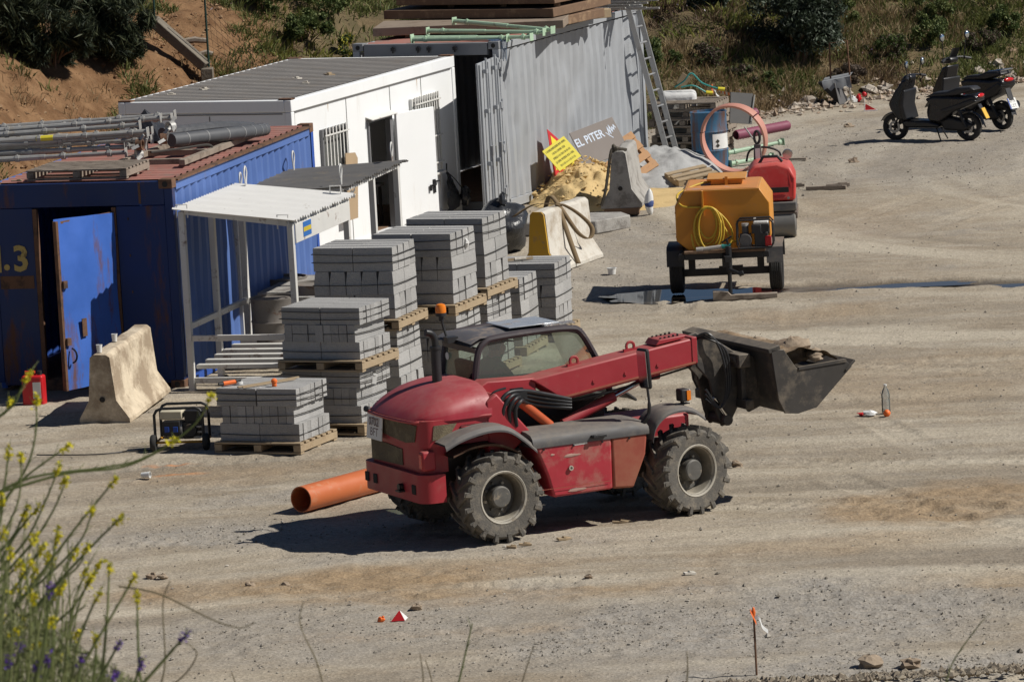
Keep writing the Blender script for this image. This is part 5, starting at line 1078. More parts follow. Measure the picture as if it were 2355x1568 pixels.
t = empty('text_sign', (0, 0, 0), 0, 'tilted yellow notice board with lines of black capitals above the sand', 'sign'); _ex = Vector((.306, .2, .17)); _ey = Vector((-.25, .12, .306)); _ey = _ey-_ex*(_ex.dot(_ey)/_ex.dot(_ex)); t.matrix_basis = frame4((.925, 83.5, .71), _ex, _ey)
mb = MB(); mb.box((0, 0, 0), (.46, .42, .012)); mb.build('board', m_yellow, t, bevel=.003)
mb = MB(); _r5 = random.Random(5)
for li, (wl, yl) in enumerate(((.40, .15), (.26, .075), (.34, 0), (.36, -.075), (.30, -.15))):
    mb = MB(); xx = -wl/2
    while xx < wl/2:
        ww = _r5.uniform(.010, .016); hh_ = .036; k = _r5.randint(0, 3)
        mb.box((xx+.002, yl, .0068), (.0035, hh_, .001))
        if k: mb.box((xx+ww*.5, yl+(.5-.33*k)*hh_*.95, .0068), (ww*.6, .006, .001))
        if k != 2: mb.box((xx+ww-.002, yl, .0068), (.0035, hh_, .001))
        xx += ww+.006
    mb.build('lettering_line', m_ink, t)['kind'] = 'stuff'
t = empty('painted_board', (0, 0, 0), 0, 'dark leaning board with pale sprayed capital letters', 'board'); _ex = Vector((.72, .5, .18)); _ey = Vector((-.19, .126, .41)); _ey = _ey-_ex*(_ex.dot(_ey)/_ex.dot(_ex)); t.matrix_basis = frame4(Vector((1.07, 84.7, .90))+_ex*.5-_ey*.66, _ex, _ey)
mb = MB(); mb.box((-.02, 0, 0), (.86, .60, .018)); mb.build('board', m_board, t, bevel=.003)
text_part('EL PITER', .19, m_spray, t, frame4((-.16, .10, .0105), (1, .02, 0), (-.02, 1, 0)), 'sprayed_letters', .0008, .003, .80)
mb = MB(); _z = []
for k in range(9): _z.append((.205+.021*k, .20-.02*(k % 3) if k % 2 else .02+.012*k, .0105))
for a_, b_ in zip(_z[:-1], _z[1:]): mb.bar(a_, b_, .014, .0015)
mb.bar((.16, .10, .0105), (.25, -.02, .0105), .012, .0015); mb.build('sprayed_scribble', m_spray, t)
pallet(gx(3.1, .70, .32), 0, 'pallet of orange brown wood leaning in front of the painted board', .9, .7, M('orange_wood', (.42, .24, .12), .8, 0, .2, 9, (.25, .14, .08), 6, .3), group='pallets', boards=4, rot=(R_(55), R_(-20), R_(40)))
def bag(loc, rz_, label, a=(.2, .12, .26), name='cement_bag', rot=None):
    t = empty(name, loc, rz_, label, 'bag', None, rot); mb = MB(); mb.blob((0, 0, a[2]), a, 7, .10, 12, 8); mb.build('bag_body', m_whitepl, t, smooth=60); mb = MB(); mb.blob((.0, -.006, a[2]*.9), (a[0]*1.01, a[1]*1.01, a[2]*.45), 7, .10, 12, 8); mb.build('printed_band', M('bag_blue', (.05, .08, .22), .7), t, smooth=60); return t
bag((1.72, 84.0, .38), .6, 'white and blue cement bag on top of the sand pile', (.1, .09, .16), rot=(.9, .2, .4)); bag((2.17, 80.85, 0), .3, 'torn blue and white cement bag beside the grey barrier foot', (.07, .06, .2))
t = empty('rubbish_bag', (-.05, 77.3, 0), 0, 'full black rubbish bag behind the block loads', 'rubbish bag'); mb = MB(); mb.blob((0, 0, .36), (.36, .34, .38), 21, .16, 20, 14, .9); mb.build('bag_body', m_bagblk, t, smooth=60); mb = MB(); mb.blob((.02, 0, .76), (.07, .07, .09), 5, .4); mb.build('knot', m_bagblk, t)
t = empty('white_pot', (1.43, 74.4, 0), 0, 'small white plastic tub standing on the ground left of the trailer', 'tub'); mb = MB(); mb.lathe([(0, 0), (.05, 0), (.062, .085), (.057, .085), (.046, .008)], 16); mb.build('tub_wall', m_whitepl, t); mb = MB(); mb.lathe([(.062, .08), (.068, .083), (.068, .09), (.06, .09)], 16); mb.build('rim', m_whitepl, t)
mb = MB(); mb.tube(spl([(.98, 76.3, .02), (1.1, 76.0, .02), (1.22, 76.15, .025), (1.2, 76.6, .02), (1.05, 76.9, .02)], 6), .018, 6); tag(mb.build('hose', m_teal), 'short teal hose curled on the ground by the white barrier', 'hose')
# generator
ge = empty('generator', (-3.82, 61.35, 0), R_(-8), 'portable generator in a black tube frame left of the nearest block load', 'generator')
for y in (-.18, .18):
    mb = MB(); mb.tube([(-.28, y, .08), (-.28, y, .42), (-.25, y, .47), (-.2, y, .49), (.2, y, .49), (.25, y, .47), (.28, y, .42), (.28, y, .08)], .017, 8); mb.build('frame_tube', m_black, ge)
mb = MB(); mb.tube([(-.28, -.18, .10), (-.28, .18, .10)], .015, 6); mb.tube([(.28, -.18, .10), (.28, .18, .10)], .015, 6); mb.tube([(-.28, -.18, .10), (.28, -.18, .10)], .015, 6); mb.tube([(-.28, .18, .10), (.28, .18, .10)], .015, 6); mb.build('base_tube', M('orange_base', (.4, .2, .02), .5), ge)
mb = MB(); mb.cyl((-.2, 0, .22), (.02, 0, .22), .11, n=18); mb.build('alternator', m_galv, ge); mb = MB(); mb.box((-.10, -.115, .25), (.2, .04, .17)); cp = mb.build('control_panel', m_black, ge, bevel=.008)
for x in (-.15, -.05): mb = MB(); mb.box((x, -.142, .24), (.05, .02, .06)); mb.build('socket', m_platebl, cp)
mb = MB(); mb.box((-.1, 0, .40), (.26, .22, .1)); mb.build('fuel_tank', M('cream_tank', (.55, .5, .38), .5), ge, bevel=.015); mb = MB(); mb.box((.13, 0, .22), (.2, .2, .2)); mb.box((.14, 0, .38), (.18, .2, .13)); mb.cyl((.12, -.11, .22), (.12, -.14, .22), .08, n=14); mb.build('engine', m_blackm, ge, bevel=.01)
for s in (-.12, .0, .12): mb = MB(); mb.box((.2, -.08, .2+s*.5), (.1, .06, .02)); mb.build('cooling_fin', m_galv, ge)
for x in (-.3, .31):
    mb = MB(); mb.lathe([(.04, -.03), (.09, -.03), (.1, -.01), (.1, .01), (.09, .03), (.04, .03)], 16, (x, -.2, .1), 'x', closed_prof=True); mb.build('wheel', m_rubberdk, ge)
t = empty('paper_cup', (-4.18, 59.4, .038), 0, 'white paper cup lying on its side on the dirt below the generator', 'cup'); t.rotation_euler = (R_(88), 0, R_(70)); mb = MB(); mb.lathe([(0, 0), (.028, 0), (.037, .1), (.033, .1), (.026, .01)], 14); mb.build('cup_wall', m_whitepl, t); mb = MB(); mb.lathe([(.038, .096), (.038, .103), (.034, .103)], 14); mb.build('rim', m_whitepl, t)
# orange pipe
def pipe(name, p0, p1, r, mat, label, cat='pipe', wall=.012, n=32):
    p0, p1 = Vector(p0), Vector(p1); t = empty(name, p0, 0, label, cat); L = (p1-p0).length; t.rotation_euler = (p1-p0).to_track_quat('Z', 'Y').to_euler()
    mb = MB(); mb.lathe([(r-wall, 0), (r, 0), (r, L), (r-wall, L)], n, closed_prof=True); mb.build('pipe_wall', mat, t, smooth=40); mb = MB(); mb.lathe([(r+.001, L*.9), (r+.006, L*.905), (r+.006, L*.95), (r+.001, L*.955)], n); mb.build('collar', mat, t); return t
pipe('orange_pipe', (-2.32, 56.62, .142), (-.75, 58.7, .142), .14, m_opipe, 'large orange plastic pipe lying behind the loader')
# ------------------------------------------------------------------ loader (telescopic handler)
TH = empty('telehandler', (.41, 55.45, 0), R_(26), 'dusty dark red telescopic loader with raised boom and loaded black bucket', 'telehandler')
P_ = lambda n, mb, mat, par=None, **k: mb.build(n, mat, par or TH, **k)
def wheel(x, y, steer, side):
    w = empty('wheel', (x, y, .468), steer); w.parent = TH; s = side      # side -1: outer face towards -y
    pr = [(.245, -.15), (.30, -.165), (.40, -.172), (.425, -.15), (.432, -.08), (.436, 0), (.432, .08), (.425, .15), (.40, .172), (.30, .165), (.245, .15)]
    mb = MB(); mb.lathe(pr, 40, axis='y'); nl = 17
    for k in range(nl):
        for h in (-1, 1):
            a0 = 2*math.pi*(k+(0 if h < 0 else .5))/nl; pts = []
            for j in range(5):
                q = j/4; a = a0+q*.30; yy = h*(.178-.165*q); r0 = .395 if j == 0 else .425; pts.append((a, yy, r0))
            for j in range(4):
                (aa, ya, ra), (ab, yb_, rb) = pts[j], pts[j+1]; d = .055; vs = []
                for a, y_, r in ((aa, ya, ra), (ab, yb_, rb)):
                    for da, rr in ((-d, r-.02), (-d*.72, .470), (d*.72, .470), (d, r-.02)):
                        rr2 = rr if rr < .46 else (.466 if abs(y_) < .15 else .452); vs.append((rr2*math.cos(a+da), y_, rr2*math.sin(a+da)))
                mb.add(vs, [(0, 1, 5, 4), (1, 2, 6, 5), (2, 3, 7, 6)]+([(3, 2, 1, 0)] if j == 0 else [])+([(4, 5, 6, 7)] if j == 3 else []))
            # lug shoulder down the sidewall
            a = a0; vs = []
            for rr, yy in ((.468, h*.170), (.375, h*.181)):
                for da in (-.05, .05): vs.append((rr*math.cos(a+da), yy, rr*math.sin(a+da)))
            for rr, yy in ((.455, h*.15), (.37, h*.165)):
                for da in (-.065, .065): vs.append((rr*math.cos(a+da), yy, rr*math.sin(a+da)))
            mb.add(vs, [(0, 1, 3, 2), (0, 2, 6, 4), (1, 5, 7, 3), (0, 4, 5, 1), (2, 3, 7, 6)])
    mb.build('tyre', m_rubber, w, smooth=30)
    mb = MB(); mb.lathe([(.265, s*.145), (.277, s*.155), (.268, s*.164), (.252, s*.158), (.238, s*.12)], 36, axis='y'); mb.build('rim', m_rim, w, smooth=40); mb = MB(); mb.lathe([(.239, s*.122), (.228, s*.08), (.222, s*-.02), (.20, s*-.03)], 36, axis='y'); mb.build('rim_barrel', M('dirty_rim_barrel', (.20, .18, .145), .75, 0, .3, 9, (.36, .32, .25), 4, .45, soft=.2), w, smooth=40)
    mb = MB(); mb.lathe([(0, s*-.0), (.205, s*.0), (.215, s*-.03)], 30, axis='y'); mb.build('wheel_disc', m_hub, w)
    mb = MB(); mb.lathe([(0, s*.125), (.098, s*.122), (.112, s*.108), (.116, s*.0)], 24, axis='y'); hb_ = mb.build('hub', m_hub, w)
    for k in range(8):
        a = k*math.pi/4+.3; mb = MB(); mb.cyl((.145*math.cos(a), 0, .145*math.sin(a)), (.145*math.cos(a), s*.035, .145*math.sin(a)), .016, n=6); mb.build('wheel_nut', m_rim if k in (1, 4) else m_hub, hb_)
    return w
wheel(-1.10, -.75, R_(4), -1); wheel(1.10, -.75, R_(13), -1); wheel(-1.10, .75, R_(4), 1); wheel(1.10, .75, R_(13), 1)
for x in (-1.1, 1.1): mb = MB(); mb.cyl((x, -.62, .47), (x, .62, .47), .10, n=14); mb.box((x, 0, .47), (.3, .4, .32)); P_('axle', mb, m_blackm)
mb = MB(); mb.b2((-1.55, -.42, .42), (1.25, .34, .78)); mb.b2((-.55, -.60, .40), (.5, -.42, .80)); P_('chassis', mb, m_blackdust, bevel=.02)
mb = MB(); mb.b2((.55, -.34, .62), (1.38, .28, .98)); P_('front_frame', mb, m_red, bevel=.03)
# rear bumper / counterweight
def rbox(x0, x1, y0, y1, z0, z1, r, n=5, taper=0.0):
    pts = []
    for cx, cy, a0 in ((x0+r, y0+r, 180), (x1-.001, y0+.001, 270), (x1-.001, y1-.001, 0), (x0+r, y1-r, 90)):
        rr = r if a0 in (180, 90) else .001
        for k in range(n+1):
            a = R_(a0+90*k/n); pts.append((cx+rr*math.cos(a), cy+rr*math.sin(a)))
    mb = MB(); lo = [(x, y, z0) for x, y in pts]; hi = [(x+taper, y, z1) for x, y in pts]; m = len(pts)
    return mb.add(lo+hi, [(i, (i+1) % m, m+(i+1) % m, m+i) for i in range(m)]+[tuple(range(m-1, -1, -1)), tuple(range(m, 2*m))])
bmp = P_('rear_bumper', rbox(-1.90, -1.64, -.73, .73, .47, .76, .14), m_red, smooth=40, bevel=.02)
for y in (-.52, .40, .6): mb = MB(); mb.box((-1.902, y, .60), (.02, .09, .10)); mb.build('recess', m_dark, bmp, bevel=.01)
P_('engine_housing', rbox(-1.85, -1.10, -.68, .68, 1.03, 1.30, .14), m_red, smooth=40, bevel=.01); P_('lower_housing', rbox(-1.835, -1.56, -.64, .64, .762, 1.027, .10), m_red, smooth=40, bevel=.01); mb = MB(); mb.b2((-1.56, -.45, .70), (-.9, .5, 1.03)); P_('arch_shade_block', mb, m_blackdust)  # dark inner block stands in for the shaded red inside of the wheel arch
mb = MB(); mb.ext([(-1.845, -.16, .80), (-1.845, .58, .78), (-1.845, .58, .985), (-1.845, .2, .985), (-1.845, -.16, .965)], (.02, 0, 0)); gr_ = P_('lower_grille', mb, M('dusty_mesh', (.12, .095, .06), .8, 0, .3, 7, (.2, .165, .1), 5, .4, bump=.4, bscale=90))
mb = MB(); mb.ext([(-1.862, -.56, 1.25), (-1.862, .60, 1.25), (-1.862, .58, 1.12), (-1.862, .1, 1.075), (-1.862, -.30, 1.05), (-1.862, -.50, 1.08)], (.03, 0, 0)); P_('rear_window_grille', mb, MATS['dusty_mesh'])
mb = MB(); mb.ext([(-1.74, -.686, 1.10), (-1.72, -.686, 1.25), (-1.46, -.686, 1.25), (-1.56, -.686, 1.12)], (0, .01, 0)); P_('side_light_recess', mb, MATS['dusty_mesh'])
mb = MB(); mb.b2((-1.87, -.70, .80), (-1.72, -.60, 1.0)); P_('light_guard', mb, m_red, bevel=.02); mb = MB(); mb.b2((-1.876, -.68, .83), (-1.869, -.62, .97)); P_('tail_light', mb, m_redlens)
mb = MB(); mb.box((-1.895, .36, 1.14), (.012, .36, .26), (0, R_(6), 0)); pl_ = P_('number_plate', mb, m_plate, bevel=.003)
for tx, z in (('0702', 1.19), ('BFT', 1.085)): text_part(tx, .12, M('plate_letters', (.12, .06, .06), .7), pl_, frame4((-1.9065, .36, z), (0, -1, 0), (.1, 0, 1)), 'plate_characters', .0008)
mb = MB(); mb.blob((-1.90, .52, 1.31), (.04, .05, .03), 3, .15); P_('plate_lamp', mb, m_black)
# bonnet
def bonnet():
    mb = MB(); rows = []
    for i in range(19):
        q = i/18; x = -1.92+.86*q; hgt = .315*math.sin(min(1, q*1.15+.015)*math.pi/2)**.72; hw = .64+.06*min(1, q*2.2)-(.10*(1-q)**8)
        row = []
        for j in range(21):
            s = -1+2*j/20; yy = hw*math.sin(s*math.pi/2)*1.0; k = max(0, 1-abs(math.sin(s*math.pi/2))**4.2)**.5
            xx = x+.10*(1-q)**3*(s*s)*.9
            row.append((xx, yy, 1.285+hgt*k))
        rows.append(row)
    mb.grid(rows); mb.add(rows[-1], [tuple(range(20, -1, -1))]); return mb
P_('bonnet', bonnet(), m_redh, smooth=40)
mb = MB(); lip = [(-1.93+.10*.9*s*s+.0, .585*math.sin(s*math.pi/2), 1.285) for s in [k/10 for k in range(-10, 11)]]; lip = [(-1.08, -.705, 1.29)]+lip+[(-1.08, .705, 1.29)]; mb.tube(lip, .018, 6); P_('bonnet_seam', mb, m_red)
mb = MB(); mb.ext([(-1.12, -.69, .78), (-.98, -.69, .8), (-.62, -.69, 1.05), (-1.0, -.69, 1.5), (-1.12, -.69, 1.42)], (0, .5, 0)); P_('bonnet_cowl', mb, m_red, bevel=.02)
# exhaust
mb = MB(); mb.cyl((-1.33, 0, 1.50), (-1.33, 0, 1.93), .052, n=18); mb.cyl((-1.33, 0, 1.92), (-1.33, 0, 1.945), .06, n=18); ex = P_('exhaust', mb, m_black)
mb = MB(); mb.tube(spl([(-1.33, 0, 1.94), (-1.335, .0, 2.02), (-1.37, .0, 2.08), (-1.43, .0, 2.10)], 5), .036, 12); mb.build('tailpipe', m_blackm, ex)
mb = MB(); mb.lathe([(.055, 0), (.078, .01), (.078, .02), (.055, .03)], 18, (-1.33, 0, 1.555)); mb.build('collar', m_black, ex)
# rear fender, tool box, side panel
def strip(mb, pts, y0, y1, th=.02, droop=.05):
    top = [Vector((x, 0, z)) for x, z in pts]; rows = []
    for y, dz in ((y0, -droop), (y0+.03, -.008), ((y0+y1)/2, 0), (y1, -.01)): rows.append([(p.x, y, p.z+dz) for p in top])
    mb.grid(rows); rows2 = [[(a, b, c-th) for a, b, c in r] for r in rows][::-1]; mb.grid(rows2); mb.grid([rows2[-1], rows[0]]); mb.grid([rows[-1], rows2[0]]); return mb
mb = MB(); strip(mb, [(p.x, p.z) for p in spl([(-1.72, 0, 1.09), (-1.52, 0, 1.17), (-1.25, 0, 1.22), (-1.02, 0, 1.20), (-.84, 0, 1.08), (-.70, 0, .95)], 5)], -.95, -.52); P_('rear_fender', mb, m_greyplas, smooth=50)
mb = MB(); strip(mb, [(p.x, p.z) for p in spl([(-1.60, 0, .95), (-1.35, 0, 1.02), (-1.05, 0, 1.0), (-.78, 0, .82), (-.62, 0, .45)], 5)], -.86, -.40, .02, .0); P_('wheel_arch', mb, M('shaded_dirty_arch', (.10, .055, .035), .9, 0, .3, 5, (.22, .15, .09), 4, .4), smooth=50)  # dark base colour holds the shade under the fender, dirt patches over it
rows = []
for i in range(25):
    x = -.74+1.33*i/24; e = 1 if i < 22 else 1-.25*((i-21)/3)**2
    rows.append([(x, y, z if z < .96 else .95+(z-.95)*e) for y, z in ((-.935, .925), (-.94, .965), (-.925, 1.02), (-.88, 1.055), (-.78, 1.075), (-.6, 1.085), (-.45, 1.08), (-.44, .93))])
mb = MB(); mb.grid(rows); mb.add(rows[0], [tuple(range(8))]); mb.add(rows[-1], [tuple(range(7, -1, -1))]); P_('toolbox_lid', mb, m_greyplas, smooth=50)
mb = MB(); mb.box((.0, -.955, .975), (.17, .04, .03)); mb.box((-.05, -.975, .975), (.05, .02, .035)); P_('lid_latch', mb, m_black, bevel=.006)
mb = MB(); mb.ext([(-.70, -.925, .935), (.16, -.925, .935), (.16, -.905, .40), (-.52, -.905, .395), (-.58, -.91, .62)], (0, .45, 0)); sp_ = P_('side_panel', mb, m_redp, bevel=.025, seg=3)
mb = MB(); mb.ext([(.165, -.924, .935), (.575, -.924, .935), (.55, -.918, .72), (.40, -.905, .385), (.165, -.905, .40)], (0, .45, 0)); P_('dusty_side_panel', mb, m_reddust, bevel=.025, seg=3)
mb = MB(); mb.lathe([(0, -.002), (.014, -.002), (.014, -.012), (.026, -.012), (.026, .0)], 16, (-.32, -.924, .68), 'y'); mb.build('filler_cap', m_rim, sp_)
for x, z, w_, h_ in ((-.30, .81, .20, .028), (-.26, .45, .22, .032), (-.52, .84, .05, .02)): mb = MB(); mb.blob((x, -.914-(.008 if z > .6 else -.004), z), (w_/2, .004, h_/2), 3, .3); mb.build('scrape', M('bare_scrape', (.42, .27, .22), .8), sp_)
mb = MB(); mb.box((-.2, -.9262, .915), (.16, .002, .018)); mb.build('sticker', m_whitepl, sp_)
# front fender with lamp
mb = MB(); strip(mb, [(p.x, p.z) for p in spl([(.62, 0, .88), (.66, 0, 1.02), (.78, 0, 1.13), (.95, 0, 1.165), (1.1, 0, 1.14), (1.24, 0, 1.04)], 5)], -.96, -.56, .02, .04); P_('front_fender', mb, m_greyplas, smooth=50)
mb = MB(); strip(mb, [(p.x, p.z) for p in spl([(.62, 0, .88), (.66, 0, 1.02), (.78, 0, 1.13), (.95, 0, 1.165), (1.1, 0, 1.14), (1.24, 0, 1.04)], 5)], .56, .96, .02, .0); P_('front_fender', mb, m_greyplas, smooth=50)
mb = MB(); mb.box((1.07, -.80, 1.255), (.10, .13, .13)); lp = P_('headlamp', mb, m_black, bevel=.015); mb = MB(); mb.box((1.125, -.80, 1.255), (.012, .11, .11)); mb.build('lens', m_whitepl, lp); mb = MB(); mb.box((1.105, -.868, 1.255), (.045, .012, .10)); mb.build('indicator', m_amber, lp); mb = MB(); mb.cyl((1.06, -.80, 1.15), (1.06, -.80, 1.195), .02, n=8); mb.box((1.05, -.8, 1.165), (.16, .08, .01)); mb.build('bracket', m_black, lp)
# mirror
mb = MB(); mb.box((.575, -.93, 1.60), (.05, .17, .42), (0, R_(-3), R_(12))); mi = P_('mirror', mb, m_black, bevel=.03, seg=3); mb = MB(); mb.box((.548, -.936, 1.60), (.004, .14, .37), (0, R_(-3), R_(12))); mb.build('mirror_glass', m_mirror, mi)
mb = MB(); mb.tube(spl([(.60, -.92, 1.42), (.615, -.92, 1.22), (.60, -.9, 1.10), (.52, -.84, .98)], 6), [.014]*6+[.02]*6+[.03]*7, 8); mb.build('mirror_arm', m_black, mi)
# boom
def boxbeam(mb, p, q, hw, h0, h1, yc):  # top edge from p to q in the xz plane
    d = Vector((q[0]-p[0], 0, q[1]-p[1])).normalized(); n = Vector((-d.z, 0, d.x))
    mb.ext([(p[0], yc-hw, p[1]), (q[0], yc-hw, q[1]), tuple(Vector((q[0], yc-hw, q[1]))-n*h1), tuple(Vector((p[0], yc-hw, p[1]))-n*h0)], (0, 2*hw, 0)); return mb
yc = -.26
mb = MB(); mb.ext([(-.47, yc-.16, 1.545), (1.44, yc-.16, 1.765), (1.47, yc-.16, 1.49), (-.02, yc-.16, 1.30), (-.10, yc-.16, 1.285)], (0, .32, 0)); bo = P_('boom', mb, m_red, bevel=.018)
mb = MB(); mb.ext([(-1.10, yc-.13, 1.50), (-.95, yc-.13, 1.58), (-.4, yc-.13, 1.555), (-.4, yc-.13, 1.40), (-1.06, yc-.13, 1.36)], (0, .26, 0)); mb.build('boom_foot', m_red, bo, bevel=.012)
mb = MB(); mb.ext([(1.0, yc-.13, 1.728), (1.33, yc-.13, 1.766), (1.36, yc-.13, 1.80), (1.05, yc-.13, 1.785)], (0, .26, 0)); mb.build('top_plate', m_red, bo, bevel=.008)
for x, z in ((.12, 1.60), (.78, 1.68)):
    mb = MB(); mb.tube(arc((x, yc+.02, z+.055), .045, -30, 210, 8), .016, 6); mb.box((x, yc+.02, z+.016), (.16, .03, .03)); mb.build('lifting_eye', m_red, bo)
mb = MB(); mb.b2((1.442, yc-.12, 1.50), (1.60, yc+.12, 1.72)); mb.build('inner_boom', m_blackdust, bo, bevel=.01)
mb = MB(); mb.cyl((-.05, yc, 1.02), (.55, yc, 1.24), .058, n=14); cy_ = P_('lift_cylinder', mb, m_red); mb = MB(); mb.cyl((.55, yc, 1.24), (.98, yc, 1.40), .030, n=12); mb.build('piston_rod', m_chrome, cy_); mb = MB(); mb.box((.98, yc, 1.44), (.16, .2, .14)); mb.build('cylinder_bracket', m_red, cy_, bevel=.02)
mb = MB(); mb.cyl((-.70, -.50, 1.40), (-.30, -.46, 1.06), .05, n=14); mb.cyl((-.72, -.50, 1.42), (-.66, -.5, 1.37), .058, n=14); P_('levelling_cylinder', mb, M('orange_red_cylinder', (.45, .09, .03), .45, 0, .1, 6, DUST, 6, .25))
mb = MB()
for k in range(4):
    r = .0; mb.tube(spl([(-.97+.06*k, -.62-.02*k, 1.14), (-.99+.06*k, -.66-.02*k, 1.32), (-.88+.05*k, -.66-.015*k, 1.47-.025*k), (-.68+.02*k, -.61+.02*k, 1.48-.042*k), (-.40, -.53+.02*k, 1.41-.042*k), (-.05, -.46, 1.30-.03*k)], 6), .022, 8)
P_('hydraulic_hoses', mb, m_rope, smooth=60)
mb = MB(); mb.box((-.68, -.60, 1.44), (.10, .08, .06)); mb.box((-.72, -.58, 1.50), (.14, .03, .02)); P_('hose_clamp', mb, m_blackm)
for k in range(5):
    for dy in (-.09, .09): mb = MB(); mb.cyl((1.08+.05*k, yc+dy, 1.775+.005*k), (1.08+.05*k, yc+dy, 1.80+.005*k), .012, n=6); mb.build('bolt', m_blackm, bo)
for x in (.25, .62, 1.0): mb = MB(); mb.cyl((x, yc-.162, 1.42+.11*x), (x, yc-.172, 1.42+.11*x), .02, n=8); mb.build('wear_pad_bolt', m_red, bo)
mb = MB(); mb.bar((-.30, yc-.1655, 1.305), (1.44, yc-.1655, 1.512), .008, .02); mb.build('weld_seam', m_reddust, bo)
mb = MB(); mb.tube(spl([(-.05, yc-.10, 1.27), (.4, yc-.12, 1.31), (.9, yc-.10, 1.38), (1.4, yc-.1, 1.46)], 6), .012, 6); mb.tube(spl([(-.05, yc-.06, 1.26), (.4, yc-.08, 1.29), (.9, yc-.06, 1.37), (1.4, yc-.06, 1.45)], 6), .012, 6); mb.build('underslung_hose', m_rope, bo)
mb = MB(); mb.b2((1.40, yc-.168, 1.50), (1.465, yc+.168, 1.775)); mb.build('boom_end_collar', m_red, bo, bevel=.008)
for x in (-.62, -.28, .05, .36): mb = MB(); mb.cyl((x, -.93, .905), (x, -.937, .905), .011, n=8); mb.build('panel_bolt', m_blackm, sp_)
mb = MB(); mb.b2((-.66, -.928, .49), (.13, -.9265, .496)); mb.build('panel_crease', m_reddust, sp_)
mb = MB(); mb.tube(spl([(-1.06, -.60, 1.40), (-1.0, -.62, 1.50), (-.86, -.62, 1.53)], 5), .012, 6); mb.build('grab_handle', m_black, TH)
mb = MB(); mb.b2((-1.42, -.692, 1.08), (-1.18, -.686, 1.22)); P_('side_vent', mb, m_dark)
for k in range(5): mb = MB(); mb.b2((-1.42, -.700, 1.09+.028*k), (-1.18, -.690, 1.10+.028*k)); P_('vent_slat', mb, m_red)
mb = MB(); mb.cyl((-1.905, -.25, .60), (-1.95, -.25, .60), .035, n=12); mb.box((-1.93, -.25, .56), (.07, .10, .02)); P_('tow_pin', mb, m_blackm)
# boom head, carriage
mb = MB()
for y in (yc-.15, yc+.11): mb.ext([(1.42, y, 1.72), (1.60, y, 1.78), (1.98, y, 1.52), (1.96, y, 1.05), (1.82, y, .82), (1.72, y, .80), (1.66, y, .95), (1.60, y, 1.30), (1.46, y, 1.46)], (0, .04, 0))
mb.cyl((1.76, yc-.22, .87), (1.76, yc+.2, .87), .06, n=12); mb.cyl((1.86, yc-.3, 1.50), (1.86, yc+.3, 1.50), .04, n=12); ch = P_('boom_head', mb, m_blackdust, bevel=.01)
mb = MB(); mb.b2((1.84, -.62, 1.42), (1.98, .5, 1.56)); mb.b2((1.90, -.62, .98), (2.0, .5, 1.08)); mb.b2((1.90, -.55, 1.08), (1.96, -.45, 1.42)); mb.b2((1.90, .3, 1.08), (1.96, .4, 1.42)); mb.build('carriage', m_blackdust, ch, bevel=.01)
mb = MB()
for k in range(3): mb.tube(spl([(1.44, yc-.1+.05*k, 1.74), (1.58, yc-.2, 1.80-.03*k), (1.70+.03*k, yc-.24, 1.60), (1.74+.02*k, yc-.26, 1.25), (1.66, yc-.25, 1.02), (1.52, yc-.2, 1.12+.05*k)], 6), .014, 6)
mb.build('head_hose', m_rope, ch); mb = MB(); mb.cyl((1.62, yc-.2, 1.12), (1.78, yc-.2, .88), .018, n=8); mb.cyl((1.60, yc-.17, 1.14), (1.76, yc-.17, .9), .014, n=8); mb.build('tilt_rod', m_chrome, ch)
# bucket
bk = empty('bucket', (0, 0, 0)); bk.parent = TH
prof = [(2.06, 1.62), (2.10, 1.36), (2.12, 1.10), (2.19, .955), (2.34, .935), (2.56, .975), (2.99, 1.345)]
mb = MB(); inn = [(2.10, 1.60), (2.13, 1.36), (2.15, 1.12), (2.21, .985), (2.34, .965), (2.545, 1.003), (2.98, 1.365)]
rows = [[(x, y, z) for x, z in prof] for y in (-.92, .92)]; mb.grid(rows[::-1]); mb.grid([[(x, y, z) for x, z in inn] for y in (-.92, .92)]); mb.build('shell', m_blackdust, bk, smooth=40)
for y in (-.945, .92):
    mb = MB(); mb.ext([(2.05, y, 1.63), (2.20, y, 1.61), (2.34, y, 1.40), (2.93, y, 1.42), (3.0, y, 1.345), (2.56, y, .965), (2.34, y, .925), (2.18, y, .945), (2.11, y, 1.1)], (0, .026, 0)); mb.build('side_plate', m_blackdust, bk, bevel=.005)
    mb = MB(); mb.bar((2.36, y+.013, 1.395), (2.93, y+.013, 1.415), .05, .03); mb.build('side_rim', m_blackdust, bk)
mb = MB(); mb.bar((2.975, -.96, 1.36), (2.975, .96, 1.36), .15, .025, up=(-.65, 0, .76)); mb.build('cutting_edge', m_blackdust, bk, bevel=.004)
mb = MB(); mb.bar((2.09, -.945, 1.625), (2.09, .945, 1.625), .14, .05, up=(-.25, 0, 1)); mb.build('top_lip', m_blackdust, bk, bevel=.006)
for y in (-.5, .1): mb = MB(); mb.ext([(1.98, y, 1.56), (2.08, y, 1.5), (2.14, y, .98), (2.0, y, .93), (1.94, y, 1.02)], (0, .04, 0)); mb.build('hook_plate', m_blackdust, bk)
X, Y = np.meshgrid(np.linspace(2.14, 2.86, 26), np.linspace(-.9, .9, 50)); Z = 1.40+.26*(1-((X-2.42)/.5)**2)*(.6+.5*fbm(X*2+3, Y*2, 3, 5))*.8+.10*(fbm(X*7, Y*7, 3, 8)-.4); Z = np.maximum(Z, 1.05)
o = np_grid('soil_load', X, Y, Z, m_soil); o.parent = None; o.location = TH.location; o.rotation_euler = TH.rotation_euler; tag(o, 'brown soil heaped in the loader bucket', 'soil', kind='stuff')
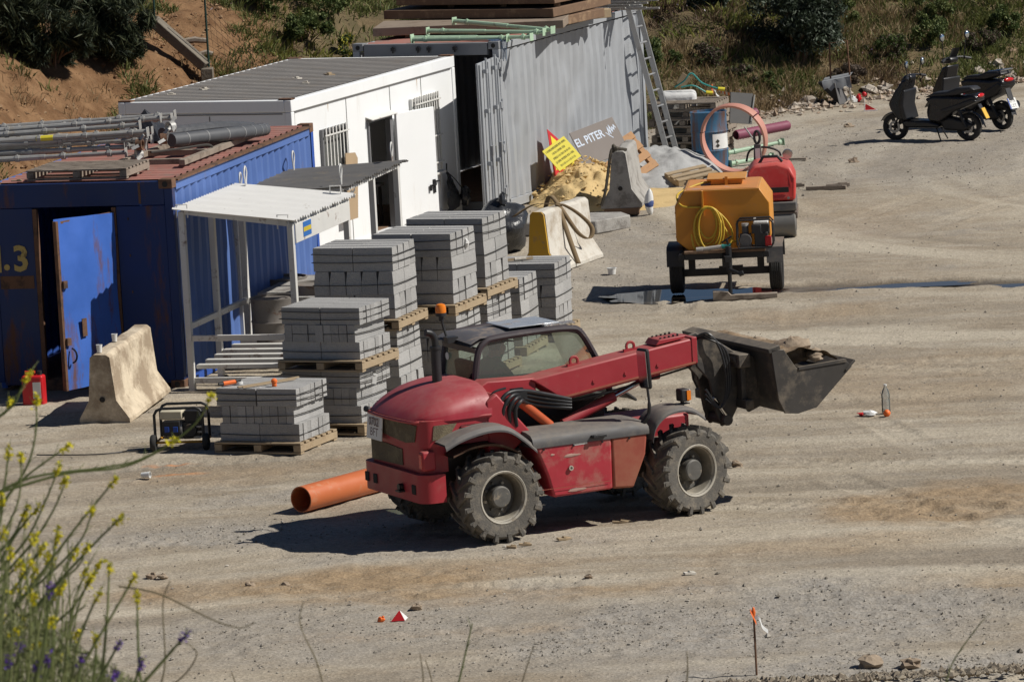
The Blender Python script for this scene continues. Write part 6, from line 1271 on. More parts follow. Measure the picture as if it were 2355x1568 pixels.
for i, (x, y, s, lb) in enumerate([(2.55, -.48, .17, 'large brown rock in the loader bucket near its right end'), (2.70, -.70, .08, 'small rock beside the large one in the bucket'), (2.48, .2, .12, 'brown rock in the middle of the loader bucket'), (2.62, -.86, .06, 'small round stone at the right end of the bucket'), (2.4, -.15, .10, 'angular rock behind the large one in the bucket')]):
    mb = MB(); mb.blob((0, 0, 0), (s*1.25, s, s*.8), 50+i, .16, 12, 8); p = TH.matrix_basis @ Vector((x, y, 1.53+s*.3)); p = Matrix.Rotation(R_(26), 4, 'Z') @ Vector((x, y, 1.46+s*.3)); tag(mb.build('rock', m_rock, loc=Vector(TH.location)+p, smooth=40), lb, 'rock', 'rocks in the loader bucket')
# cab
cb = empty('cab', (0, 0, 0)); cb.parent = TH; Y0, Y1 = .03, .80
mb = MB(); mb.b2((-.92, Y0, .95), (.58, Y1, 1.22)); mb.b2((-.90, Y0+.02, .5), (.55, Y1, .95)); mb.build('cab_base', m_blackm, cb, bevel=.02)
mpil = M('cab_frame_grey', (.055, .045, .05), .5, 0, .2, 6, (.18, .14, .12), 5, .3)
def frame_side(y):
    return spl([(-.93, y, 1.20), (-.90, y, 1.45), (-.84, y, 1.80), (-.76, y, 1.915), (-.62, y, 1.95), (-.1, y, 1.965), (.22, y, 1.955), (.34, y, 1.91), (.46, y, 1.72), (.62, y, 1.38), (.66, y, 1.20)], 5)
for y in (Y0, Y1):
    mb = MB(); mb.tube(frame_side(y), .036, 8); mb.build('side_frame', mpil, cb)
rows = [[(p.x+.012*(1 if p.x < -.2 else -1), y, p.z-.01) for p in frame_side(y)[:]] for y in (Y0, Y1)]
def pane(nm, pts, mat=None): mb = MB(); mb.add(pts, [tuple(range(len(pts)))]); return mb.build(nm, mat or m_glass, cb, smooth=None)
fs = frame_side(Y0-.004); pane('side_window', [(p.x*.985, p.y, p.z-.012) for p in fs][::-1]); fs = frame_side(Y1+.004); pane('side_window', [(p.x*.985, p.y, p.z-.012) for p in fs])
pane('rear_window', [(-.925, Y1, 1.22), (-.925, Y0, 1.22), (-.835, Y0, 1.86), (-.835, Y1, 1.86)]); pane('windscreen', [(.64, Y0, 1.22), (.64, Y1, 1.22), (.34, Y1, 1.91), (.34, Y0, 1.91)])
for a_, b_ in (((-.845, Y0, 1.84), (-.845, Y1, 1.84)), ((-.93, Y0, 1.20), (-.93, Y1, 1.20)), ((.35, Y0, 1.91), (.35, Y1, 1.91))): mb = MB(); mb.bar(a_, b_, .05, .055); mb.build('cross_frame', mpil, cb)
rows = []
for i in range(13):
    x = -.92+1.30*i/12; rows.append([(x, Y0-.02+(Y1-Y0+.04)*j/8, 1.965+.035*math.sin(math.pi*j/8)*math.sin(math.pi*(i+2)/16)+(-.05 if i == 0 else 0)-(.05 if i == 12 else 0)) for j in range(9)])
mb = MB(); mb.grid(rows); mb.grid([[(a, b, c-.03) for a, b, c in r][::-1] for r in rows]); rf = mb.build('roof', M('cab_roof', (.11, .105, .11), .5, 0, .2, 5, (.25, .2, .16), 4, .4), cb, smooth=50)
mb = MB(); mb.b2((-.42, Y0+.10, 2.012), (.16, Y1-.12, 2.024)); mb.build('roof_hatch', M('roof_sheet_pale', (.42, .44, .47), .3, .3, .15, 8, (.3, .24, .2), 5, .3), rf, bevel=.004); mb = MB(); mb.b2((-.05, Y0+.02, 2.0), (.30, Y0+.12, 2.018)); mb.build('roof_foil', M('crumpled_foil', (.6, .58, .55), .25, .7, .2, 20, (.25, .1, .05), 9, .35, bump=.8, bscale=30), rf)
mb = MB(); mb.box((-.95, .42, 1.93), (.12, .10, .06)); mb.tube(spl([(-.96, .5, 1.95), (-.98, .52, 2.05), (-1.0, .52, 2.14)], 4), .014, 7); mb.cyl((-1.0, .52, 2.12), (-1.0, .52, 2.175), .028, n=12); bcn = mb.build('beacon_stalk', m_black, cb); mb = MB(); mb.lathe([(.052, 2.175), (.056, 2.20), (.056, 2.26), (.045, 2.29), (.02, 2.30), (0, 2.302)], 20, (-1.0, .52, 0)); mb.build('beacon_lens', m_amber, bcn); mb = MB(); mb.lathe([(.058, 2.17), (.058, 2.205), (.05, 2.206)], 20, (-1.0, .52, 0)); mb.build('beacon_base', m_black, bcn)
mb = MB(); mb.bar((-.945, .30, 1.30), (-.905, .14, 1.52), .012, .012); mb.bar((-.94, .26, 1.33), (-.895, .08, 1.60), .02, .02); mb.box((-.95, .34, 1.29), (.04, .12, .05)); mb.build('wiper', m_black, cb)
mb = MB(); mb.cyl((-.872, .70, 1.72), (-.866, .70, 1.72), .04, n=14); mb.build('round_sticker', m_whitepl, cb)
mb = MB(); mb.b2((-.75, .2, 1.12), (-.2, .65, 1.24)); mb.box((-.76, .42, 1.45), (.1, .42, .5), (0, R_(-8), 0)); mb.build('seat', m_black, cb, bevel=.03)
mb = MB(); mb.lathe([(.155, -.012), (.172, 0), (.155, .012)], 20, (0, 0, 0), closed_prof=True); mb.cyl((0, 0, 0), (0, 0, -.3), .02, n=8); mb.bar((-.15, 0, 0), (.15, 0, 0), .03, .015); mb.build('steering_wheel', m_black, cb, loc=(.22, .42, 1.42), rot=(0, R_(-32), 0))
# driver
dr = empty('person', (0, 0, 0), 0, 'driver in a green shirt and dark cap seated in the loader cab', 'person'); dr.location = TH.location; dr.rotation_euler = TH.rotation_euler
V_ = {'pel': ((-.52, .42, 1.30), .15), 'bel': ((-.53, .42, 1.42), .145), 'che': ((-.50, .42, 1.58), .15), 'nk': ((-.46, .42, 1.70), .055), 'hd0': ((-.43, .42, 1.765), .075), 'hd': ((-.42, .42, 1.82), .088), 'hd2': ((-.42, .42, 1.86), .07), 'nose': ((-.325, .42, 1.795), .014),
      'lh': ((-.44, .51, 1.26), .09), 'lk': ((-.05, .53, 1.26), .065), 'la': ((.05, .53, .98), .045), 'lt': ((.2, .53, .95), .035), 'rh': ((-.44, .33, 1.26), .09), 'rk': ((-.05, .31, 1.26), .065), 'ra': ((.05, .31, .98), .045), 'rt': ((.2, .31, .95), .035),
      'ls': ((-.49, .60, 1.62), .062), 'le': ((-.33, .66, 1.40), .048), 'lw': ((.04, .56, 1.42), .034), 'lp': ((.11, .54, 1.45), .033), 'rs': ((-.49, .24, 1.62), .062), 're': ((-.33, .18, 1.40), .048), 'rw': ((.04, .28, 1.42), .034), 'rp': ((.11, .30, 1.45), .033)}
E_ = [('pel', 'bel'), ('bel', 'che'), ('che', 'nk'), ('nk', 'hd0'), ('hd0', 'hd'), ('hd', 'hd2'), ('hd0', 'nose'), ('pel', 'lh'), ('lh', 'lk'), ('lk', 'la'), ('la', 'lt'), ('pel', 'rh'), ('rh', 'rk'), ('rk', 'ra'), ('ra', 'rt'), ('che', 'ls'), ('ls', 'le'), ('le', 'lw'), ('lw', 'lp'), ('che', 'rs'), ('rs', 're'), ('re', 'rw'), ('rw', 'rp')]
for s, sy in (('l', 1), ('r', -1)):
    b0 = Vector(V_[s+'p'][0])
    for k in range(4):
        n1, n2 = s+'f%d' % k, s+'g%d' % k; V_[n1] = (tuple(b0+Vector((.05, (.03-.02*k)*1.0, .02))), .009); V_[n2] = (tuple(b0+Vector((.075, (.03-.02*k)*1.1, -.015-.004*k))), .008); E_ += [(s+'p', n1), (n1, n2)]
    n1, n2 = s+'f9', s+'g9'; V_[n1] = (tuple(b0+Vector((.0, -sy*.035, .02))), .010); V_[n2] = (tuple(b0+Vector((.035, -sy*.045, .015))), .009); E_ += [(s+'p', n1), (n1, n2)]
ks = list(V_); me = bpy.data.meshes.new('body'); me.from_pydata([V_[k][0] for k in ks], [(ks.index(a), ks.index(b)) for a, b in E_], []); me.update()
bo_ = link('body', me, dr); sk = bo_.modifiers.new('skin', 'SKIN')
for i, k in enumerate(ks): d = me.skin_vertices[0].data[i]; d.radius = (V_[k][1],)*2; d.use_root = (k == 'pel')
bo_.modifiers.new('sub', 'SUBSURF').levels = 2; bpy.context.view_layer.update()
m2 = bpy.data.meshes.new_from_object(bo_.evaluated_get(bpy.context.evaluated_depsgraph_get())); bo_.modifiers.clear(); bo_.data = m2
m2.materials.clear()
for q in (m_skin, m_shirt, m_trous): m2.materials.append(q)
for pl in m2.polygons:
    c = pl.center; pl.use_smooth = True
    pl.material_index = 2 if c.z < 1.33 and c.x > -.6 or c.z < 1.28 else (0 if (c.z > 1.705 or c.x > -.12) else 1)
mb = MB(); mb.lathe([(.094, 1.845), (.096, 1.875), (.08, 1.915), (.04, 1.935), (0, 1.94)], 18, (-.42, .42, 0)); mb.ext([(-.345, .34, 1.848), (-.345, .50, 1.848), (-.25, .47, 1.832), (-.235, .42, 1.83), (-.25, .37, 1.832)], (0, 0, .01)); mb.build('cap', m_cap, dr, smooth=50)
mb = MB(); mb.blob((-.445, .42, 1.81), (.080, .092, .065), 3, .03, 12, 8); mb.build('hair', m_hair, dr, smooth=60)
for y in (.39, .45): mb = MB(); mb.blob((-.338, y, 1.818), (.008, .012, .008), 1, 0, 8, 6); mb.build('eye', m_ink, dr)
mb = MB(); mb.box((-.345, .42, 1.755), (.01, .045, .008)); mb.build('mouth', M('lips', (.3, .12, .1), .6), dr)
for y in (.33, .51): mb = MB(); mb.blob((-.42, y, 1.80), (.02, .01, .03), 1, 0, 8, 6); mb.build('ear', m_skin, dr)
# ------------------------------------------------------------------ water tank trailer
TR = empty('tank_trailer', (2.92, 72.02, 0), R_(-5), 'orange water tank trailer with yellow hose coil and pump', 'trailer')
pt = lambda n, mb, mat, par=None, **k: mb.build(n, mat, par or TR, **k)
hw, zb, zt_, y0, y1 = .63, .62, 1.42, -.42, .85
sec = [(-hw+.16, zb), (-hw, zb+.14), (-hw, zt_-.20), (-hw+.13, zt_), (hw-.13, zt_), (hw, zt_-.20), (hw, zb+.14), (hw-.16, zb)]
mb = MB(); mb.ext([(x, y0, z) for x, z in sec], (0, y1-y0, 0)); tk = pt('tank', mb, m_tank, bevel=.012)
mb = MB(); mb.b2((-hw+.16, y0+.03, zt_+.001), (hw-.16, y1-.03, zt_+.006)); mb.build('faded_top_plate', m_tanktop, tk)
mb = MB(); mb.b2((-.16, .06, zt_+.006), (.26, .46, zt_+.075)); mb.build('hatch_neck', m_tank, tk, bevel=.006); mb = MB(); mb.box((.05, .27, zt_+.095), (.52, .5, .025), (R_(3), 0, 0)); mb.build('hatch_lid', m_tank, tk, bevel=.006); mb = MB(); mb.box((.05, .04, zt_+.06), (.04, .05, .12)); mb.build('hatch_catch', m_tank, tk)
for zz in (.80, 1.12): mb = MB(); mb.b2((-hw-.006, y0+.02, zz), (-hw+.004, y1-.02, zz+.02)); mb.build('weld_rib', m_tank, tk)
mb = MB(); mb.bar((-hw+.13, y0-.004, zt_-.012), (hw-.13, y0-.004, zt_-.012), .012, .02); mb.build('front_weld', m_tank, tk)
mb = MB(); mb.b2((-.265, y0-.10, 1.08), (-.245, y0-.002, 1.42)); mb.build('hose_hook', m_tank, tk)
mb = MB(); mb.b2((-.60, -.62, .52), (-.52, .9, .60)); mb.b2((.52, -.62, .52), (.60, .9, .60)); mb.b2((-.52, -.62, .52), (.52, -.52, .60)); mb.b2((-.52, .8, .52), (.52, .9, .60)); mb.b2((-.52, .1, .525), (.52, .2, .595)); pt('trailer_frame', mb, m_blackm, bevel=.006)
mb = MB(); mb.b2((-.52, -.66, .605), (.55, -.45, .635)); pt('front_plank', mb, m_woodo)
mb = MB(); mb.bar((-.58, 0, .27), (.58, 0, .27), .09, .09); mb.bar((-.1, -.0, .325), (.22, -.0, .33), .08, .03); 
for x in (-.46, .46): mb.b2((x-.045, -.05, .31), (x+.045, .05, .52))
pt('axle', mb, m_blackm)
for s in (-1, 1):
    wx = s*.665; we = empty('wheel', (wx, 0, .30)); we.parent = TR
    mb = MB(); mb.lathe([(.18, -.08), (.27, -.09), (.295, -.075), (.30, -.06)]+[(.293 if k % 2 else .301, -.05+.0125*k) for k in range(9)]+[(.30, .06), (.295, .075), (.27, .09), (.18, .08)], 36, axis='x'); mb.build('tyre', m_rubberdk, we, smooth=30)
    mb = MB(); mb.lathe([(0, s*.03), (.06, s*.05), (.08, s*.02), (.16, s*.0), (.185, s*.07)], 24, axis='x'); mb.build('rim', m_greyplas, we)
    mb = MB(); 
    rows = [[(wx+dx, yy, zz) for dx in (-.11, .11)] for yy, zz in ((-.40, .42), (-.37, .62), (-.30, .665), (.30, .665), (.38, .62), (.42, .42))]
    mb.grid(rows); mb.grid([[(a, b*.97, c-.012) for a, b, c in r][::-1] for r in rows]); mb.add([(wx-.11, -.40, .42), (wx+.11, -.40, .42), (wx+.11, -.375, .62), (wx-.11, -.375, .62)], [(0, 1, 2, 3)]); mb.build('mudguard', m_greyplas if s > 0 else m_black, TR)
mb = MB(); mb.cyl((.07, -.74, .05), (.07, -.74, .40), .028, n=10); mb.cyl((.07, -.74, .36), (.07, -.74, .70), .042, n=12); mb.cyl((.07, -.74, .04), (.07, -.74, .06), .06, n=10); mb.bar((.07, -.74, .72), (.05, -.74, .80), .03, .03); mb.bar((-.02, -.74, .75), (.12, -.74, .83), .022, .022); mb.cyl((.07, -.80, .40), (.22, -.86, .34), .025, n=8); mb.cyl((.2, -.88, .34), (.26, -.88, .36), .035, n=8); mb.box((.03, -.72, .48), (.10, .10, .12)); pt('jack_stand', mb, m_blackm, bevel=.004)
mb = MB(); mb.bar((.0, -.52, .56), (.07, -.90, .54), .08, .07); pt('drawbar', mb, m_blackm)
mb = MB()   # hose coil
def loopz(cx, cz, rx, rz, y, a0, a1, n=26): return [(cx+rx*math.cos(R_(a0+(a1-a0)*k/n)), y, cz+rz*math.sin(R_(a0+(a1-a0)*k/n))) for k in range(n+1)]
yh = y0-.05
mb.tube(spl([(-.02, .25, zt_+.03), (-.25, .12, zt_+.04), (-.50, -.1, zt_-.02), (-.60, -.32, 1.34), (-.52, -.45, 1.22), (-.25, yh-.01, 1.20), (-.05, yh, 1.12), (.10, yh, .92), (.11, yh-.01, .72), (.0, yh-.02, .60)], 6), .014, 8)
for k, (rx, rz, dy) in enumerate(((.135, .25, 0), (.165, .27, -.02), (.12, .21, -.035), (.20, .30, -.05), (.15, .29, -.065))): mb.tube(loopz(-.22+.012*k, 1.21-rz, rx, rz, yh-.012+dy, 90+8*k, 450+8*k), .013, 7)
mb.tube(spl([(-.10, yh-.02, 1.15), (.03, yh-.02, .90), (.12, yh-.03, .74), (.24, yh-.08, .78), (.31, yh-.12, .90)], 6), .013, 7); mb.tube(spl([(-.42, yh-.05, .85), (-.40, yh-.06, .70), (-.33, yh-.08, .61), (-.2, yh-.1, .585), (.0, yh-.1, .61), (.11, yh-.06, .75)], 6), .014, 7)
pt('hose', mb, m_hose, smooth=60)
mb = MB(); mb.cyl((-.30, yh-.14, .655), (.0, yh-.16, .685), .028, n=10); mb.cyl((-.36, yh-.135, .65), (-.28, yh-.14, .655), .035, n=10); pt('hose_nozzle', mb, M('wrapped_nozzle', (.4, .38, .35), .6, 0, .2, 30)); mb = MB(); mb.cyl((-.02, yh-.16, .685), (.10, yh-.165, .70), .03, n=10); pt('nozzle_grip', mb, m_teal)
pu = empty('pump', (.43, -.62, .635)); pu.parent = TR
for y in (-.12, .12): mb = MB(); mb.tube([(-.22, y, .03), (-.24, y, .08), (-.235, y, .36), (-.20, y, .40), (.20, y, .40), (.235, y, .36), (.24, y, .08), (.21, y, .03)], .013, 8, closed=True); mb.build('pump_frame', m_black, pu)
mb = MB(); mb.bar((.0, -.12, .40), (.0, .12, .40), .03, .008); mb.bar((.235, -.12, .34), (.235, .12, .34), .02, .02); mb.build('frame_strap', m_galv, pu)
mb = MB(); mb.box((-.13, 0, .12), (.15, .16, .17)); mb.cyl((-.13, -.09, .13), (-.13, .06, .13), .085, n=16); mb.cyl((-.13, 0, .2), (-.13, 0, .31), .045, n=12); mb.build('pump_body', m_greyplas, pu, bevel=.008); mb = MB(); mb.cyl((-.13, 0, .31), (-.13, 0, .345), .05, n=12); mb.build('pump_outlet', m_galv, pu)
mb = MB(); mb.box((.08, 0, .13), (.18, .18, .2)); mb.box((.02, -.02, .27), (.13, .14, .12)); mb.box((.13, .0, .27), (.12, .16, .14)); mb.build('engine_block', m_black, pu, bevel=.012); mb = MB(); mb.box((.08, 0, .355), (.2, .15, .04)); mb.build('fuel_tank', m_whitepl, pu, bevel=.012); mb = MB(); mb.box((.17, -.07, .11), (.08, .08, .13)); mb.build('recoil_cover', m_redpl, pu, bevel=.012)
# wood under the jack
t = empty('timber_offcut', (2.99, 71.22, 0), R_(-2), 'notched brown timber block under the trailer jack', 'timber'); mb = MB(); mb.ext([(-.30, -.07, .0), (.55, -.07, .0), (.55, -.07, .06), (-.06, -.07, .06), (-.10, -.07, .10), (-.30, -.07, .12)], (0, .14, 0)); mb.build('block', m_woodg, t, bevel=.004)
# ------------------------------------------------------------------ pedestrian roller
RO = empty('road_roller', (3.86, 77.75, 0), R_(-4), 'small red walk behind road roller parked behind the orange tank', 'roller')
for y in (-.33, .33):
    mb = MB(); mb.lathe([(0, -.33), (.19, -.33), (.205, -.315), (.205, .315), (.19, .33), (0, .33)], 36, (0, y, .205), 'x'); mb.build('drum', M('drum_steel', (.17, .165, .155), .55, .3, .2, 5, (.25, .2, .15), 6, .35), RO, smooth=40)
mb = MB(); mb.box((0, 0, .33), (.72, .95, .10)); mb.build('frame', M('roller_rusty_grey', (.15, .12, .10), .7, .1, .3, 5, RUST, 5, .4), RO, bevel=.01); mb = MB(); mb.box((0, 0, .46), (.70, 1.0, .13)); mb.build('bumper_body', m_greyplas, RO, bevel=.015)
mb = MB(); rows = []
for x, ys, zs in ():
    pass
mb.ext([(-.34, -.47, .535), (.34, -.47, .535), (.35, -.47, .86), (.28, -.40, 1.02), (.10, -.34, 1.08), (-.24, -.34, 1.06), (-.34, -.40, .95)], (0, .9, 0)); hd1 = mb.build('bonnet', m_redblk, RO, bevel=.05, seg=4)
mb = MB(); mb.box((.02, -.474, .70), (.46, .02, .075)); mb.build('air_slot', m_dark, hd1); mb = MB(); mb.cyl((.24, -.475, .58), (.24, -.485, .58), .02, n=12); mb.build('bonnet_lock', m_steel, hd1)
mb = MB(); mb.tube([(-.16, -.15, 1.06), (-.10, -.15, 1.15), (.10, -.15, 1.15), (.17, -.15, 1.07)], .022, 8); mb.build('lifting_handle', m_black, RO)
mb = MB(); mb.ext([(-.26, .45, .95), (-.12, .45, .95), (-.14, .45, 1.27), (-.24, .45, 1.27)], (0, .05, 0)); cl = mb.build('control_column', m_greyplas, RO, bevel=.01); mb = MB(); mb.box((-.19, .446, 1.13), (.07, .003, .16)); mb.build('instruction_sticker', m_whitepl, cl)
mb = MB(); mb.tube(loopz(-.19, 1.37, .04, .09, .47, 0, 360, 20), .02, 8); mb.build('control_grip', m_black, cl); mb = MB(); mb.tube(spl([(-.36, .5, 1.02), (-.30, .5, 1.18), (-.1, .5, 1.22), (.1, .5, 1.16), (.14, .5, 1.08)], 4), .016, 7); mb.build('handlebar', m_blackm, cl)
mb = MB(); mb.lathe([(0, -.04), (.07, -.04), (.075, .0), (.06, .05), (0, .06)], 18, (.24, .35, 1.12), 'y'); mb.build('work_lamp', m_chrome, RO)
# ------------------------------------------------------------------ clutter by the ladder
drum((3.34, 86.65, 0), m_drum, 'rusty blue oil drum with hazard label behind the pink ring', .92, .29, rz_=.0, lab=True)
t = empty('duct_ring', (3.70, 85.75, .56), 0, 'large pinkish ring of split corrugated duct leaning by the drum', 'ring'); t.rotation_euler = (R_(8), 0, R_(-24))
for k in range(3):
    a0, a1 = [(-75, 42), (44, 168), (170, 283)][k]; mb = MB(); n = 22
    rows = []
    for i in range(n+1):
        a = R_(a0+(a1-a0)*i/n); w_ = .055+.045*math.sin(a*1.0+.6)**2; rr = .545+.008*k
        rows.append([(q*math.cos(a), s, q*math.sin(a)) for q, s in ((rr, -w_), (rr+.012, -w_*.5), (rr+.012, w_*.5), (rr, w_), (rr-.035, w_*.9), (rr-.035, -w_*.9), (rr, -w_))])
    mb.grid([r[::-1] for r in rows]); mb.build('ring_segment', m_ring, t, smooth=40)
def pl_stack():
    for i in range(7): pallet((3.15+rnd.uniform(-.06, .06), 88.55+rnd.uniform(-.06, .06), i*.132), R_(-20+rnd.uniform(-5, 5)), ['lowest weathered pallet', 'second weathered pallet from the ground', 'third weathered pallet', 'middle weathered pallet', 'fifth weathered pallet', 'second weathered pallet from the top', 'topmost pale weathered pallet'][i]+' of the pile behind the blue drum', 1.15, .9, m_woodg, group='pallets', boards=6)
pl_stack()
for i, (p0, p1, lb) in enumerate((((3.85, 88.6, .30), (4.75, 89.3, .34), 'longer purple corrugated duct lying beside the pallet pile'), ((3.7, 89.2, .48), (4.25, 89.6, .55), 'shorter purple corrugated duct stub above the long one'))):
    t = empty('purple_duct', p0, 0, lb, 'duct'); d = Vector(p1)-Vector(p0); mb = MB(); L = d.length; t.rotation_euler = d.to_track_quat('Z', 'Y').to_euler(); mb.lathe([(.085 if k % 2 else .075, L*k/40) for k in range(41)]+[(0, L)], 16); mb.build('duct_wall', m_purple, t, smooth=60)
    mb = MB(); mb.b2((-.05, -.05, L*.2), (.05, .05, L*.24)); mb.build('tie', m_black, t)
for i, (p0, p1, lb) in enumerate((((3.62, 86.9, .20), (4.55, 87.4, .28), 'pale green tube lying behind the ring'), ((3.65, 86.6, .06), (4.35, 87.0, .10), 'lower pale green tube on the ground behind the ring'))):
    d = Vector(p1)-Vector(p0); prop(p0, d.length, math.atan2(d.y, d.x), lb, .4, math.asin(d.z/d.length), m_green, True, 2, 'green tubes behind the ring')
mb = MB(); mb.bar((4.2, 87.2, .03), (4.9, 87.0, .03), .10, .03); mb.bar((4.3, 87.3, .055), (4.6, 87.1, .055), .06, .02); tag(mb.build('plank', m_woodg), 'grey plank on the ground right of the ring', 'plank')
t = empty('dark_panel', (3.86, 88.0, 0), 0, 'dark grey leaning panel on the pallet pile', 'panel'); t.rotation_euler = (R_(-8), R_(8), R_(15)); mb = MB(); mb.b2((-.19, -.02, .55), (.19, .02, 1.05)); mb.build('panel_sheet', m_greysh, t); mb = MB(); mb.bar((.17, -.03, .6), (.21, -.03, 1.03), .02, .02); mb.build('edge_strip', m_galv, t); mb = MB(); mb.cyl((.05, -.05, .5), (.32, -.1, .16), .012, n=6); mb.build('strut', m_galv, t)
t = empty('white_sack', (2.95, 88.9, 0), 0, 'large white bulk sack with cord behind the ladder', 'sack'); mb = MB(); mb.box((0, 0, .52), (.6, .6, 1.04)); mb.v = [(a*(1+.06*math.sin(c*7+b*5)), b*(1+.06*math.sin(c*6)), c) for a, b, c in mb.v]; mb.build('sack_body', M('sack_white', (.58, .58, .57), .85, 0, .12, 5, bump=.6, bscale=9), t, bevel=.08, seg=3)
mb = MB()
for k in range(3): mb.tube(spl([(-.32, -.33, .25+.25*k), (0, -.36, .2+.27*k), (.33, -.32, .3+.22*k)], 4), .012, 5)
mb.build('blue_cord', M('cyan_cord', (.06, .3, .42), .7), t)
t = empty('cable_reel', (3.0, 88.95, 1.12), 0, 'teal cable with yellow plugs draped over the white sack', 'cable'); mb = MB(); mb.tube(spl([(-.1, -.1, .0), (.05, -.2, .1), (.18, -.2, .22), (.35, -.2, .05), (.6, -.25, -.05)], 6), .014, 6); mb.tube(spl([(.0, -.2, .0), (.2, -.25, .02), (.4, -.25, -.1)], 5), .014, 6); mb.build('cable', m_teal, t)
for p in ((.6, -.25, -.05), (.4, -.25, -.1)): mb = MB(); mb.cyl(p, Vector(p)+Vector((.11, 0, -.02)), .028, .034, n=8); mb.build('plug', m_yellow, t)
mb = MB(); mb.box((.05, -.05, .1), (.16, .05, .2), (0, .6, 0)); mb.build('card', m_card, t)
t = pallet((2.95, 84.6, .06), R_(20), 'pale board frame lying on the grit behind the orange tank', .7, .5, m_wood, boards=3, group='pallets', rot=(R_(10), R_(-6), R_(24)))
for x, y, L, a, lb in ((4.95, 82.9, .62, -12, 'brown plank lying on the dirt right of the roller'), (4.45, 83.4, .4, -8, 'short grey plank just right of the roller'), (5.15, 83.15, .35, 4, 'thin plank touching the brown one')):
    mb = MB(); mb.box((0, 0, .03), (L, .09, .05)); mb.box((L*.2, .01, .06), (L*.4, .05, .012)); tag(mb.build('plank', m_woodg, loc=(x, y, 0), rot=(0, 0, R_(a))), lb, 'plank', 'planks by the roller')
# hopper
t = empty('mortar_hopper', (5.95, 95.55, .0), R_(-10), 'small dark concrete chute with rusty hoop and grey cloth', 'hopper'); mb = MB(); mb.ext([(-.30, -.1, .40), (.10, -.1, .44), (.12, -.1, .2), (.22, -.1, -.0), (.05, -.1, .0)], (0, .3, 0)); mb.build('chute', m_black, t); mb = MB(); mb.bar((.06, -.14, .40), (.14, -.22, .02), .16, .02); mb.build('chute_plate', m_greyplas, t)
mb = MB(); rows = [[(-.22+.5*i/8, -.16+.02*math.sin(i*2), .42+.08*i/8), (-.20+.5*i/8, -.2, .36+.05*math.sin(i*1.7)), (-.18+.5*i/8, -.21, .28+.04*math.sin(i*2.3)+.04*i/8)] for i in range(9)]; mb.grid(rows); mb.grid([[(-.22+.5*i/8, -.16, .42+.08*i/8), (-.2+.5*i/8, .2, .46+.08*i/8)] for i in range(9)]); mb.build('grey_cloth', m_tarp, t, smooth=60)
mb = MB(); mb.tube([(-.08, 0, .3), (-.07, 0, 1.08), (.24, 0, 1.12), (.27, 0, .3)], .017, 6); mb.build('hoop', m_rust, t); mb = MB(); mb.bar((.25, -.12, .42), (.29, -.15, .02), .03, .03); mb.build('cloth_leg', m_concw, t)
for (x, y, lb) in ((6.25, 95.5, 'red and white plastic scrap right of the hopper'), (8.1, 95.0, 'red and white tape scrap seen between the scooters')):
    mb = MB(); mb.blob((0, 0, .07), (.10, .06, .07), 4, .4); o = mb.build('tape_scrap', m_whitepl, loc=(x, y, hz(x, y))); tag(o, lb, 'scrap'); mb = MB(); mb.blob((.10, 0, .08), (.06, .05, .07), 5, .3); mb.build('red_part', m_redpl, o)
t = empty('marker_cone', (6.35, 94.05, 0), 0, 'small red and white ground marker with a ball top near the scooters', 'marker'); mb = MB(); mb.ext([(-.02, 0, .0), (.2, 0, .02), (.02, 0, .13)], (0, .03, 0)); mb.build('flag', m_redpl, t); mb = MB(); mb.bar((-.02, -.01, .012), (.22, -.01, .012), .03, .02); mb.cyl((0, 0, 0), (0, 0, .3), .006, n=6); mb.build('stem', m_whitepl, t); mb = MB(); mb.blob((0, 0, .3), (.045, .045, .045), 1, .02); mb.build('ball', m_redpl, t)
# stakes with tape
def stake(loc, h, label, tape=True):
    t = empty('survey_stake', loc, 0, label, 'stake'); mb = MB(); mb.cyl((0, 0, -.05), (0, 0, h), .010, n=7); mb.build('rod', m_rust, t); mb = MB(); mb.lathe([(.012, h-.06), (.018, h-.02), (.010, h+.02), (0, h+.03)], 8); mb.build('cap', m_orange, t)
    mb = MB(); ribbon(mb, spl([(.0, 0, h-.05), (.05, -.02, h-.08), (.07, -.02, h-.15), (.12, -.01, h-.2)], 4), (0, .01, .035)); mb.build('tape', m_whitepl, t); mb = MB(); ribbon(mb, spl([(.0, .005, h-.06), (-.03, -.02, h-.0), (.02, -.02, h-.12)], 4), (0, .01, .03)); mb.build('orange_tape', m_orange, t); return t
stake((1.99, 46.93, 0), .60, 'thin rusty survey stake with orange and white tape at the lower right'); stake((3.72, 94.2, 0), .58, 'survey stake with striped tape above the pallet pile')
tb_ = empty('barrier_tape', (0, 0, 0), 0, 'orange and white striped tape strung from the stake to the ring', 'tape'); mb = MB(); P = spl([(3.72, 94.2, .56), (3.85, 92.5, .62), (4.02, 90.6, .74)], 8)
for k in range(0, len(P)-1): mb = MB(); ribbon(mb, [P[k], P[k+1]], (0, 0, .05)); mb.build('stripe', m_whitepl if k % 2 else m_orange, tb_)
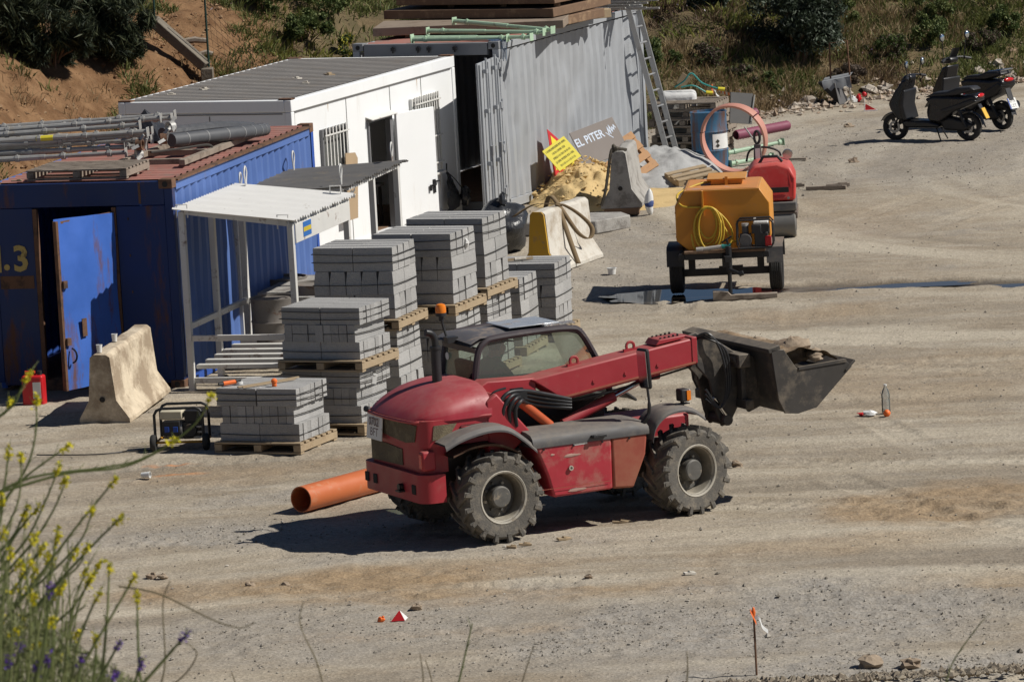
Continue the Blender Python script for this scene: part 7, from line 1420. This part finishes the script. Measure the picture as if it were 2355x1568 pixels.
# ------------------------------------------------------------------ scooters
def scooter(loc, rz_, label, maxi=False):
    S = empty('scooter', loc, rz_, label, 'scooter'); p = lambda n, mb, mat, par=None, **k: mb.build(n, mat, par or S, **k); wb = .66 if not maxi else .72; R0 = .225
    for x, nm in ((wb, 'front_wheel'), (-wb, 'rear_wheel')):
        w_ = empty(nm, (x, 0, R0)); w_.parent = S; mb = MB(); mb.lathe([(.155, -.045), (.20, -.05), (.222, -.03), (.226, 0), (.222, .03), (.20, .05), (.155, .045)], 32, axis='y'); mb.build('tyre', m_rubberdk, w_, smooth=40)
        mb = MB(); mb.lathe([(.158, -.035), (.145, -.03), (.145, .03), (.158, .035)], 28, axis='y')
        for k in range(5):
            for d in (-.12, .12): a = k*2*math.pi/5; mb.bar((.03*math.cos(a), 0, .03*math.sin(a)), (.15*math.cos(a+d), 0, .15*math.sin(a+d)), .03, .022, up=(0, 1, 0))
        mb.cyl((0, -.04, 0), (0, .04, 0), .04, n=12); mb.build('rim', m_scootg, w_); mb = MB(); mb.lathe([(.06, .045), (.10, .045), (.10, .05), (.06, .05)], 20, axis='y', closed_prof=True); mb.build('brake_disc', m_steel, w_)
    f = .1 if maxi else 0; g_ = .02 if maxi else 0; fw = .17 if maxi else .20
    mb = MB(); hwid = .15
    def body(pts, w0, w1=None, name='panel', mat=m_scoot, bev=.03):
        mb = MB(); mb.ext([(x, -w0, z) for x, z in pts], (0, 2*w0, 0)); return p(name, mb, mat, bevel=bev*1.5, seg=4)
    body([(.66, .52), (.70, .62), (.58, .82), (.44, 1.00+g_), (.32, 1.04+g_), (.38, .86), (.46, .62), (.42, .36), (.52, .34)], fw, name='front_shield')
    body([(.42, .36), (.47, .62), (.40, .86), (.36, .84), (.40, .60), (.34, .36)], .24 if not maxi else .21, name='leg_shield', mat=m_scootg, bev=.012)
    body([(.50, .30), (.40, .36), (.0, .34), (-.18, .30), (-.2, .22), (.4, .22)], .17, name='floor_board')
    body([(.0, .34), (-.05, .60), (.05, .70+f), (-.12, .75+f), (-.62, .74+f), (-.84, .78+f), (-.92, .70+f), (-.75, .60), (-.45, .48), (-.2, .30)], .18, name='tail_body', mat=m_scoot if not maxi else m_scoot)
    body([(-.20, .52), (-.82, .72+f), (-.90, .66+f), (-.70, .58), (-.3, .46)], .19, name='side_fairing', mat=m_scootg, bev=.02)
    body([(.06, .72+f), (-.10, .80+f), (-.35, .82+f), (-.52, .88+f), (-.78, .90+f), (-.86, .84+f), (-.50, .75+f)], .155, name='seat', mat=m_black, bev=.03)
    body([(-.15, .34), (-.35, .40), (-.62, .34), (-.78, .26), (-.62, .16), (-.25, .17)], .10, name='engine', mat=m_blackm, bev=.03)
    mb = MB(); strip(mb, [(q.x, q.z) for q in spl([(wb+.24, 0, .34), (wb+.15, 0, .44), (wb-.02, 0, .48), (wb-.2, 0, .42)], 4)], -.06, .06, .015, .02); p('front_mudguard', mb, m_scoot, smooth=50); mb = MB(); strip(mb, [(q.x, q.z) for q in spl([(-wb-.27, 0, .28), (-wb-.2, 0, .42), (-wb, 0, .50), (-wb+.2, 0, .42)], 4)], -.06, .06, .015, .02); p('rear_mudguard', mb, m_black, smooth=50)
    mb = MB()
    for y in (-.07, .07): mb.cyl((wb, y, R0), (.46, y*.9, .62), .018, n=8)
    p('fork', mb, m_blackm); mb = MB(); mb.cyl((-wb, .11, R0), (-.50, .13, .62), .03, n=10); p('shock_absorber', mb, m_blackm)
    body([(.52, .96+f), (.42, 1.09+f), (.30, 1.10+f), (.28, 1.00+f)], .12, name='headlamp_cowl', bev=.04); mb = MB(); mb.tube(spl([(.26, -.36, 1.04+f), (.32, -.22, 1.07+f), (.36, 0, 1.08+f), (.32, .22, 1.07+f), (.26, .36, 1.04+f)], 4), .016, 8); hbr = p('handlebar', mb, m_blackm)
    for s in (-1, 1): mb = MB(); mb.cyl((.25, s*.36, 1.035+f), (.29, s*.25, 1.06+f), .022, n=8); mb.build('grip', m_black, hbr)
    if maxi:
        mb = MB(); rows = [[(.44-.06*abs(j-3)*.3-.14*i/5, -.10+.033*j*(1), 1.08+.26*i/5) for j in range(7)] for i in range(6)]; mb.grid(rows); p('windscreen', mb, m_black, smooth=60)
    for s in (-1, 1):
        hh = .34 if maxi else .18; mb = MB(); mb.tube(spl([(.30, s*.24, 1.07+f), (.30, s*.27, 1.2+f), (.28, s*.30, 1.07+f+hh)], 4), .007, 6); mr = p('mirror_stalk', mb, m_blackm); mb = MB(); mb.blob((.28, s*.31, 1.10+f+hh), (.025, .06, .07), 2, .02, 12, 8); mb.build('mirror_shell', m_black, mr, smooth=60); mb = MB(); mb.blob((.262, s*.31, 1.10+f+hh), (.012, .05, .058), 2, .02, 12, 8); mb.build('mirror_glass', m_mirror, mr, smooth=60)
    mb = MB(); mb.blob((-.90, 0, .745+f), (.03, .12, .035), 2, .02, 12, 8); p('tail_light', mb, m_redlens); mb = MB(); mb.blob((-.86, .11, .73+f), (.03, .03, .025), 2, .02); p('indicator', mb, m_chrome)
    mb = MB(); mb.bar((-.86, 0, .60+f), (-1.0, 0, .34), .12, .015); p('plate_bracket', mb, m_black); mb = MB(); mb.bar((-.922, 0, .537), (-1.007, 0, .367), .20 if maxi else .13, .01); npl = p('number_plate', mb, m_plate if maxi else m_plateye)
    if maxi:
        for tx, q in (('4719', .3), ('LZT', .7)): c = Vector((-.905, 0, .545)).lerp(Vector((-.99, 0, .375)), q)+Vector((-.024, 0, -.012)); text_part(tx, .075, m_ink, npl, frame4(c, (0, -1, 0), (.45, 0, .9)), 'plate_characters', .0008)
        mb = MB(); mb.bar((-.924, .088, .538), (-1.009, .088, .364), .022, .012); mb.build('blue_strip', m_platebl, npl); mb = MB(); mb.cyl((-.35, -.14, .30), (-.92, -.17, .42), .05, .065, n=14); p('silencer', mb, m_blackm)
        mb = MB(); mb.tube([(-.55, .1, .98), (-.9, .1, 1.02), (-.95, 0, 1.03), (-.9, -.1, 1.02), (-.55, -.1, .98)], .014, 8); p('grab_rail', mb, m_chrome)
    mb = MB(); mb.tube([(-.1, .08, .25), (-.22, .16, .01)], .012, 6); mb.tube([(-.1, -.08, .25), (-.2, -.16, .01)], .012, 6); p('stand', mb, m_blackm); return S
scooter((7.10, 88.93, .0), R_(150.5), 'matt black scooter with yellow number plate, nearer of the two'); scooter((7.86, 90.45, 0), R_(133), 'taller black scooter with dark windscreen and white plate behind the other', True)
# ------------------------------------------------------------------ litter
t = empty('plastic_bottle', (4.21, 61.06, 0), 0, 'clear plastic bottle standing upright on the dirt at the right', 'bottle'); mb = MB(); mb.lathe([(0, .005), (.045, .005), (.05, .02), (.05, .16), (.046, .17), (.05, .18), (.05, .22), (.035, .27), (.016, .30), (.016, .32)], 20); mb.build('bottle_wall', m_clear, t, smooth=60); mb = MB(); mb.cyl((0, 0, .318), (0, 0, .335), .019, n=12); mb.build('cap', m_whitepl, t)
t = empty('orange_ball', (4.20, 60.82, .0), 0, 'small orange float beside the clear bottle', 'float'); mb = MB(); mb.blob((0, 0, .04), (.042, .042, .042), 1, .02, 12, 8); mb.build('ball', m_orange, t); mb = MB(); mb.tube(spl([(-.03, 0, .06), (-.05, 0, .09), (-.02, 0, .08)], 3), .004, 5); mb.build('string', m_ink, t)
mb = MB(); mb.blob((0, 0, .03), (.08, .05, .03), 6, .4); o = tag(mb.build('rag', m_whitepl, loc=(4.02, 60.95, 0)), 'crumpled white and red rag left of the clear bottle', 'rag'); mb = MB(); mb.blob((-.09, .02, .02), (.05, .04, .02), 8, .4); mb.build('red_part', m_redpl, o)
t = empty('marker_scrap', (-1.22, 50.4, 0), .3, 'red triangular scrap on the sandy strip in the foreground', 'scrap'); mb = MB(); mb.add([(-.07, 0, 0), (.06, -.03, 0), (.05, .05, 0), (.02, .0, .10)], [(0, 1, 3), (1, 2, 3), (2, 0, 3), (2, 1, 0)]); mb.build('red_piece', m_redpl, t, smooth=None); mb = MB(); mb.add([(.06, -.03, 0), (.10, .0, .02), (.02, .0, .10)], [(0, 1, 2)]); mb.build('white_edge', m_whitepl, t, smooth=None)
mb = MB(); mb.blob((0, 0, .02), (.04, .03, .025), 3, .3); mb.blob((.02, 0, .045), (.015, .015, .01), 3, .2); tag(mb.build('orange_scrap', m_orange, loc=(-1.38, 50.4, 0)), 'small orange cap left of the red triangular scrap', 'scrap')
for x, y, a, b, c, lb in ((.42, 54.15, .16, .05, .5, 'pale wood chip on the dirt behind the rear wheel'), (.02, 53.95, .13, .03, .1, 'thin pale wood sliver beside the rear tyre'), (-.12, 53.85, .1, .03, -.2, 'small pale wood sliver under the rear tyre edge'), (1.6, 51.9, .12, .05, .4, 'small white stone chip on the dirt in the right foreground'), (1.05, 54.9, .25, .02, .05, 'long pale strip of light coloured lath under the loader')):
    mb = MB(); mb.box((0, 0, .015), (a, b, .02), (.1, .1, 0)); mb.box((.02, .01, .03), (a*.5, b*.6, .012), (0, .2, .3)); tag(mb.build('wood_chip', m_wood if 'wood' in lb or 'lath' in lb else m_concw, loc=(x, y, 0), rot=(0, 0, c)), lb, 'chip', 'chips on the dirt')
for i, (x, y, s, lb) in enumerate([(-3.72, 53.3, .05, 'dark clod of earth at the left edge of the sandy strip'), (-3.6, 53.25, .045, 'smaller dark clod beside the left one'), (2.35, 58.0, .06, 'fist sized stone on the dirt below the bucket'), (1.05, 78.6, .09, 'rounded stone beside the broken slab'), (-2.7, 52.5, .05, 'brown clod on the sandy strip in front of the loader'), (-2.35, 52.45, .045, 'brown clod right of the other on the sandy strip'), (.62, 52.0, .035, 'dark pebble in the middle foreground'), (3.35, 46.9, .08, 'pale flat stone on the foreground bank edge'), (3.0, 47.0, .1, 'brown lump on the foreground bank edge'), (-1.05, 50.9, .05, 'brown clod above the red triangular scrap'), (5.9, 91.6, .07, 'flat pale stone in front of the scooters'), (5.6, 86.2, .08, 'grey stone below the front scooter wheel')]):
    mb = MB(); mb.blob((0, 0, s*.35), (s*1.2, s, s*.7), 80+i, .3, 9, 6); tag(mb.build('stone', m_rock, loc=(x, y, 0 if y > 47.2 else .02), smooth=None), lb, 'stone', 'loose stones on the yard')
for i in range(14):
    x = 5.2+i*.42+rnd.uniform(-.2, .2); y = float(np.interp(x, BASE[:, 0], BASE[:, 1]))+rnd.uniform(.0, .9); s = rnd.uniform(.07, .16); mb = MB(); mb.blob((0, 0, s*.3), (s*1.2, s, s*.8), 120+i, .3, 9, 6)
    tag(mb.build('boulder', M('pale_boulder', (.42, .37, .31), .95, 0, .2, 5, (.28, .22, .17), 4, .4, bump=.5, bscale=20), loc=(x, y, hz(x, y)), smooth=None), 'pale boulder in the rubble strip at the foot of the hillside', 'boulder', 'boulders at the foot of the hillside')
mb = MB(); mb.tube(spl([(-5.5, 61.35, .015), (-4.8, 61.15, .015), (-4.4, 61.3, .012), (-4.1, 61.2, .02)], 5), .008, 5); tag(mb.build('cable', m_black), 'thin black cable running across the dirt to the generator', 'cable')
# ------------------------------------------------------------------ foreground plants on the near bank
def fp(zx, zy, Y):   # a point of the plant: offsets measured across and up from the bank at distance Y
    a = (zx*.4866-1177.5)/12492.0; b = -((805+zy*.4866)-784)/12492.0
    d = _f+_rr*a+_uu*b; k = Y/d.y; return Vector((d.x*k, Y, CAM_H+d.z*k))
m_stem = LEAF('mustard_stem', (.13, .165, .055), (.27, .30, .12), .6, .25); m_ypet = LEAF('mustard_petal', (.58, .52, .015), (.76, .66, .03), .6, .4); m_bud = LEAF('mustard_bud', (.20, .24, .04), (.33, .35, .07), .6, .3); m_ppet = LEAF('viper_petal', (.07, .035, .26), (.16, .07, .36), .6, .3); m_fleaf = LEAF('foreground_leaf', (.06, .085, .03), (.27, .28, .13), .6, .25); m_dryst = LEAF('dry_stem', (.18, .15, .09), (.28, .24, .15))
def quads_at(name, C, s, mat, parent, q, stretch=1.4):
    n = len(C); A = q.randn(n, 3); A /= np.linalg.norm(A, axis=1)[:, None]; B = np.cross(A, q.randn(n, 3)); B /= np.linalg.norm(B, axis=1)[:, None]+1e-6; w_ = s*q.uniform(.6, 1.3, n)[:, None]
    return link(name, quads_mesh(name, C, A*w_*.5*stretch, B*w_*.5, mat), parent)
def mustard(Y, paths, label, seed, r=.0022, fl=(), petal=m_ypet, stemm=None, name='mustard_plant', twigs=True, group='yellow flowering stems'):
    t = empty(name, (0, 0, 0), 0, label, 'plant', group); q = np.random.RandomState(seed); s_ = Y/12.0
    base = fp(*paths[0][0], Y); t.location = base
    for i, pth in enumerate(paths):
        yo = q.uniform(-.1, .1); P = [v-base for v in spl([fp(a, b, Y+yo) for a, b in pth], 6)]; n = len(P); mb = MB(); mb.tube(P, [r*1.35*s_*(1.25-.7*k/n) for k in range(n)], 5); mb.build('stem', stemm or m_stem, t)
        if twigs:
            for k in range(3, n-1, 2):
                d = (P[k+1]-P[k]).normalized(); side = Vector((q.randn(), q.randn()*.5, q.rand()+.3)).normalized(); e = P[k]+(d*.7+side*.6).normalized()*q.uniform(.012, .04)*s_; mb = MB(); mb.tube([P[k], (P[k]+e)/2+d*.003, e], [.0011*s_, .0010*s_, .0006*s_], 4); mb.build('pod', m_stem, t)
        if not fl or i in fl:
            c = np.array(P[-1]); d = np.array((P[-1]-P[-3]).normalized()); m = 36
            C = c[None]+q.randn(m, 3)*.0045*s_-d[None]*(q.rand(m, 1)*.026-.006)*s_; quads_at('flower_head', C, .0072*s_, petal, t, q)
            C = c[None]+q.randn(14, 3)*.003*s_+d[None]*.004; quads_at('bud', C, .004*s_, m_bud, t, q)
    return t
mustard(12.2, [[(-60, 700), (150, 600), (480, 555), (650, 520), (825, 430)], [(-60, 690), (300, 585), (620, 540), (900, 370), (1000, 215)]], 'long flowering mustard stem arching furthest to the right in the left foreground', 1)
mustard(12.6, [[(-20, 760), (75, 640), (140, 520), (170, 380), (173, 225)], [(-20, 800), (60, 660), (170, 560), (320, 455)], [(-40, 340), (60, 260), (100, 180), (140, 110)], [(-40, 310), (20, 300), (55, 240)]], 'mustard stems reaching up along the left edge', 2)
mustard(12.0, [[(-30, 1060), (120, 900), (220, 700), (280, 545)], [(0, 1080), (160, 900), (260, 740), (312, 610)], [(-30, 980), (60, 880), (110, 780), (130, 745)], [(-30, 940), (20, 860), (90, 700), (100, 490)], [(-40, 860), (20, 640), (40, 470)], [(0, 1000), (90, 850), (185, 740)]], 'cluster of mustard stems in the left foreground below the barrier', 3)
mustard(11.6, [[(100, 1180), (350, 850), (480, 690), (545, 610)], [(120, 1260), (400, 960), (520, 840), (577, 790)], [(60, 1200), (230, 1060), (380, 900), (440, 745)], [(160, 1240), (280, 1100), (370, 1020), (415, 925)], [(200, 1330), (330, 1230), (400, 1130), (440, 1060)]], 'mustard stems leaning right in the middle of the left foreground', 4)
mustard(11.2, [[(470, 1640), (495, 1400), (510, 1200), (516, 1020)], [(300, 1640), (430, 1420), (560, 1200), (637, 1070)], [(330, 1640), (360, 1420), (420, 1250), (470, 1150)], [(150, 1640), (240, 1500), (250, 1270)], [(420, 1640), (450, 1500), (455, 1350)], [(700, 1640), (660, 1520), (648, 1160)]], 'upright mustard stems at the bottom left with one thick blurred head', 5, .0026)
mustard(11.8, [[(-30, 1120), (40, 1060), (95, 1010)], [(-20, 1180), (70, 1120), (150, 1000), (205, 930)], [(-20, 900), (10, 760), (10, 690)], [(-20, 1240), (40, 1160), (75, 1130)], [(0, 1300), (120, 1160), (240, 1000), (270, 850)]], 'short mustard stems crowding the left edge', 6)
mustard(11.0, [[(600, 1660), (760, 1480), (830, 1400), (884, 1340)], [(420, 1660), (500, 1500), (562, 1385)], [(600, 1660), (640, 1560), (672, 1470)], [(350, 1660), (370, 1560), (388, 1455)], [(480, 1660), (520, 1600), (545, 1520)]], 'purple flowered viper bugloss at the bottom left', 7, .0028, petal=m_ppet, name='viper_bugloss', group='purple flowering stems')
mustard(11.1, [[(120, 1660), (160, 1570), (172, 1490)], [(20, 1660), (30, 1560), (40, 1460)], [(180, 1660), (210, 1540), (228, 1440)], [(150, 1640), (215, 1360), (232, 1120)], [(60, 1660), (85, 1500), (95, 1385)]], 'purple flowered viper bugloss in the bottom left corner', 8, .0026, petal=m_ppet, name='viper_bugloss', group='purple flowering stems')
mustard(12.4, [[(740, 1640), (780, 1480), (770, 1200), (805, 1090)], [(560, 1115), (750, 1150), (1000, 1270), (1130, 1310), (1205, 1285)], [(700, 1600), (840, 1560), (930, 1440), (880, 1380)]], 'thin dry curling stem right of the purple flowers', 9, .0015, fl=(9,), stemm=m_dryst, twigs=False, name='dry_stem', group='dry stems')
for i, (pp, lb) in enumerate([([(1555, 1700), (1500, 1480), (1420, 1300), (1432, 1190)], 'thin dry curved stalk left of the centre foreground'), ([(1980, 1680), (2000, 1560), (1985, 1430)], 'faint thin stalk at the bottom centre'), ([(2130, 1700), (2170, 1560), (2232, 1290)], 'green stalk rising at the bottom centre'), ([(2430, 1700), (2470, 1560), (2520, 1400)], 'pale thin stalk right of the bottom centre'), ([(4460, 1660), (4500, 1480), (4640, 1280)], 'faint weed stalk at the lower right'), ([(3240, 1660), (3250, 1500), (3245, 1420)], 'faint weed stalk left of the survey stake'), ([(1130, 1680), (1120, 1600), (1095, 1520)], 'small pale stalk at the bottom left centre'), ([(2050, 1690), (2040, 1560), (2010, 1460)], 'second faint stalk at the bottom centre')]):
    mustard(13+.4*i, [pp], lb, 20+i, .0013 if i not in (2,) else .0019, fl=(9,), stemm=m_dryst if i not in (2, 4) else m_stem, twigs=i in (2, 4), name='weed_stalk', group='stalks in the foreground')
_q2 = random.Random(9)
for g_ in range(9):
    pths = []
    for k in range(9):
        bx = _q2.uniform(-60, 330); tx = bx+_q2.uniform(-40, 190); ty = _q2.uniform(780, 1380)+max(0, tx-150)*.5; pths.append([(bx, 1680), (bx+(tx-bx)*.25+_q2.uniform(-20, 20), 1680+(ty-1680)*.45), (bx+(tx-bx)*.6+_q2.uniform(-25, 25), 1680+(ty-1680)*.8), (tx, ty)])
    mustard(11.2+.22*g_, pths, 'thin mustard stems tangled in the bottom left corner among the purple flowers', 100+g_, .0015, fl=(0, 3, 6), twigs=True)
# leafy base
q = np.random.RandomState(77); n = 6500; zx = q.rand(n)**1.2*820-40; top = np.interp(zx, [-40, 150, 300, 420, 700], [1080, 1200, 1300, 1420, 1600]); zy = top+(1720-top)*q.rand(n)**.7
C = np.array([tuple(fp(a, b, y)) for a, b, y in zip(zx, zy, 11.3+q.rand(n)*.9)]); A = q.randn(n, 3)*np.array([.6, .4, 1]); A /= np.linalg.norm(A, axis=1)[:, None]; B = np.cross(A, q.randn(n, 3)); B /= np.linalg.norm(B, axis=1)[:, None]
tag(link('undergrowth', quads_mesh('undergrowth', C, A*.012*q.uniform(.5, 1.4, n)[:, None], B*.0017, m_fleaf)), 'blurred green weeds filling the bottom left corner', 'weeds', kind='stuff')
n = 5000; xx = q.uniform(-1.45, -.65, n); yy = 11.0+q.rand(n)*1.6; k = np.array([fp(0, 1700, 1).z])
P0 = np.stack([xx, yy, 7.2-.2*(yy-11)-.08*q.rand(n), np.ones(n)], 1)
blades('near_grass', P0[:1500], m_fleaf, 'grass on the near bank under the flowering weeds', (.05, .16), .0015, 4, .05, 9, .5)
